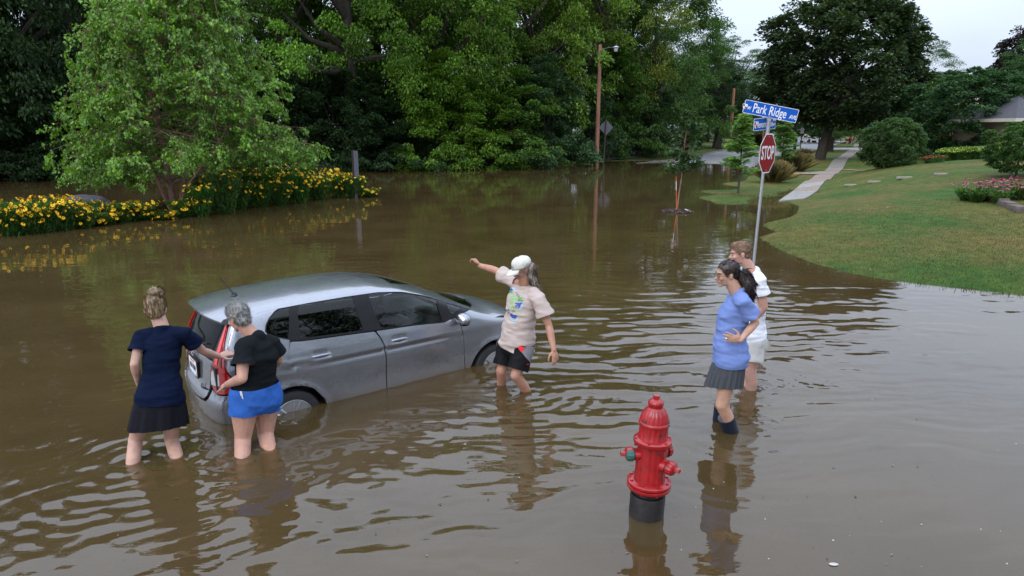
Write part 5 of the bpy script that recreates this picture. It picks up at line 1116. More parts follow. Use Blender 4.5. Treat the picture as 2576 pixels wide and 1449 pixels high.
# traced outlines ------------------------------------------------
dlo_top = C2((85,395),(112,362),(300,303),(600,243),(800,224),(950,228),(1100,246),(1215,281),(1300,324),(1420,374),(1522,410))
dlo_tip = C2((1518,428),(1415,482),(1315,530))
belt = C2((1060,556),(757,600),(400,650),(160,682),(64,686))
qtop = C1((1164,322),(1105,334),(1058,365),(1020,412),(1000,455),(993,502)); qbot = C1((1012,524),(1080,545),(1163,562))
Pt, Pp, Pb = A(dlo_top), A(dlo_tip), A(belt); Qt, Qb = A(qtop), A(qbot)
dlo = np.concatenate([Pt, Pp, Pb, Qb[::-1][:], Qt[::-1]])
# order: start at rear door rear top, forward along the roof, tip, back along the belt, quarter window bottom, round its rear, top
gl_r = A(C2((135,385),(555,287),(600,420),(664,600),(155,664),(148,600),(130,470)))
gl_f = A(C2((668,262),(900,250),(1080,265),(1212,300),(1262,410),(1302,524),(808,580),(740,430)))
gl_q = A(C2((1292,340),(1360,362),(1470,400),(1380,468),(1345,425)))
gl_rq = A(C1((1160,330),(1110,344),(1066,372),(1030,416),(1010,460),(1004,500),(1018,516),(1080,535),(1152,550)))
mirror = lambda s: s
for side, tagn in ((-1,'right'),(1,'left')):
    tr_poly = dlo
    trim = panel('window_surround', smooth_poly(dlo, .02), mapA, side, [M_trim], car, gap=.001, st=.04, off=-.006, holes=[smooth_poly(g_, .02) for g_ in (gl_r, gl_f, gl_q, gl_rq)])
    for nm, g_, mt_ in (('rear_door_glass', gl_r, M_gld),('front_door_glass', gl_f, M_gl),('front_quarter_glass', gl_q, M_gl),('rear_quarter_glass', gl_rq, M_gld)):
        panel(nm, shrink(smooth_poly(g_, .02), -.006), mapA, side, [mt_], car, gap=0, st=.05, off=-.010, lip=0)
    # doors
    s_front = A(C2((1418,486),(1450,565),(1469,650),(1478,800),(1480,890)))
    dd = np.concatenate([A(C2((1315,532),(1418,486))), s_front, invA(mapS([(2.12,.30),(2.08,.22),(1.09,.22)])), A(C2((852,1070),(847,930),(845,800),(832,720),(802,660),(759,604))), A(C2((1060,560),))])
    d_front = np.concatenate([A(C2((759,604),(1060,560),(1315,534),(1416,488))), s_front[1:], invA(mapS([(2.13,.30),(2.09,.22),(1.09,.22)])), A(C2((852,1070),(847,930),(845,800),(832,720),(802,660)))])
    fd = panel('front_door', smooth_poly(d_front, .02), mapA, side, [M_paint], car, gap=.0045)
    arcr = arch(0., .365, 52, 30, 5)
    d_rear = np.concatenate([A(C2((66,690),(160,686),(400,654),(752,606),(800,664),(830,722),(843,800),(845,930),(850,1070))), invA(mapS([(1.075,.22),(.47,.22)])), A(C2((395,1195),(345,1150),(260,1070),(150,960),(75,880),(52,830),(54,760)))])
    rd = panel('rear_door', smooth_poly(d_rear, .02), mapA, side, [M_paint], car, gap=.0045)
    # handles
    for hx_, dr in ((.335, rd), (1.235, fd)):
        P = mapS([(hx_-.10,.912),(hx_-.05,.917),(hx_,.918),(hx_+.05,.917),(hx_+.09,.913)]); P[:,1] = -(np.abs(P[:,1])); P[:,1] -= np.array([-.004,.020,.026,.022,-.004]); P[:,1] *= -side if side > 0 else 1; P[:,1] = side*np.abs(P[:,1])
        m = MB(); m.tube([Vector(p) for p in P], [.010,.013,.014,.013,.010], 10, flat=1.3); m.link('door_handle', [M_paint], dr)
    # fender
    up = A(C2((1420,484),(1518,430),(1560,404)))
    hl = invA(mapA(np.array([[2.36,0]]), -1))
    fen_top = A([(1187,768),(1199.5,763),(1206,766),(1217,774),(1235,779),(1252,781)])
    fnd = np.concatenate([A(C2((1420,486),(1520,432))), fen_top, invA(mapS([(3.02,.80),(3.05,.55)])), invA(mapS([(2.97,.40)])), arch(2.53, .365, 15, 165, 20)[::1], invA(mapS([(2.14,.30)])), s_front[::-1][:-1]])
    panel('front_fender', smooth_poly(fnd, .012), mapA, side, [M_paint], car, gap=.003)
    # body side behind and above the doors, roof rail and windscreen pillar
    rail = [(-.42,.40+.36)]
    xs = np.array([-.40,-.2,0,.3,.7,1.1,1.4,1.7,2.0,2.25,2.42]); yy_ = np.array([.60,.605,.61,.615,.615,.61,.605,.61,.635,.665,.69])
    zz_ = Tf(xs, yy_); th_ = np.arctan2(zz_-.03-Z0, yy_); rail = np.stack([xs, .8*th_], 1)
    lower_front = A([(1187,768)])
    bs = np.concatenate([rail, lower_front, Pp[:1], Pt[::-1], Qt, Qb, A(C2((62,690),(54,760),(52,830),(75,880),(150,960),(260,1070),(345,1150),(395,1195))), invA(mapS([(.46,.30)])), arch(0., .365, 8, 172, 22), invA(mapS([(-.40,.30),(-.46,.44),(-.50,.56),(-.47,.66)])), A(C1((800,870),(792,700),(830,560),(870,470),(893,400)))[0:0], invA(mapS([(-.44,.78),(-.40,.95),(-.36,1.10),(-.33,1.25),(-.34,1.36)]))])
    panel('body_side', smooth_poly(bs, .012), mapA, side, [M_paint], car, gap=.0025, label=None)
    # wing mirror
    mh = Vector((2.02, side*.93, 1.035)); m = MB(); m.ell(mh, (.075,.115,.072), n=18, m=12); mr_ = m.link('wing_mirror', [M_paint], car)
    m = MB(); m.tube([Vector((2.04, side*.80, .985)), Vector((2.02, side*.86, .985)), mh+Vector((0,-side*.02,-.04))], [.03,.028,.035], 8); m.ell(mh+Vector((.0,0,-.045)), (.06,.09,.035), n=14, m=8); m.link('mirror_foot', [M_trim], mr_)
    m = MB(); m.ell(mh+Vector((-.045,0,.0)), (.035,.098,.058), n=16, m=10); m.link('mirror_glass', [M_chrome], mr_)
    # tail lamp, wraps the corner; three lens colours
    lamp = np.array([(.60,.665),(.78,.70),(.80,.80),(.745,.92),(.71,1.05),(.675,1.18),(.66,1.30),(.615,1.33),(.60,1.22),(.58,1.08),(.56,.97),(.52,.90),(.49,.80),(.52,.72)])
    lamp[:,0] *= 1.1*1.0/1.1
    tl = panel('tail_lamp', smooth_poly(lamp, .02), mapR, side, [M_lampr], car, gap=.002, st=.03, off=.006)
    panel('reversing_lens', smooth_poly(np.array([(.515,.735),(.60,.745),(.665,.76),(.655,.86),(.60,.90),(.535,.885),(.51,.80)]), .01), mapR, side, [M_lampw], tl, gap=.001, st=.03, off=.010, lip=.004)
    panel('light_strip', smooth_poly(np.array([(.60,.96),(.635,.96),(.655,1.08),(.655,1.2),(.645,1.31),(.628,1.31),(.617,1.2),(.605,1.08)]), .008), mapR, side, [M_lampb], tl, gap=.001, st=.03, off=.012, lip=.004)
    panel('dark_lens', smooth_poly(np.array([(.66,.98),(.70,.94),(.685,1.06),(.672,1.14)]), .008), mapR, side, [M_lampd], tl, gap=.001, st=.03, off=.012, lip=.004)
    # head lamp
    panel('head_lamp', smooth_poly(np.array([(.62,.70),(.95,.80),(.93,.86),(.60,.80),(.40,.76),(.42,.70)]), .02), mapF, side, [M_lampw], car, gap=.002, st=.04, off=.004)
    # wheels
    for wx_ in (0., 2.53):
        wc = Vector((wx_, side*.735, .30)); R = Matrix.Rotation(PI/2, 3, 'X')
        if side > 0: R = Matrix.Rotation(-PI/2, 3, 'X')
        if wx_ > 1: R = Matrix.Rotation(.10, 3, 'Z') @ R
        m = MB(); m.lathe([(.19,-.085),(.205,-.095),(.26,-.10),(.29,-.090),(.303,-.06),(.304,.0),(.303,.06),(.29,.090),(.26,.10),(.205,.096),(.196,.085)], 48, c=wc, R=R, flute=lambda th, z_: 1+.006*(1 if math.sin(60*th) > 0 else 0)*(1 if abs(z_) < .07 else 0))
        wh = bpy.data.objects.new('wheel', None); COL.objects.link(wh); wh.parent = car
        m.link('tyre', [M_tyre], wh)
        m = MB(); m.lathe([(.202,.088),(.206,.098),(.200,.100),(.188,.085),(.184,.06),(.180,-.05)], 40, c=wc, R=R)
        for k in range(10):
            a = 2*PI*(k//2)/5+(.16 if k%2 else -.16); d_ = Vector((math.cos(a), math.sin(a), 0)); p0 = R @ (d_*.045+Vector((0,0,.065))); p1 = R @ (d_*.185+Vector((0,0,.090)))
            m.tube([wc+p0, wc+(p0+p1)/2+R @ Vector((0,0,.006)), wc+p1], [.020,.014,.015], 6)
        m.lathe([(.05,.05),(.05,.078),(.03,.085)], 20, c=wc, R=R); m.link('rim', [M_rim], wh)
        m = MB(); m.lathe([(.17,-.02),(.17,.0),(.02,.0)], 24, c=wc, R=R); m.link('brake_disc', [M_blkpl], wh)
        # dark arch liner
        V = []; F = []
        for i in range(25):
            a = PI*i/24*1.24-.12*PI
            for yv in (.815, .52): V.append((wx_+.362*math.cos(a), side*yv, .30+.362*math.sin(a)))
        F = [(2*i, 2*i+1, 2*i+3, 2*i+2) for i in range(24)]; k0 = len(V); V += [(wx_+.362*math.cos(PI*i/24*1.24-.12*PI), side*.52, .30+.362*math.sin(PI*i/24*1.24-.12*PI)) for i in range(25)]; F.append(tuple(range(k0, k0+25)))
        link('arch_liner', newmesh('arch_liner', V, F, [M_black], False), car)
# roof, windscreen, bonnet: across both sides in the angle domain (v from right rail to left rail)
def mapW(uv, side, off=0.):
    th = uv[:,1]/.8; o = np.stack([uv[:,0], 0*th, 0*th+Z0], 1); d = np.stack([0*th, -np.sin(th), np.cos(th)], 1); return proj(o, d, 0, 1.3, off)
rv = .8*(PI/2-rail[:,1]/.8)                 # angle from vertical at each rail station
rv = np.stack([rail[:,0], rv], 1)
def across(x0, x1, e0=0., e1=0., bow0=0., bow1=0.):
    k = (rv[:,0] > x0+.02)&(rv[:,0] < x1-.02); xs_ = np.r_[x0, rv[k,0], x1]; v_ = np.interp(xs_, rv[:,0], rv[:,1])-.002
    R_ = np.stack([xs_, v_], 1); L__ = np.stack([xs_, -v_], 1)[::-1]
    f_ = [(x1+bow1*(1-(t_/v_[-1])**2), t_) for t_ in np.linspace(v_[-1], -v_[-1], 9)[1:-1]]; r_ = [(x0+bow0*(1-(t_/v_[0])**2), t_) for t_ in np.linspace(-v_[0], v_[0], 9)[1:-1]]
    R_[-1,0] = x1; return np.concatenate([R_, f_, L__, r_])
roofp = panel('roof', across(-.38, 1.36, bow0=-.06, bow1=.05), mapW, 1, [M_paint], car, gap=.002, st=.05)
panel('windscreen', across(1.36, 2.40, bow0=.05, bow1=.12), mapW, 1, [M_gl], car, gap=.002, st=.06, off=-.002, lip=0)
panel('windscreen_cowl', np.array([(2.40,.42),(2.52,.20),(2.54,0),(2.52,-.20),(2.40,-.42),(2.47,-.44),(2.60,-.2),(2.62,0),(2.60,.2),(2.47,.44)]), mapW, 1, [M_blkpl], car, gap=0, st=.04, off=-.012)
hood = A([(1187,762),(1200,761),(1206,766),(1217,774),(1235,779),(1252,781)]); hv = np.stack([hood[:,0], .8*(PI/2-hood[:,1]/.8)], 1)
hvx = np.array([2.44,2.5,2.6,2.75,2.95,3.10]); P = np.stack([hvx, np.array([.69,.71,.70,.68,.63,.52])], 1); th_h = np.arctan2(Tf(P[:,0], P[:,1])-.02-Z0, P[:,1]); hv = np.stack([hvx, .8*(PI/2-th_h)], 1)
bon = np.concatenate([hv, [(3.16,.35),(3.19,0),(3.16,-.35)], hv[::-1]*np.array([1,-1]), [(2.55,-.38),(2.60,-.15),(2.60,.15),(2.55,.38)]])
panel('bonnet', bon, mapW, 1, [M_paint], car, gap=.002, st=.06)
panel('front_bumper', np.array([(-1.08,.20),(-1.08,.66),(-.6,.69),(0,.72),(.6,.69),(1.08,.66),(1.08,.20)]), mapF, 1, [M_paint], car, gap=.002, st=.06)
panel('grille', np.array([(-.40,.72),(-.42,.80),(0,.83),(.42,.80),(.40,.72),(0,.735)]), mapF, 1, [M_trim], car, gap=.002, st=.05, off=.004)
# tailgate: outer skin, black glass field, bumper, lower valance
tg = np.array([(-.50,.90),(-.55,.975),(-.2,.985),(.2,.985),(.55,.975),(.50,.90),(.475,.80),(.46,.70),(.43,.60),(.37,.555),(.2,.535),(0,.53),(-.2,.535),(-.37,.555),(-.43,.60),(-.46,.70),(-.475,.80)])
tgp = panel('tailgate', smooth_poly(tg, .02), mapR, 1, [M_paint], car, gap=.003, st=.04, off=-.002)
gw = np.array([(-.565,.98),(-.61,1.15),(-.625,1.38),(0,1.42),(.625,1.38),(.61,1.15),(.565,.98),(.2,.99),(-.2,.99)])
panel('tailgate_black_field', smooth_poly(gw, .03), mapR, 1, [M_trim], tgp, gap=.001, st=.05, off=-.008)
panel('rear_glass', smooth_poly(np.array([(-.50,1.05),(-.555,1.32),(0,1.36),(.555,1.32),(.50,1.05),(0,1.03)]), .04), mapR, 1, [mat('rear_glass_dark', (.004,.006,.007), .03, var=.05, spec=.05)], tgp, gap=.001, st=.05, off=-.004, lip=0)
bmp = np.array([(-1.0,.20),(-1.0,.33),(-.92,.50),(-.90,.64),(-.80,.69),(-.62,.66),(-.52,.69),(-.49,.60),(-.42,.545),(-.2,.525),(0,.52),(.2,.525),(.42,.545),(.49,.60),(.52,.69),(.62,.66),(.80,.69),(.90,.64),(.92,.50),(1.0,.33),(1.0,.20)])
panel('rear_bumper', smooth_poly(bmp, .015), mapR, 1, [M_paint], car, gap=.003, st=.045, off=.003)
# corner post between lamp, quarter and roof
for side in (-1, 1):
    panel('rear_corner', smooth_poly(np.array([(.72,.98),(.80,.82),(.86,.70),(1.02,.62),(1.0,.80),(.97,1.0),(.93,1.15),(.88,1.30),(.84,1.40),(.69,1.40),(.67,1.30),(.685,1.14)]), .015), mapR, side, [M_paint], car, gap=.001, st=.045, off=-.001)
# spoiler
V = []; F = []; nn_ = 17
for i in range(nn_):
    t_ = -1+2*i/(nn_-1); y = .575*t_; zt = 1.458-.05*abs(t_)**2.5; xr_ = -.665+.12*abs(t_)**3
    V += [(-.36-.03*(1-t_*t_), y, zt+.004), (-.52, y, zt-.020), (xr_, y, zt-.045), (xr_+.005, y*.99, zt-.066), (-.48, y*.98, zt-.085)]
for i in range(nn_-1):
    for k in range(4): F.append((i*5+k, i*5+5+k, i*5+6+k, i*5+1+k))
F += [(0,1,2,3,4), tuple(reversed([(nn_-1)*5+k for k in range(5)]))]
me = newmesh('spoiler', V, F, [M_paint], True); bm = bmesh.new(); bm.from_mesh(me); bmesh.ops.recalc_face_normals(bm, faces=bm.faces)
for e in bm.edges:
    if len(e.link_faces) == 2 and e.calc_face_angle(0) > .6: e.smooth = False
bm.to_mesh(me); bm.free(); link('spoiler', me, car)
# dark inner shell: floor, lower body, bulkheads
V = []; F = []; nx_ = 40
for i in range(nx_+1):
    x = -.66+3.86*i/nx_
    for k, (yf, z) in enumerate([(-1,.22),(-1,.6),(-1,.93),(1,.93),(1,.6),(1,.22)]):
        inarch = min(abs(x), abs(x-2.53)) < .40
        w = min(float(Wf(np.array([x]), np.array([z]))[0])-.03, .80)
        rr_ = .07*sm(np.array([x]), 2.6, 3.3)[0]*4
        if x > 2.9: w -= (x-2.9)*.75
        if x < -.35: w -= (-.35-x)*.25
        if inarch and z < .9: w = min(w, .515)
        V.append((x, yf*w, z if not (x > 2.35 and z > .9) else min(z, float(TZ(x))-.09)))
for i in range(nx_):
    for k in range(6):
        if k == 2 and -.35 < -.66+3.86*i/nx_ < 2.3: continue
        F.append((i*6+k, i*6+(k+1)%6, (i+1)*6+(k+1)%6, (i+1)*6+k))
F += [tuple(range(6)), tuple(nx_*6+k for k in range(6))]
link('inner_shell', newmesh('inner_shell', V, F, [M_black], False), car)
# seats, dashboard, wheel
for x_, y_ in ((1.15,-.36),(1.15,.36)):
    m = MB(); m.box((x_,y_,.58), (.50,.48,.16)); m.box((x_-.27,y_,.86), (.13,.46,.58), Matrix.Rotation(-.25, 3, 'Y'), taper=.8); s_ = m.link('front_seat', [M_int], car, bevel=.04)
    m = MB(); m.box((x_-.37,y_,1.22), (.09,.24,.17), Matrix.Rotation(-.2, 3, 'Y')); m.link('head_rest', [M_int], s_, bevel=.03)
m = MB(); m.box((.30,0,.58), (.48,1.2,.18)); m.box((.0,0,.86), (.14,1.2,.58), Matrix.Rotation(-.3, 3, 'Y')); s_ = m.link('rear_seat', [M_int], car, bevel=.04)
for y_ in (-.36,.36): m = MB(); m.box((-.1,y_,1.18), (.09,.24,.14)); m.link('head_rest', [M_int], s_, bevel=.03)
m = MB(); m.box((1.98,0,.90), (.42,1.36,.22), Matrix.Rotation(.12, 3, 'Y')); m.box((1.80,0,.72), (.22,.30,.4)); d_ = m.link('dashboard', [M_intg], car, bevel=.03)
m = MB(); m.box((1.76,-.02,.93), (.02,.26,.15)); m.link('screen', [M_chrome], d_, smooth=False); m = MB(); m.box((1.748,-.02,.93), (.006,.235,.125)); m.link('screen_face', [M_glassd], d_, smooth=False)
for k in range(3): m = MB(); m.lathe([(.028,0),(.028,.02)], 14, c=(1.70,-.10+.08*k,.78), R=Matrix.Rotation(-PI/2, 3, 'Y')); m.link('knob', [M_chrome], d_)
m = MB(); n_ = 28; Rr = Matrix.Rotation(-1.15, 3, 'Y'); pts = [Vector((1.58,.36,.95))+Rr @ Vector((.17*math.cos(2*PI*k/n_), .17*math.sin(2*PI*k/n_), 0)) for k in range(n_+1)]; m.tube(pts, .014, 7, cap=False); m.box((1.6,.36,.94), (.05,.14,.09)); m.link('steering_wheel', [M_blkpl], car)
# antenna, plate, badges, seams
m = MB(); m.tube([(-.25,0,1.478),(-.25,0,1.50),(-.27,0,1.515)], [.034,.026,.012], 12); m.tube([(-.265,0,1.51),(-.38,0,1.69)], [.0065,.004], 6); m.link('antenna', [M_blkpl], car)
Pm = frame((-.722,0,.790), (0,-1,0), (-.10,0,1))
Pm = Matrix.Translation(Vector((-.722,0,.795))) @ Matrix(((0,0,-1,0),(-1,0,0,0),(0,1,0,0),(0,0,0,1)))
m = MB(); m.prism(rrect(.34,.19,.015), -.012, .004, M=Pm); pf = m.link('number_plate', [M_blkpl], tgp, smooth=False)
m = MB(); m.prism(rrect(.312,.155,.01), .0045, .0055, M=Pm @ Matrix.Translation((0,.004,0))); m.link('plate_face', [M_white], pf, smooth=False)
text('plate_lettering', 'AGN-2804', .086, Pm @ Matrix.Translation((0,.0,.007)), M_blkpl, pf, sx=.66, bold=.001, ex=.0005)
text('plate_lettering', 'WISCONSIN', .030, Pm @ Matrix.Translation((0,.062,.007)), M_lampb, pf, sx=.9, ex=.0005)
text('plate_lettering', 'RUSS DARROW', .026, Pm @ Matrix.Translation((0,-.0795,.006)), mat('plate_blue', (.35,.55,.8), .5), pf, sx=1.0, bold=.001, ex=.0005)
m = MB(); m.prism(rrect(.028,.03,.003), .006, .0068, M=Pm @ Matrix.Translation((.135,-.052,0))); m.link('plate_sticker', [mat('sticker_orange', (.75,.22,.03), .5)], pf, smooth=False)
Bm = Matrix.Translation(Vector((-.712,-.395,.635))) @ Matrix.Rotation(.22, 4, 'Z') @ Matrix(((0,0,-1,0),(-1,0,0,0),(0,1,0,0),(0,0,0,1)))
P = mapR(invRs(np.array([[-.71,-.37,.66]]), 1), 1)[0]
Bm.translation = Vector(P)+Vector((-.006,0,0))
text('badge_lettering', 'Darrow', .048, Bm, M_blkpl, tgp, sx=1.15, bold=.0015, ex=.002)
text('badge_lettering', 'Russ', .022, Bm @ Matrix.Translation((-.05,.034,0)), M_blkpl, tgp, ex=.002)
m = MB(); m.prism(rrect(.10,.007,.002), 0, .002, M=Bm @ Matrix.Translation((.02,-.03,0))); m.link('badge_bar', [M_blkpl], tgp, smooth=False)
m = MB(); ring = [Vector((.045*math.cos(a), .036*math.sin(a), 0)) for a in np.linspace(0, 2*PI, 25)]; Em = Matrix.Translation(Vector((-.705,0,.945))) @ Matrix(((0,0,-1,0),(-1,0,0,0),(0,1,0,0),(0,0,0,1)))
m.tube([Em @ (p+Vector((0,0,.01))) for p in ring], .005, 5, cap=False); m.tube([Em @ Vector((-.018,.026,.012)), Em @ Vector((-.014,-.026,.012))], .005, 5); m.tube([Em @ Vector((.018,.026,.012)), Em @ Vector((.014,-.026,.012))], .005, 5); m.tube([Em @ Vector((-.015,0,.012)), Em @ Vector((.015,0,.012))], .005, 5); m.link('emblem', [M_chrome], tgp)
m = MB(); m.tube([(-.70,.02,1.02),(-.66,-.18,1.08),(-.64,-.34,1.11)], [.012,.008,.005], 6); m.lathe([(.025,0),(.02,.03)], 12, c=(-.70,.02,1.02), R=Matrix.Rotation(-PI/2, 3, 'Y')); m.link('rear_wiper', [M_blkpl], tgp)

# ------------------------------------------------------------ people
def vp(px, py, y): return Vector(D(px, py, y))
def skin(name, col):
    m = mat(name, col, .48, var=.20, vscale=13, bump=.12, bscale=60, spec=.4); p = [n for n in m.node_tree.nodes if n.type == 'BSDF_PRINCIPLED'][0]
    p.inputs['Subsurface Weight'].default_value = .12; p.inputs['Subsurface Radius'].default_value = (.02,.008,.004); return m
class Blob(MB):
    def cap(s, a, ra, b, rb, flat=1.): s.tube([a, b], [ra, rb], 14, flat=flat); s.ell(a, (ra,)*3, n=14, m=10); s.ell(b, (rb,)*3, n=14, m=10); return s
    def chain(s, pts, rads):
        for i in range(len(pts)-1): s.cap(Vector(pts[i]), rads[i], Vector(pts[i+1]), rads[i+1])
        return s
    def loft(s, secs, n=28, pw=2.4):        # (centre, lateral, forward, half width, half depth)
        V = []; F = []
        for c, la, fo, a, b in secs:
            for k in range(n):
                t_ = 2*PI*k/n; cx = math.cos(t_); sy = math.sin(t_); cx = math.copysign(abs(cx)**(2/pw), cx); sy = math.copysign(abs(sy)**(2/pw), sy); V.append(Vector(c)+Vector(la)*(a*cx)+Vector(fo)*(b*sy))
        for i in range(len(secs)-1):
            for k in range(n): F.append((i*n+k, i*n+(k+1)%n, (i+1)*n+(k+1)%n, (i+1)*n+k))
        F += [tuple(range(n-1,-1,-1)), tuple((len(secs)-1)*n+k for k in range(n))]; return s.add(V, F)
    def fuse(s, name, mt, voxel=.007, smooth=6, factor=.5):
        me = s.mesh('tmp', [mt], True); bm = bmesh.new(); bm.from_mesh(me); bmesh.ops.recalc_face_normals(bm, faces=bm.faces); bm.to_mesh(me); bm.free()
        ob = bpy.data.objects.new('tmp', me); COL.objects.link(ob)
        md = ob.modifiers.new('r', 'REMESH'); md.mode = 'VOXEL'; md.voxel_size = voxel; md.use_smooth_shade = True
        if smooth: ms = ob.modifiers.new('s', 'SMOOTH'); ms.iterations = smooth; ms.factor = factor
        dg = bpy.context.evaluated_depsgraph_get(); out = bpy.data.meshes.new_from_object(ob.evaluated_get(dg)); bpy.data.objects.remove(ob)
        out.name = name; out.materials.clear(); out.materials.append(mt); out.polygons.foreach_set('use_smooth', np.ones(len(out.polygons), bool)); return out
def cut(me, planes, fold=0., fseed=0, thick=0., stretch=(3,3,9)):
    """open a garment: planes = (point, normal, radius or None); removes what lies beyond"""
    bm = bmesh.new(); bm.from_mesh(me)
    for p, n, R in planes:
        bm.normal_update(); p = Vector(p); n = Vector(n).normalized(); dead = []
        for v in bm.verts:
            d = v.co-p; h = d.dot(n)
            if R is not None and R < 0:                       # sleeve or leg end: the flat face of a tube
                if -.006 < h < .012 and (d-n*h).length < -R*.93 and v.normal.dot(n) > .35: dead.append(v)
            elif h > 0 and (R is None or d.length < R): dead.append(v)
        bmesh.ops.delete(bm, geom=dead, context='VERTS')
        for e in bm.edges:
            if len(e.link_faces) == 1:
                for v in e.verts:
                    d = v.co-p; h = d.dot(n)
                    if abs(h) < .022 and (R is None or d.length < abs(R)*1.15): v.co -= n*h
    for _ in range(6):
        nb = {}
        for e in bm.edges:
            if len(e.link_faces) == 1:
                a, b = e.verts; nb.setdefault(a, []).append(b.co.copy()); nb.setdefault(b, []).append(a.co.copy())
        for v, l_ in nb.items():
            if len(l_) == 2: v.co = v.co*.5+(l_[0]+l_[1])*.25
    # keep the largest piece
    bm.verts.ensure_lookup_table(); seen = set(); best = []
    for v in bm.verts:
        if v in seen: continue
        st_ = [v]; comp = []; seen.add(v)
        while st_:
            w_ = st_.pop(); comp.append(w_)
            for e in w_.link_edges:
                o_ = e.other_vert(w_)
                if o_ not in seen: seen.add(o_); st_.append(o_)
        if len(comp) > len(best): best = comp
    bs_ = set(best); bmesh.ops.delete(bm, geom=[v for v in bm.verts if v not in bs_], context='VERTS')
    bm.normal_update()
    if fold:
        sv_ = Vector((fseed*3.1, fseed*1.7, 0)); mv = {}
        for v in bm.verts:
            q = Vector((v.co.x*stretch[0], v.co.y*stretch[1], v.co.z*stretch[2]))+sv_
            a = noise.noise(q*1.6); b_ = noise.noise(q*3.7+Vector((5,1,2))); r_ = 1-abs(noise.noise(q*1.1+Vector((2,7,1))))*3
            mv[v] = v.normal*(fold*(a+.45*b_+.5*max(0, r_)))
        for v, d in mv.items(): v.co += d
    if thick: bmesh.ops.solidify(bm, geom=list(bm.faces), thickness=thick)
    bm.to_mesh(me); bm.free(); me.polygons.foreach_set('use_smooth', np.ones(len(me.polygons), bool)); return me
def hand(B, w, d, pn, k=1., curl=.35, spread=.06, side=1, thumb=.7, tcurl=0.):
    """palm from the wrist w along d, palm normal pn (out of the palm); side = +1/-1 picks the thumb edge"""
    d = Vector(d).normalized(); pn = Vector(pn); pn = (pn-d*pn.dot(d)).normalized(); la = d.cross(pn).normalized()*side
    B.ell(Vector(w)+d*.050*k, (1,1,1), R=Matrix(((la.x*.040*k, d.x*.052*k, pn.x*.017*k),(la.y*.040*k, d.y*.052*k, pn.y*.017*k),(la.z*.040*k, d.z*.052*k, pn.z*.017*k))), n=14, m=10)
    for i, (ln, rr) in enumerate(((.070,.0092),(.078,.0095),(.073,.0090),(.057,.0080))):
        off = (1.5-i)*.0205*k; b = Vector(w)+d*(.088-.006*abs(i-1))*k+la*off; dd = (d+la*(1.5-i)*spread).normalized(); c1 = curl*(1+.15*i)
        p1 = b+(dd*math.cos(c1)+pn*math.sin(c1))*ln*.45*k; p2 = p1+(dd*math.cos(c1*2.1)+pn*math.sin(c1*2.1))*ln*.33*k; p3 = p2+(dd*math.cos(c1*2.9)+pn*math.sin(c1*2.9))*ln*.24*k
        B.chain([b-dd*.02*k, p1, p2, p3], [rr*1.05*k, rr*k, rr*.9*k, rr*.78*k])
    t0 = Vector(w)+d*.022*k+la*.022*k; t1 = t0+(la*.75+d*.75*thumb+pn*.25).normalized()*.042*k; t2 = t1+(la*(.45-tcurl)+d+pn*.2).normalized()*.034*k; t3 = t2+(la*(.2-tcurl)+d+pn*.2).normalized()*.024*k
    B.chain([t0, t1, t2, t3], [.015*k, .0115*k, .0105*k, .0085*k])
def head_frame(c, fwd, up=(0,0,1)):
    f = Vector(fwd).normalized(); r = f.cross(Vector(up)).normalized(); u = r.cross(f)
    return Matrix(((r.x,f.x,u.x,c[0]),(r.y,f.y,u.y,c[1]),(r.z,f.z,u.z,c[2]),(0,0,0,1)))
def head(B, M, k=1., jaw=1., female=False):
    R = M.to_3x3()
    def e(c, r): B.ell(M @ (Vector(c)*k), tuple(q*k for q in r), R=R, n=18, m=14)
    e((0,-.012,.030), (.074,.096,.088)); e((0,.028,-.025), (.058*jaw,.064,.082)); e((0,.020,-.068), (.052*jaw,.056,.038)); e((0,.066,-.096), (.024*jaw,.020,.018))
    B.cap(M @ (Vector((0,.088,.004))*k), .008*k, M @ (Vector((0,.108,-.030))*k), .0125*k); e((.010,.096,-.034), (.009,.010,.008)); e((-.010,.096,-.034), (.009,.010,.008))
    e((0,.079,.022), (.050,.016,.010)); e((0,.088,-.056), (.022,.011,.006)); e((0,.087,-.068), (.020,.011,.007))
    for s_ in (-1, 1): e((s_*.038,.070,-.025), (.022,.020,.022)); e((s_*.0755,-.006,-.012), (.008,.017,.030)); e((s_*.078,-.012,-.002), (.007,.012,.018))
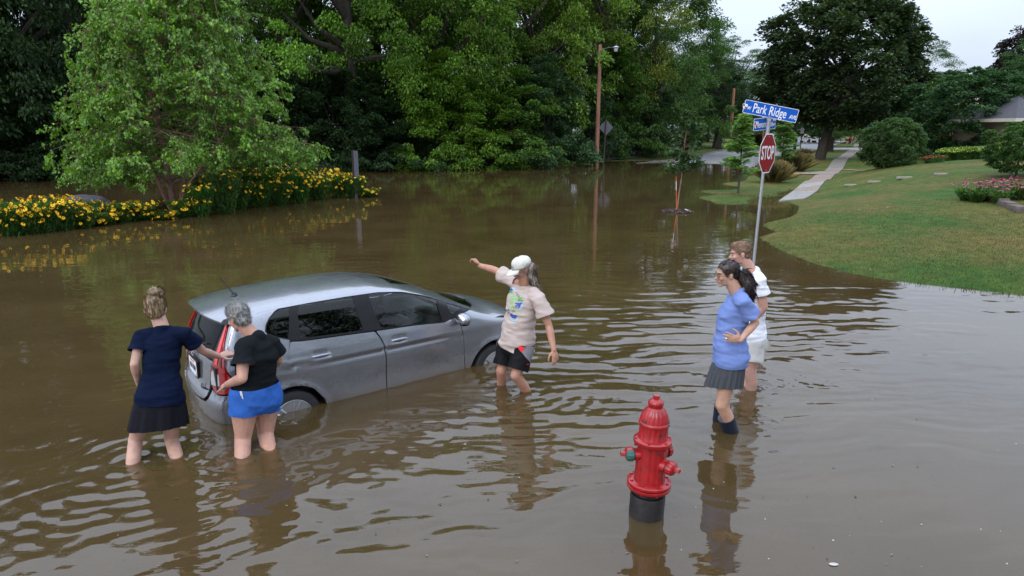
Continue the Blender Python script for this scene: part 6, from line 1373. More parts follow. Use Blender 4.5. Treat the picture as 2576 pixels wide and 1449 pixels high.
def face_parts(M, k, parent, brow=(.03,.02,.012), lip=(.42,.16,.14), glasses=None):
    R = M.to_3x3(); wm = mat('eye_white', (.42,.38,.36), .3, var=.02); im = mat('iris', (.03,.018,.01), .2, var=.02); bmt = mat('brow_hair', brow, .9); lm = mat('lip_skin', lip, .5)
    for s_ in (-1, 1):
        m = MB(); m.ell(M @ (Vector((s_*.031,.081,.001))*k), (.0115*k,.0075*k,.0048*k), R=R, n=12, m=8); ey = m.link('eye', [wm], parent)
        m = MB(); m.ell(M @ (Vector((s_*.031,.0885,.001))*k), (.0055*k,.003*k,.0055*k), R=R, n=10, m=6); m.link('iris', [im], ey)
        m = MB(); m.tube([M @ (Vector((s_*.012,.093,.021))*k), M @ (Vector((s_*.032,.091,.026))*k), M @ (Vector((s_*.052,.078,.020))*k)], [.003*k,.0042*k,.002*k], 6, flat=1.2); m.link('eyebrow', [bmt], parent)
    m = MB(); m.ell(M @ (Vector((0,.0945,-.057))*k), (.022*k,.0055*k,.0035*k), R=R, n=12, m=6); m.ell(M @ (Vector((0,.0935,-.067))*k), (.019*k,.0055*k,.0042*k), R=R, n=12, m=6); m.link('lips', [lm], parent)
    if glasses:
        gm = mat('spectacle_frame', glasses, .3, var=.05); m = MB()
        for s_ in (-1, 1):
            pts = [M @ (Vector((s_*(.032+.024*math.cos(a)), .103-.006*abs(math.cos(a)), -.002+.017*math.sin(a)))*k) for a in np.linspace(0, 2*PI, 17)]; m.tube(pts, .0026*k, 5, cap=False)
            m.tube([M @ (Vector((s_*.056,.100,.006))*k), M @ (Vector((s_*.078,.05,.004))*k), M @ (Vector((s_*.080,-.01,.0))*k)], .0026*k, 5)
        m.tube([M @ (Vector((-.008,.107,.002))*k), M @ (Vector((.008,.107,.002))*k)], .0024*k, 5); m.link('spectacles', [gm], parent)
def hair_noise(me, amp, sc, seed=0):
    me.update(); bm = bmesh.new(); bm.from_mesh(me); bm.normal_update(); mv = [(v, v.normal*(amp*noise.noise(Vector((v.co.x*sc[0], v.co.y*sc[1], v.co.z*sc[2]))+Vector((seed,seed,0))))) for v in bm.verts]
    for v, d in mv: v.co += d
    bm.to_mesh(me); bm.free(); return me
def strands(me, n, flow, length=.035, lift=.22, jit=.35, seed=0, w=.0016):
    """loose strands laid over the hair along the combing direction"""
    rs = np.random.RandomState(seed); me.calc_loop_triangles(); tri = np.array([t_.vertices[:] for t_ in me.loop_triangles]); co = np.array([v.co[:] for v in me.vertices]); nn = np.array([v.normal[:] for v in me.vertices])
    k = rs.randint(len(tri), size=n); bc = rs.dirichlet((1,1,1), n); P = (co[tri[k]]*bc[:,:,None]).sum(1); Nn = nn[tri[k]].mean(1)
    fl = np.array([flow(p) for p in P]); fl = fl/np.maximum(np.linalg.norm(fl, axis=1, keepdims=True), 1e-6)+rs.randn(n, 3)*jit; fl -= Nn*(fl*Nn).sum(1, keepdims=True); fl /= np.maximum(np.linalg.norm(fl, axis=1, keepdims=True), 1e-6)
    d = fl+Nn*lift*(.3+rs.rand(n, 1)); s_ = np.cross(fl, Nn); s_ /= np.maximum(np.linalg.norm(s_, axis=1, keepdims=True), 1e-6); l_ = (length*(.5+.9*rs.rand(n)))[:,None]
    A = P-Nn*.002; V = np.concatenate([co, np.stack([A-s_*w, A+s_*w, A+d*l_*.55+s_*w*.7, A+d*l_-Nn*l_*.12, A+d*l_*.55-s_*w*.7], 1).reshape(-1, 3)])
    b = len(co); F = [tuple(p.vertices) for p in me.polygons]+[tuple(b+5*i+j for j in range(5)) for i in range(n)]; mt = list(me.materials)
    return newmesh(me.name, V, F, mt, True)
def hair_mat(name, c1, c2, sc=(60,60,8), a=.4, b=.6, rough=.45):
    m = bpy.data.materials.new(name); m.use_nodes = True; t = m.node_tree; p = t.nodes['Principled BSDF']; p.inputs['Roughness'].default_value = rough
    c = N(t, 'ShaderNodeTexCoord'); q = N(t, 'ShaderNodeMapping'); q.inputs['Scale'].default_value = sc; L(t, c.outputs['Object'], q.inputs[0]); n = N(t, 'ShaderNodeTexNoise', Scale=1.0, Detail=4.0, Roughness=.6); L(t, q.outputs[0], n.inputs['Vector'])
    L(t, ramp2(t, n.outputs[0], c1, c2, a, b), p.inputs['Base Color']); bp = N(t, 'ShaderNodeBump', Strength=.5); bp.inputs['Distance'].default_value = .006; L(t, n.outputs[0], bp.inputs['Height']); L(t, bp.outputs[0], p.inputs['Normal']); return m
def cloth(name, col, var=.07, rough=.9, **k): return mat(name, col, rough, var=var, vscale=6, bump=.25, bscale=300, spec=.08, crease=.22, **k)
def ext(a, b, z):                           # carry the line a->b on to the level z
    d = b-a; return a+d*((z-a.z)/d.z)
def body(J, name, sk, build=1., female=False, k=1., legr=(.088,.060,.058,.042), armr=(.047,.038,.040,.027), hk=1.):
    """one continuous skin surface from the joints"""
    B = Blob(); up0 = (J['neck']-(J['hipL']+J['hipR'])/2).normalized()
    la0 = (J['hipR']-J['hipL']).normalized(); la1 = (J['shR']-J['shL']).normalized(); c0 = (J['hipL']+J['hipR'])/2; c1 = (J['shL']+J['shR'])/2
    fo0 = up0.cross(la0).normalized(); fo1 = up0.cross(la1).normalized(); J['up'] = up0; J['la0'] = la0; J['la1'] = la1; J['fo0'] = fo0; J['fo1'] = fo1; J['c0'] = c0; J['c1'] = c1
    prof = J['prof']
    secs = []
    for t_, hw, hd, fx in prof:
        c = c0.lerp(c1, t_); la = la0.lerp(la1, min(1, max(0, t_))).normalized(); fo = up0.cross(la).normalized(); secs.append((c+fo*fx, la, fo, hw*build*.90, hd*build*.88))
    B.loft([(c, la, fo, a*(.84 if q[0] < .95 else 1), b*(.84 if q[0] < .95 else 1)) for (c, la, fo, a, b), q in zip(secs, prof)]); J['secs'] = secs
    B.cap(c1+up0*.03, .062*k, J['head']+(J['neck']-J['head'])*.25, .056*k)
    for s_ in 'LR':
        sh, el, wr = J['sh'+s_], J['el'+s_], J['wr'+s_]; B.chain([sh, sh.lerp(el, .45), el, el.lerp(wr, .3), wr], [armr[0]*1.15, armr[0], armr[1]*.98, armr[2], armr[3]])
        B.cap(sh.lerp(c1, .5), .055*k, sh, armr[0]*1.15)
        hp, kn, an = J['hip'+s_], J['kn'+s_], J['an'+s_]; bk = -fo0
        ca = kn.lerp(an, .30)+bk*.018
        B.chain([hp, hp.lerp(kn, .4), kn.lerp(hp, .12), kn+fo0*.006, ca, an], [legr[0]*.90, legr[0], legr[1]*1.02, legr[1]*.97, legr[2], legr[3]*.82])
        B.cap(an, .035, an+fo0*.15+Vector((0,0,-.05)), .030)
        h_ = J['hand'+s_]; hand(B, J['wr'+s_], h_[0], h_[1], k=hk, **h_[2])
    M = head_frame(J['head'], J['face'], J.get('hup', (0,0,1))); J['M'] = M; head(B, M, J.get('hk', 1.), J.get('jaw', 1.), female)
    return B.fuse(name, sk, voxel=.0062, smooth=4)
def shirt(J, name, mt, grow=.024, hem=.0, loose=.02, sleeve=.62, slr=(.078,.088), neck=.062, fold=.007, seed=0, hemn=None, build=1.):
    B = Blob(); secs = []
    for (c, la, fo, a, b), (t_, *_r) in zip(J['secs'], J['prof']):
        ex = grow+loose*max(0, .75-t_); secs.append((c, la, fo, a/.90+ex*.8-.01, b/.88+ex*.8-.01))
    # the hem hangs free below the hips
    c, la, fo, a, b = secs[0]; secs = [(c-J['up']*.16, la, fo, a*.98, b*1.0)]+secs
    B.loft(secs, pw=2.3); planes = []
    for s_ in 'LR':
        sh, el = J['sh'+s_], J['el'+s_]; d = (el-sh).normalized(); B.chain([sh.lerp(J['c1'], .45)+J['up']*.0, sh+d*.01], [slr[0]*.95, slr[0]*.88]); B.tube([sh-d*.02, sh+d*.01, sh.lerp(el, sleeve*.55), sh.lerp(el, sleeve)], [slr[0]*.86, slr[0]*.88, slr[0]*.96, slr[1]], 18)
        planes.append((sh.lerp(el, sleeve), d, -slr[1]*1.15))
    B.cap(J['c1']+J['up']*.01, .075, J['c1']+J['up']*.07, .062)
    nk = J['neck']; me = B.fuse(name, mt, voxel=.0085, smooth=9)
    planes.append((nk+J['up']*J.get('nkoff', .0), (J['up']*.88+(J['head']-nk).normalized()*.5+J['fo1']*.25), .16))
    hp = J['c0']+J['up']*hem; planes.append((hp, -(J['up'] if hemn is None else Vector(hemn)), None))
    return cut(me, planes, fold, seed)
def shorts(J, name, mt, waist=.12, ra=.115, rb=.118, f=.62, grow=.03, fold=.006, seed=3, hemoff=(0,0)):
    B = Blob(); c0 = J['c0']; up = J['up']; (_c, la, fo, a, b) = J['secs'][2]; a = a/.9+grow*.8; b = b/.88+grow; c0 = c0+fo*J['prof'][2][3]
    B.loft([(c0-up*.135, la, fo, a*.62, b*.72), (c0-up*.05, la, fo, a*.98, b*1.0), (c0+up*.04, la, fo, a, b), (c0+up*.12, la, fo, a*.93, b*.95), (c0+up*.20, la, fo, a*.88, b*.9)])
    planes = []
    for i, s_ in enumerate('LR'):
        hp, kn = J['hip'+s_], J['kn'+s_]; ff = f+hemoff[i]; d = (kn-hp).normalized(); B.ell(hp+up*.02, (ra*.98,)*3, n=18, m=12); B.tube([hp+up*.02, hp.lerp(kn, ff*.6), hp.lerp(kn, ff)], [ra*.96, ra, rb], 20); planes.append((hp.lerp(kn, ff), d, -rb*1.2))
    me = B.fuse(name, mt, voxel=.0085, smooth=8); planes.append((c0+up*waist, up, None)); 
    # cut the hems one after the other, then the waist
    return cut(me, planes, fold, seed, stretch=(6,6,5))
def skirt(J, name, mt, top, length, r0, r1, pleats, amp, n=132, flat=.82, lift=None, sway=(0,0)):
    V = []; F = []; m_ = 22; c0 = J['c0']; up = J['up']; la = J['la0']; fo = J['fo0']; down = Vector((0,0,-1))
    for i in range(m_+1):
        t_ = i/m_; c = c0+up*top+down*length*t_+Vector((sway[0], sway[1], 0))*t_; r = r0+(r1-r0)*t_**.8
        for k in range(n):
            a = 2*PI*k/n; ww = amp*t_**.7*(math.sin(pleats*a+.4*math.sin(3*a))+.35*math.sin(pleats*2.3*a+1)); 
            z = (lift(a) if lift else 0)*t_
            V.append(c+la*math.cos(a)*(r+ww)+fo*math.sin(a)*(r*flat+ww)+Vector((0,0,z)))
    for i in range(m_):
        for k in range(n): F.append((i*n+k, i*n+(k+1)%n, (i+1)*n+(k+1)%n, (i+1)*n+k))
    me = newmesh(name, V, F, [mt], True); return me
PF_ = [(-.22,.13,.10,0),(-.08,.165,.125,-.012),(.04,.172,.128,-.015),(.20,.158,.112,0),(.40,.132,.098,.006),(.58,.138,.105,.010),(.76,.150,.118,.016),(.88,.152,.105,.006),(.97,.13,.082,0),(1.06,.075,.06,0)]
PM_ = [(-.20,.13,.105,0),(-.06,.160,.12,-.008),(.06,.162,.122,-.006),(.22,.155,.118,.004),(.42,.152,.115,.010),(.60,.160,.118,.010),(.78,.175,.122,.012),(.90,.178,.108,.004),(.98,.15,.085,0),(1.07,.08,.062,0)]
def sc_prof(P, k): return [(t_, a*k, b*k, f*k) for t_, a, b, f in P]
def person(label, origin): return thing('person', label, 'person', origin)
def adopt(o, me, name, p, **k):             # meshes are built in world axes; move into the person's own
    me.transform(Matrix.Translation(-p.location)); return link(name, me, p, **k)
def adopt_children(p, objs):
    for o in objs: o.data.transform(Matrix.Translation(-p.location))
WATER_GROUND = -.36

# --- 1: woman in navy T-shirt, back to us, hand on the tail lamp
J = dict(hipL=vp(374,1000,5.30), hipR=vp(432,1000,5.36), knL=vp(341,1106,5.27), knR=vp(431,1106,5.42), shL=vp(356,845,5.44), shR=vp(463,839,5.50), neck=vp(406,822,5.47), head=vp(391,777,5.52),
         elL=vp(338,916,5.30), wrL=vp(350,966,5.42), elR=vp(512,884,5.64), wrR=vp(551,897,5.83), face=(-.30,.90,-.28), prof=sc_prof(PF_, .93), hk=1.04)
J['anL'] = ext(J['knL'], Vector(G(336,1158)), WATER_GROUND+.06); J['anR'] = ext(J['knR'], Vector(G(441,1137)), WATER_GROUND+.06)
J['handL'] = ((vp(362,990,5.50)-J['wrL']), (1,.2,0), dict(curl=.25, side=-1)); J['handR'] = ((vp(582,884,5.90)-J['wrR']), (.3,.75,-.5), dict(curl=.20, spread=.13, side=-1))
pn = person('woman in navy T-shirt and black skirt, blonde hair in a bun, touching the tail lamp', Vector((J['c'] if 'c' in J else (J['hipL']+J['hipR'])/2).to_tuple())*1)
pn.location = Vector((pn.location.x, pn.location.y, WATER_GROUND)); SK1 = skin('fair_skin', (.48,.28,.21))
me = body(J, 'body', SK1, legr=(.083,.058,.057,.042), armr=(.042,.035,.038,.025), female=True, hk=.93); adopt(None, me, 'body', pn)
adopt(None, shirt(J, 'shirt', cloth('navy_cloth', (.004,.008,.026)), grow=.020, hem=-.05, loose=.040, sleeve=.55, slr=(.070,.078), seed=1, fold=.011), 'shirt', pn)
adopt(None, skirt(J, 'skirt', cloth('black_cloth', (.013,.012,.017)), -.02, .25, .190, .235, 9, .010, flat=.80, lift=lambda a: .03*math.cos(a), sway=(-.045,0)), 'skirt', pn)
M = J['M']; k = 1.04; hm = hair_mat('blonde_streaked_hair', (.045,.026,.015), (.42,.29,.15), sc=(75,75,5), a=.34, b=.66)
B = Blob(); R = M.to_3x3()
B.ell(M @ (Vector((0,-.020,.034))*k), (.083*k,.100*k,.092*k), R=R, n=20, m=14); B.ell(M @ (Vector((0,-.050,-.025))*k), (.066*k,.060*k,.062*k), R=R, n=18, m=12)
me = B.fuse('hair', hm, voxel=.006, smooth=3); me = cut(me, [(M @ (Vector((0,.032,-.02))*k), R @ Vector((0,1,-.42)), None)]); hair_noise(me, .006, (45,45,12)); me = strands(me, 1600, lambda p: np.array(M @ (Vector((.0,-.03,.13))))-p, .04, .15, .18, 1); h_ = adopt(None, me, 'hair', pn)
B = Blob(); bc = M @ (Vector((.020,-.045,.130))*k); B.ell(bc, (.062,.055,.045), n=18, m=12); B.ell(bc+Vector((-.030,0,-.022)), (.030,.028,.022), n=14, m=10); me = B.fuse('hair_bun', hm, voxel=.005, smooth=2); hair_noise(me, .008, (50,50,50), 3); me = strands(me, 500, lambda p: np.cross(p-np.array(bc), (0,0,1)), .04, .25, .5, 2); adopt(None, me, 'hair_bun', pn)
for s_ in (-1,):
    m = MB(); m.ell(M @ (Vector((s_*.079,-.006,-.046))*k), (.004,.004,.006), n=8, m=6); o_ = m.link('earring', [M_chrome], pn); o_.data.transform(Matrix.Translation(-pn.location))
m = MB(); q = J['c0']+J['la0']*-.155+Vector((0,-.03,-.21)); 
# --- 2: grey-haired woman in black T-shirt and blue shorts
J = dict(hipL=vp(616,1000,5.44), hipR=vp(668,992,5.62), knL=vp(612,1104,5.40), knR=vp(669,1092,5.58), shL=vp(613,870,5.40), shR=vp(684,864,5.66), neck=vp(624,838,5.54), head=vp(600,800,5.53),
         elL=vp(609,952,5.27), wrL=vp(572,967,5.46), elR=vp(700,905,5.72), wrR=vp(672,938,5.92), face=(-.80,.42,-.30), prof=sc_prof(PF_, 1.06), hk=.97)
J['prof'] = [(t_, a*(1.0 if t_ < .3 else 1.10 if t_ < .8 else 1.0), b*(1.18 if t_ < .3 else 1.28 if t_ < .8 else 1.1), f-.014*(t_ < .2)) for t_, a, b, f in J['prof']]
J['anL'] = ext(J['knL'], Vector(G(608,1140)), WATER_GROUND+.06); J['anR'] = ext(J['knR'], Vector(G(672,1114)), WATER_GROUND+.06)
J['handL'] = ((vp(547,973,5.58)-J['wrL']), (.1,.3,-1), dict(curl=1.15, side=1)); J['handR'] = ((-.6,.5,.1), (0,0,-1), dict(curl=.4, side=-1))
pn = person('older woman with short grey hair, black T-shirt and bright blue shorts, pushing the car', Vector((0,0,0))); c_ = (J['hipL']+J['hipR'])/2; pn.location = (c_.x, c_.y, WATER_GROUND); SK2 = skin('ruddy_skin', (.46,.25,.18))
me = body(J, 'body', SK2, legr=(.108,.072,.066,.048), armr=(.054,.044,.045,.030), female=True, k=1.05, hk=.97); adopt(None, me, 'body', pn)
adopt(None, shirt(J, 'shirt', cloth('black_tshirt', (.010,.012,.014)), grow=.020, hem=.10, loose=.020, sleeve=.60, slr=(.084,.094), seed=5, fold=.010), 'shirt', pn)
sh_ = adopt(None, shorts(J, 'shorts', cloth('blue_cloth', (.032,.112,.40), var=.12), waist=.12, ra=.128, rb=.130, f=.38, grow=.022, fold=.011), 'shorts', pn)
M = J['M']; k = .97; R = M.to_3x3(); hm = hair_mat('grey_hair', (.13,.125,.12), (.50,.49,.47), sc=(70,70,40), a=.35, b=.62, rough=.7); B = Blob()
B.ell(M @ (Vector((0,-.014,.044))*k), (.084*k,.104*k,.092*k), R=R, n=20, m=14); B.ell(M @ (Vector((0,.030,.078))*k), (.066*k,.062*k,.050*k), R=R, n=18, m=12); B.ell(M @ (Vector((0,-.052,-.022))*k), (.066*k,.056*k,.060*k), R=R, n=18, m=12)
me = B.fuse('hair', hm, voxel=.006, smooth=2); me = cut(me, [(M @ (Vector((0,.040,.0))*k), R @ Vector((0,1,-.95)), None)]); hair_noise(me, .006, (40,40,40), 2); me = strands(me, 2600, lambda p: np.array((-.3,.1,.8)), .026, .75, .6, 3); adopt(None, me, 'hair', pn)
old = set(COL.objects); face_parts(M, k, pn, brow=(.2,.19,.18)); adopt_children(pn, [o for o in COL.objects if o not in old])
# white pocket lining peeking out, belt loop
bv = BVHTree.FromPolygons([v.co+Vector(pn.location) for v in sh_.data.vertices], [tuple(p.vertices) for p in sh_.data.polygons])
def decal(bv, pts, name, mt, parent, off=.004, dens=3):
    """flat print laid on a garment: outline points (px, py) met with its surface"""
    pts = np.array(pts, float); poly = densify(pts, dens); lo = poly.min(0); hi = poly.max(0); gx_, gy_ = np.meshgrid(np.arange(lo[0], hi[0], dens), np.arange(lo[1], hi[1], dens)); Q = np.stack([gx_.ravel(), gy_.ravel()], 1)+.01
    Q = Q[inside(Q, poly)]
    if len(Q): dm = np.min(np.hypot(Q[:,None,0]-poly[None,:,0], Q[:,None,1]-poly[None,:,1]), axis=1); Q = Q[dm > dens*.4]
    al = [Vector((a, b)) for a, b in np.concatenate([poly, Q])]; n = len(poly); vo, eo, fo, _a, _b, _c2 = geometry.delaunay_2d_cdt(al, [(i, (i+1)%n) for i in range(n)], [], 0, 1e-6)
    U = np.array([[v.x, v.y] for v in vo]); fo = [f for f in fo if inside(U[list(f)].mean(0)[None], poly)[0]]; V = []; ok = []
    for u in U:
        d = Vector(ray(*u)).normalized(); h_, nn, ix, ds = bv.ray_cast(Vector((0,0,CH)), d)
        if h_ is None: V.append((0,0,0)); ok.append(False)
        else:
            if nn.dot(d) > 0: nn = -nn
            V.append(tuple(h_+nn*off-Vector(parent.location))); ok.append(True)
    fo = [f for f in fo if all(ok[i] for i in f)]
    return link(name, newmesh(name, V, [tuple(f) for f in fo], [mt], True), parent) if fo else None
def bvh(o, p): return BVHTree.FromPolygons([v.co+Vector(p.location) for v in o.data.vertices], [tuple(q.vertices) for q in o.data.polygons])
q1 = lambda pts: [(289.9+.3779*a, 644.2+.3779*b) for a, b in pts]
decal(bv, q1([(829,884),(838,878),(848,905),(856,952),(846,947),(832,918)]), 'pocket_lining', cloth('white_cloth', (.55,.55,.58)), pn, off=.006, dens=2)
decal(bv, q1([(920,842),(932,842),(934,866),(922,866)]), 'belt_loop', MATS['blue_cloth'], pn, off=.010, dens=2)

# --- 3: man in cap, long grey hair, gesturing
J = dict(hipR=vp(1278,866,6.93), hipL=vp(1318,874,6.74), knR=vp(1262,932,6.84), knL=vp(1298,944,6.64), shR=vp(1290,706,7.00), shL=vp(1356,752,6.66), neck=vp(1323,716,6.81), head=vp(1314,676,6.80),
         elR=vp(1247,680,7.22), wrR=vp(1207,668,7.36), elL=vp(1381,820,6.60), wrL=vp(1393,880,6.48), face=(-.82,-.40,-.38), prof=sc_prof(PM_, .97), hk=1.0)
J['anR'] = ext(J['knR'], Vector(G(1259,966)), WATER_GROUND+.06); J['anL'] = ext(J['knL'], Vector(G(1320,982)), WATER_GROUND+.06)
J['handR'] = ((vp(1186,640,7.40)-J['wrR']), (-.75,-.1,-.6), dict(curl=.75, side=1)); J['handL'] = ((vp(1402,924,6.44)-J['wrL']), (-.5,.8,0), dict(curl=.22, side=-1))
c_ = (J['hipL']+J['hipR'])/2; pn = person('long-haired man in white cap, pink-beige printed T-shirt and black shorts, arm raised', (c_.x, c_.y, WATER_GROUND)); SK3 = skin('tanned_skin', (.43,.215,.145))
me = body(J, 'body', SK3, legr=(.084,.058,.054,.042), armr=(.046,.038,.040,.027)); adopt(None, me, 'body', pn)
ts = adopt(None, shirt(J, 'shirt', cloth('beige_cloth', (.47,.385,.345), var=.06), grow=.028, hem=-.02, loose=.060, sleeve=.62, slr=(.082,.096), seed=8, fold=.015), 'shirt', pn)
so3 = adopt(None, shorts(J, 'shorts', cloth('black_shorts', (.009,.009,.010), rough=.6), waist=.08, ra=.112, rb=.112, f=.80, grow=.030, fold=.008, seed=9), 'shorts', pn)
M = J['M']; k = 1.0; R = M.to_3x3(); old = set(COL.objects); face_parts(M, k, pn, brow=(.12,.09,.07), glasses=(.10,.05,.03)); adopt_children(pn, [o for o in COL.objects if o not in old])
hm = hair_mat('long_grey_hair', (.16,.12,.09), (.42,.35,.28), sc=(60,60,12)); B = Blob()
B.ell(M @ Vector((0,-.035,.0)), (.080,.078,.085), R=R, n=18, m=12)
for i in range(9):
    a = -1.2+2.4*i/8; st_ = M @ Vector((.072*math.sin(a), -.055-.045*math.cos(a), -.01)); B.chain([st_, st_+Vector((.03*math.sin(a)+.020, .008*i%.02, -.09)), st_+Vector((.050+.022*math.sin(i*2.1), -.01*math.cos(i), -.185-.03*math.sin(i*1.7)))], [.032,.032,.009])
me = B.fuse('hair', hm, voxel=.006, smooth=2); me = cut(me, [(M @ Vector((0,.022,0)), R @ Vector((0,1,.1)), .13)]); hair_noise(me, .010, (50,50,20), 1); me = strands(me, 1500, lambda p: np.array((.15,0,-1)), .07, .25, .25, 4); adopt(None, me, 'hair', pn)
capm = cloth('cap_cloth', (.62,.60,.54), var=.05); B = Blob(); B.ell(M @ Vector((0,-.010,.052)), (.086,.108,.082), R=R, n=24, m=16); B.ell(M @ Vector((0,.02,.075)), (.070,.072,.062), R=R, n=20, m=14)
me = B.fuse('cap', capm, voxel=.005, smooth=4); me = cut(me, [(M @ Vector((0,0,.030)), R @ Vector((0,.10,-1)), None)], .003, 4, stretch=(12,12,12)); adopt(None, me, 'cap', pn)
V = []; F = []
for i in range(13):
    a = -1.02+2.04*i/12
    for j in range(5):
        t_ = j/4; rr = .088+.075*t_*(math.cos(a*.9)**.8); V.append(M @ Vector((math.sin(a)*(.080+.012*t_), .010+rr*math.cos(a)*1.12, .036-.030*t_*t_-.014*(math.sin(a)**2)+.002)))
for i in range(12):
    for j in range(4): F.append((i*5+j, i*5+j+1, i*5+6+j, i*5+5+j))
me = newmesh('cap_brim', V, F, [capm], True); bm = bmesh.new(); bm.from_mesh(me); bmesh.ops.solidify(bm, geom=list(bm.faces), thickness=.004); bm.to_mesh(me); bm.free(); adopt(None, me, 'cap_brim', pn)
m = MB(); m.ell(M @ Vector((0,-.01,.136)), (.008,.008,.005), R=R, n=10, m=6)
Mc = M @ Matrix.Translation((-.012,.095,.078)) @ Matrix.Rotation(-.62, 4, 'X') ; m.ell(Mc @ Vector((0,.004,0)), (.020,.004,.020), R=Mc.to_3x3(), n=14, m=8); o_ = m.link('cap_badge', [mat('badge_blue', (.10,.13,.25), .7, var=.6, vscale=60)], pn); o_.data.transform(Matrix.Translation(-pn.location))
q5 = lambda pts: [(1146.6+.2889*a, 611.9+.2889*b) for a, b in pts]
bv = bvh(ts, pn); CB = mat('print_blue', (.02,.075,.36), .8, var=.05); CG = mat('print_green', (.03,.36,.07), .8, var=.1); CLG = mat('print_light_green', (.22,.60,.20), .8, var=.2, vscale=40); CLB = mat('print_pale_blue', (.33,.52,.68), .8, var=.1); CDG = mat('print_dark_green', (.03,.12,.05), .8)
decal(bv, q5([(520,560),(545,575),(575,545),(590,505),(597,508),(583,560),(560,582),(528,578)]), 'print', CLB, ts if False else pn, .003, 3)
decal(bv, q5([(475,650),(500,668),(530,660),(545,640),(548,655),(530,678),(495,682),(478,668)]), 'print', CLB, pn, .003, 3)
decal(bv, q5([(480,388),(515,395),(540,430),(533,434),(505,402),(478,398)]), 'print', CLB, pn, .003, 3)
decal(bv, q5([(462,400),(472,386),(490,390),(497,408),(470,420),(462,440),(455,425)]), 'bird_print', CB, pn, .0045, 3)
decal(bv, q5([(520,518),(560,520),(578,515),(580,525),(568,532),(556,556),(544,560),(546,540),(522,552),(519,545),(538,534),(519,530)]), 'bird_print', CB, pn, .0045, 2.5)
decal(bv, q5([(475,610),(490,612),(500,622),(530,625),(540,632),(522,640),(533,648),(518,650),(524,664),(508,654),(492,650),(478,632)]), 'bird_print', CB, pn, .0045, 2.5)
decal(bv, q5([(442,580),(450,578),(452,592),(443,592)]), 'print', CB, pn, .0045, 2); decal(bv, q5([(455,575),(468,574),(466,586),(456,586)]), 'print', CB, pn, .0045, 2)
decal(bv, q5([(540,505),(552,455),(558,458),(553,485),(575,472),(585,474),(560,492),(590,496),(586,506),(556,502)]), 'leaf_print', CG, pn, .0045, 2.5)
decal(bv, q5([(466,434),(478,414),(500,418),(486,424),(502,430),(480,432)]), 'leaf_print', CG, pn, .0045, 2.5)
for a, b, w_, h2 in ((478,450,40,13),(490,470,45,12),(482,492,48,12),(470,515,38,12),(492,532,26,10),(462,545,34,12),(478,565,34,10),(524,598,30,14),(500,480,20,10),(465,470,20,10)):
    decal(bv, q5([(a,b),(a+w_*.5,b+h2*.1),(a+w_,b+h2*.8),(a+w_*.95,b+h2*1.4),(a+w_*.5,b+h2*1.0),(a+2,b+h2*.8)]), 'script_print', CLG, pn, .004, 2.5)
for a, b in ((528,430),(536,442),(545,452),(532,455),(543,468),(505,585),(514,592),(495,590),(458,606),(464,600)):
    decal(bv, q5([(a-4,b),(a,b-5),(a+5,b),(a,b+5)]), 'leaf_print', CDG, pn, .0048, 2)
bv = bvh(so3, pn); CR = mat('print_red', (.62,.008,.02), .7); CGY = cloth('grey_panel', (.20,.20,.21))
decal(bv, q5([(575,950),(625,884),(680,872),(676,960),(670,1060),(648,1062),(640,1030),(600,985)]), 'side_panel', CGY, pn, .005, 3)
decal(bv, q5([(545,915),(572,874),(622,876),(574,952)]), 'red_stripe', CR, pn, .007, 3)
decal(bv, q5([(608,1056),(622,1047),(634,1054),(628,1059),(618,1056)]), 'emblem_print', CR, pn, .007, 1.5)

# --- 4: woman in blue T-shirt, dark ponytail, glasses, boots
J = dict(hipL=vp(1838,905,5.70), hipR=vp(1832,897,5.87), knL=vp(1817,1018,5.67), knR=vp(1822,1003,5.92), shL=vp(1866,757,5.62), shR=vp(1848,745,5.96), neck=vp(1845,728,5.79), head=vp(1829,689,5.80),
         elL=vp(1901,811,5.66), wrL=vp(1862,856,5.55), elR=vp(1868,812,6.14), wrR=vp(1840,862,6.02), face=(-1,-.10,-.12), prof=sc_prof(PF_, .98), hk=.97)
J['prof'] = [(t_, a, b*(1.15 if .15 < t_ < .8 else 1), f+.012*(.15 < t_ < .6)) for t_, a, b, f in J['prof']]
J['anL'] = ext(J['knL'], Vector(G(1838,1084)), WATER_GROUND+.10); J['anR'] = ext(J['knR'], Vector(G(1812,1056)), WATER_GROUND+.10)
J['handL'] = ((vp(1816,846,5.52)-J['wrL']), (.1,1,0), dict(curl=.10, spread=.10, side=-1, thumb=.4)); J['handR'] = ((-1,-.3,-.1), (0,-1,0), dict(curl=.2, side=1))
c_ = (J['hipL']+J['hipR'])/2; pn = person('smiling woman with dark ponytail and glasses, pale blue T-shirt, grey pleated skirt and boots', (c_.x, c_.y, WATER_GROUND)); SK4 = skin('olive_skin', (.47,.27,.185))
me = body(J, 'body', SK4, legr=(.084,.058,.056,.044), armr=(.040,.034,.036,.024), female=True, hk=.98); adopt(None, me, 'body', pn)
tb = adopt(None, shirt(J, 'shirt', cloth('pale_blue_cloth', (.165,.235,.50), var=.06), grow=.022, hem=-.045, loose=.040, sleeve=.66, slr=(.074,.092), seed=12, fold=.012, hemn=J['up'] if 'up' in J else None), 'shirt', pn)
hg = mat('heather_grey', (.050,.054,.062), .95, var=.55, vscale=70, stretch=(1,1,2.5)); adopt(None, skirt(J, 'skirt', hg, -.03, .245, .176, .205, 20, .009, n=200, flat=.80, lift=lambda a: -.02*math.cos(a), sway=(-.035,0)), 'skirt', pn)
M = J['M']; k = .97; R = M.to_3x3(); old = set(COL.objects); face_parts(M, k, pn, brow=(.02,.012,.01), glasses=(.07,.04,.015)); adopt_children(pn, [o for o in COL.objects if o not in old])
hm = hair_mat('dark_brown_hair', (.008,.005,.004), (.050,.026,.019), sc=(50,50,14), rough=.35); B = Blob()
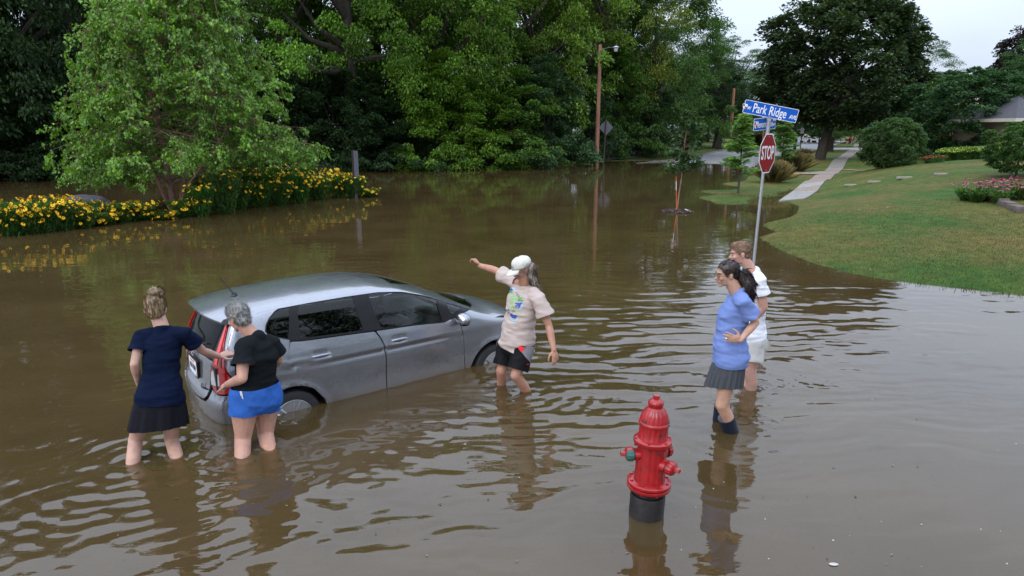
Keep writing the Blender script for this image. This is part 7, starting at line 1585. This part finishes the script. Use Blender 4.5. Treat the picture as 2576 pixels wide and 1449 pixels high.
B.ell(M @ (Vector((0,-.016,.036))*k), (.080*k,.102*k,.090*k), R=R, n=20, m=14); B.ell(M @ (Vector((0,-.050,-.012))*k), (.066*k,.058*k,.060*k), R=R, n=18, m=12)
me = B.fuse('hair', hm, voxel=.006, smooth=3); me = cut(me, [(M @ (Vector((0,.050,.02))*k), R @ Vector((0,1,-.62)), None)]); hair_noise(me, .004, (60,20,60), 1); me = strands(me, 1200, lambda p: np.array(vp(1862,679,5.81))-p, .04, .06, .10, 5); adopt(None, me, 'hair', pn)
tie = vp(1862,679,5.81); B = Blob(); B.chain([tie, vp(1873,690,5.80), vp(1880,712,5.78), vp(1884,735,5.77), vp(1887,757,5.77)], [.026,.044,.056,.046,.010]); B.chain([tie, vp(1869,700,5.80), vp(1873,722,5.78), vp(1880,742,5.78)], [.024,.042,.045,.02])
me = B.fuse('ponytail', hm, voxel=.006, smooth=3); hair_noise(me, .016, (35,35,12), 4); me = strands(me, 1500, lambda p: np.array((.2,0,-1)), .08, .2, .22, 6); adopt(None, me, 'ponytail', pn)
m = MB(); m.ell(tie, (.022,.030,.032), n=14, m=8); o_ = m.link('hair_tie', [mat('tie_blue', (.35,.50,.60), .6)], pn); o_.data.transform(Matrix.Translation(-pn.location))
bm_ = mat('boot_rubber', (.006,.012,.028), .45, var=.2); bi_ = mat('boot_lining', (.45,.47,.5), .8)
for s_, top_, in (('L', .150), ('R', .155)):
    kn, an = J['kn'+s_], J['an'+s_]; a_ = ext(kn, an, top_); b_ = ext(kn, an, -.18); m = MB(); ax = (b_-a_).normalized(); R8_ = ax.to_track_quat('-Z', 'Y').to_matrix()
    prof = [(.070,-.30),(.072,-.12),(.078,0),(.079,.004),(.074,.004),(.070,-.06),(.062,-.10)]
    m.lathe(prof, 32, c=a_, R=R8_); n32 = 32
    o_ = m.link('boot', [bm_, bi_], pn); o_.data.transform(Matrix.Translation(-pn.location))
    for pgn in o_.data.polygons:
        if pgn.index//32 >= 4: pgn.material_index = 1
q3 = lambda pts: [(1707+.3866*a, 566.9+.3866*b) for a, b in pts]
bv = bvh(tb, pn); decal(bv, q3([(288,468),(306,475),(303,482),(286,478)]), 'chest_print', CR, pn, .004, 2); decal(bv, q3([(284,490),(298,492),(296,499),(283,497)]), 'chest_print', M_white, pn, .004, 2)
# ring
m = MB(); wr = J['wrL']; d_ = J['handL'][0].normalized(); m.ell(vp(1827,852,5.50), (.010,.008,.007), n=10, m=6); o_ = m.link('finger_ring', [M_chrome], pn); o_.data.transform(Matrix.Translation(-pn.location))

# --- 5: man in white T-shirt behind her
J = dict(hipL=vp(1896,868,6.80), hipR=vp(1888,860,7.02), knL=vp(1888,928,6.77), knR=vp(1882,920,7.02), shL=vp(1908,708,6.75), shR=vp(1890,694,7.13), neck=vp(1883,676,6.94), head=vp(1862,637,6.95),
         elL=vp(1921,773,6.74), wrL=vp(1893,806,6.80), elR=vp(1900,768,7.32), wrR=vp(1874,806,7.15), face=(-1,.05,-.16), prof=sc_prof(PM_, 1.0), hk=1.03)
J['anL'] = ext(J['knL'], Vector(G(1886,978)), WATER_GROUND+.06); J['anR'] = ext(J['knR'], Vector(G(1880,968)), WATER_GROUND+.06)
J['handL'] = ((vp(1872,812,6.84)-J['wrL']), (.1,1,0), dict(curl=.2, side=-1)); J['handR'] = ((-1,-.2,-.2), (0,-1,0), dict(curl=.2, side=1))
c_ = (J['hipL']+J['hipR'])/2; pn = person('short-haired man in white T-shirt and light shorts behind the woman in blue', (c_.x, c_.y, WATER_GROUND)); SK5 = skin('pink_skin', (.48,.27,.21))
me = body(J, 'body', SK5, legr=(.092,.064,.062,.046), armr=(.054,.045,.047,.031)); adopt(None, me, 'body', pn)
ts5 = adopt(None, shirt(J, 'shirt', cloth('white_tshirt', (.70,.71,.76), var=.03), grow=.018, hem=-.0, loose=.026, sleeve=.50, slr=(.084,.092), seed=15, fold=.012), 'shirt', pn)
adopt(None, shorts(J, 'shorts', cloth('light_shorts', (.50,.48,.455), var=.04), waist=.07, ra=.114, rb=.118, f=.62, grow=.028, fold=.008, seed=16), 'shorts', pn)
M = J['M']; k = 1.03; R = M.to_3x3(); old = set(COL.objects); face_parts(M, k, pn, brow=(.10,.06,.035)); adopt_children(pn, [o for o in COL.objects if o not in old])
hm = hair_mat('short_brown_hair', (.13,.072,.040), (.27,.165,.10), sc=(60,60,60), rough=.6); B = Blob()
B.ell(M @ (Vector((0,-.014,.040))*k), (.079*k,.100*k,.088*k), R=R, n=20, m=14); B.ell(M @ (Vector((0,-.052,-.020))*k), (.062*k,.052*k,.058*k), R=R, n=18, m=12); B.ell(M @ (Vector((0,.030,.085))*k), (.056*k,.062*k,.040*k), R=R, n=18, m=12)
me = B.fuse('hair', hm, voxel=.006, smooth=2); me = cut(me, [(M @ (Vector((0,.030,.010))*k), R @ Vector((0,1,-.95)), None)]); hair_noise(me, .004, (70,70,70), 1); me = strands(me, 2400, lambda p: np.array((-1,0,-.2)), .018, .45, .45, 7); adopt(None, me, 'hair', pn)
bv = bvh(ts5, pn)
for a, b, w_ in ((480,392,42),(486,401,34),(474,408,20)): decal(bv, q3([(a,b),(a+w_,b-8),(a+w_,b-4),(a,b+4)]), 'sleeve_print', mat('print_grey', (.12,.10,.11), .8), pn, .004, 2)

# --- two distant walkers
for px, top_, sh_c, pa_c, lab in ((2132,348,(.38,.42,.48),(.03,.03,.05),'tiny distant walker in pale grey top on the far pavement'),(2143,348,(.02,.02,.022),(.30,.04,.04),'tiny distant walker in black top and red shorts on the far pavement')):
    y = 118.; x = XW(px, y); z = float(T(x, y)); o = thing('person', lab, 'person', (x, y, z), 'walkers on the far pavement'); S = 1.0
    B = Blob(); B.chain([Vector((-.09,0,.05)), Vector((-.09,.03,.48)), Vector((-.08,0,.9))], [.05,.06,.09]); B.chain([Vector((.09,.12,.05)), Vector((.09,.03,.48)), Vector((.08,0,.9))], [.05,.06,.09]); B.chain([Vector((0,0,.9)), Vector((0,0,1.4))], [.15,.17]); B.chain([Vector((-.2,0,1.4)), Vector((-.26,0,1.1)), Vector((-.22,.1,.85))], [.055,.045,.035]); B.chain([Vector((.2,0,1.4)), Vector((.26,0,1.1)), Vector((.22,.1,.85))], [.055,.045,.035]); B.cap(Vector((0,0,1.45)), .06, Vector((0,0,1.6)), .06); B.ell((0,0,1.66), (.08,.10,.12))
    link('body', B.fuse('body', SK5, voxel=.03, smooth=2), o)
    m = MB(); m.tube([(0,0,.88),(0,0,1.12),(0,0,1.38),(0,0,1.47)], [.185,.17,.20,.10], 12, flat=.7); m.link('shirt', [mat('walker_top', sh_c, .9)], o); m = MB(); m.tube([(-.09,0.01,.5),(-.08,0,.92)], [.10,.12], 10); m.tube([(.09,.01,.5),(.08,0,.92)], [.10,.12], 10); m.link('shorts', [mat('walker_shorts', pa_c, .9)], o)
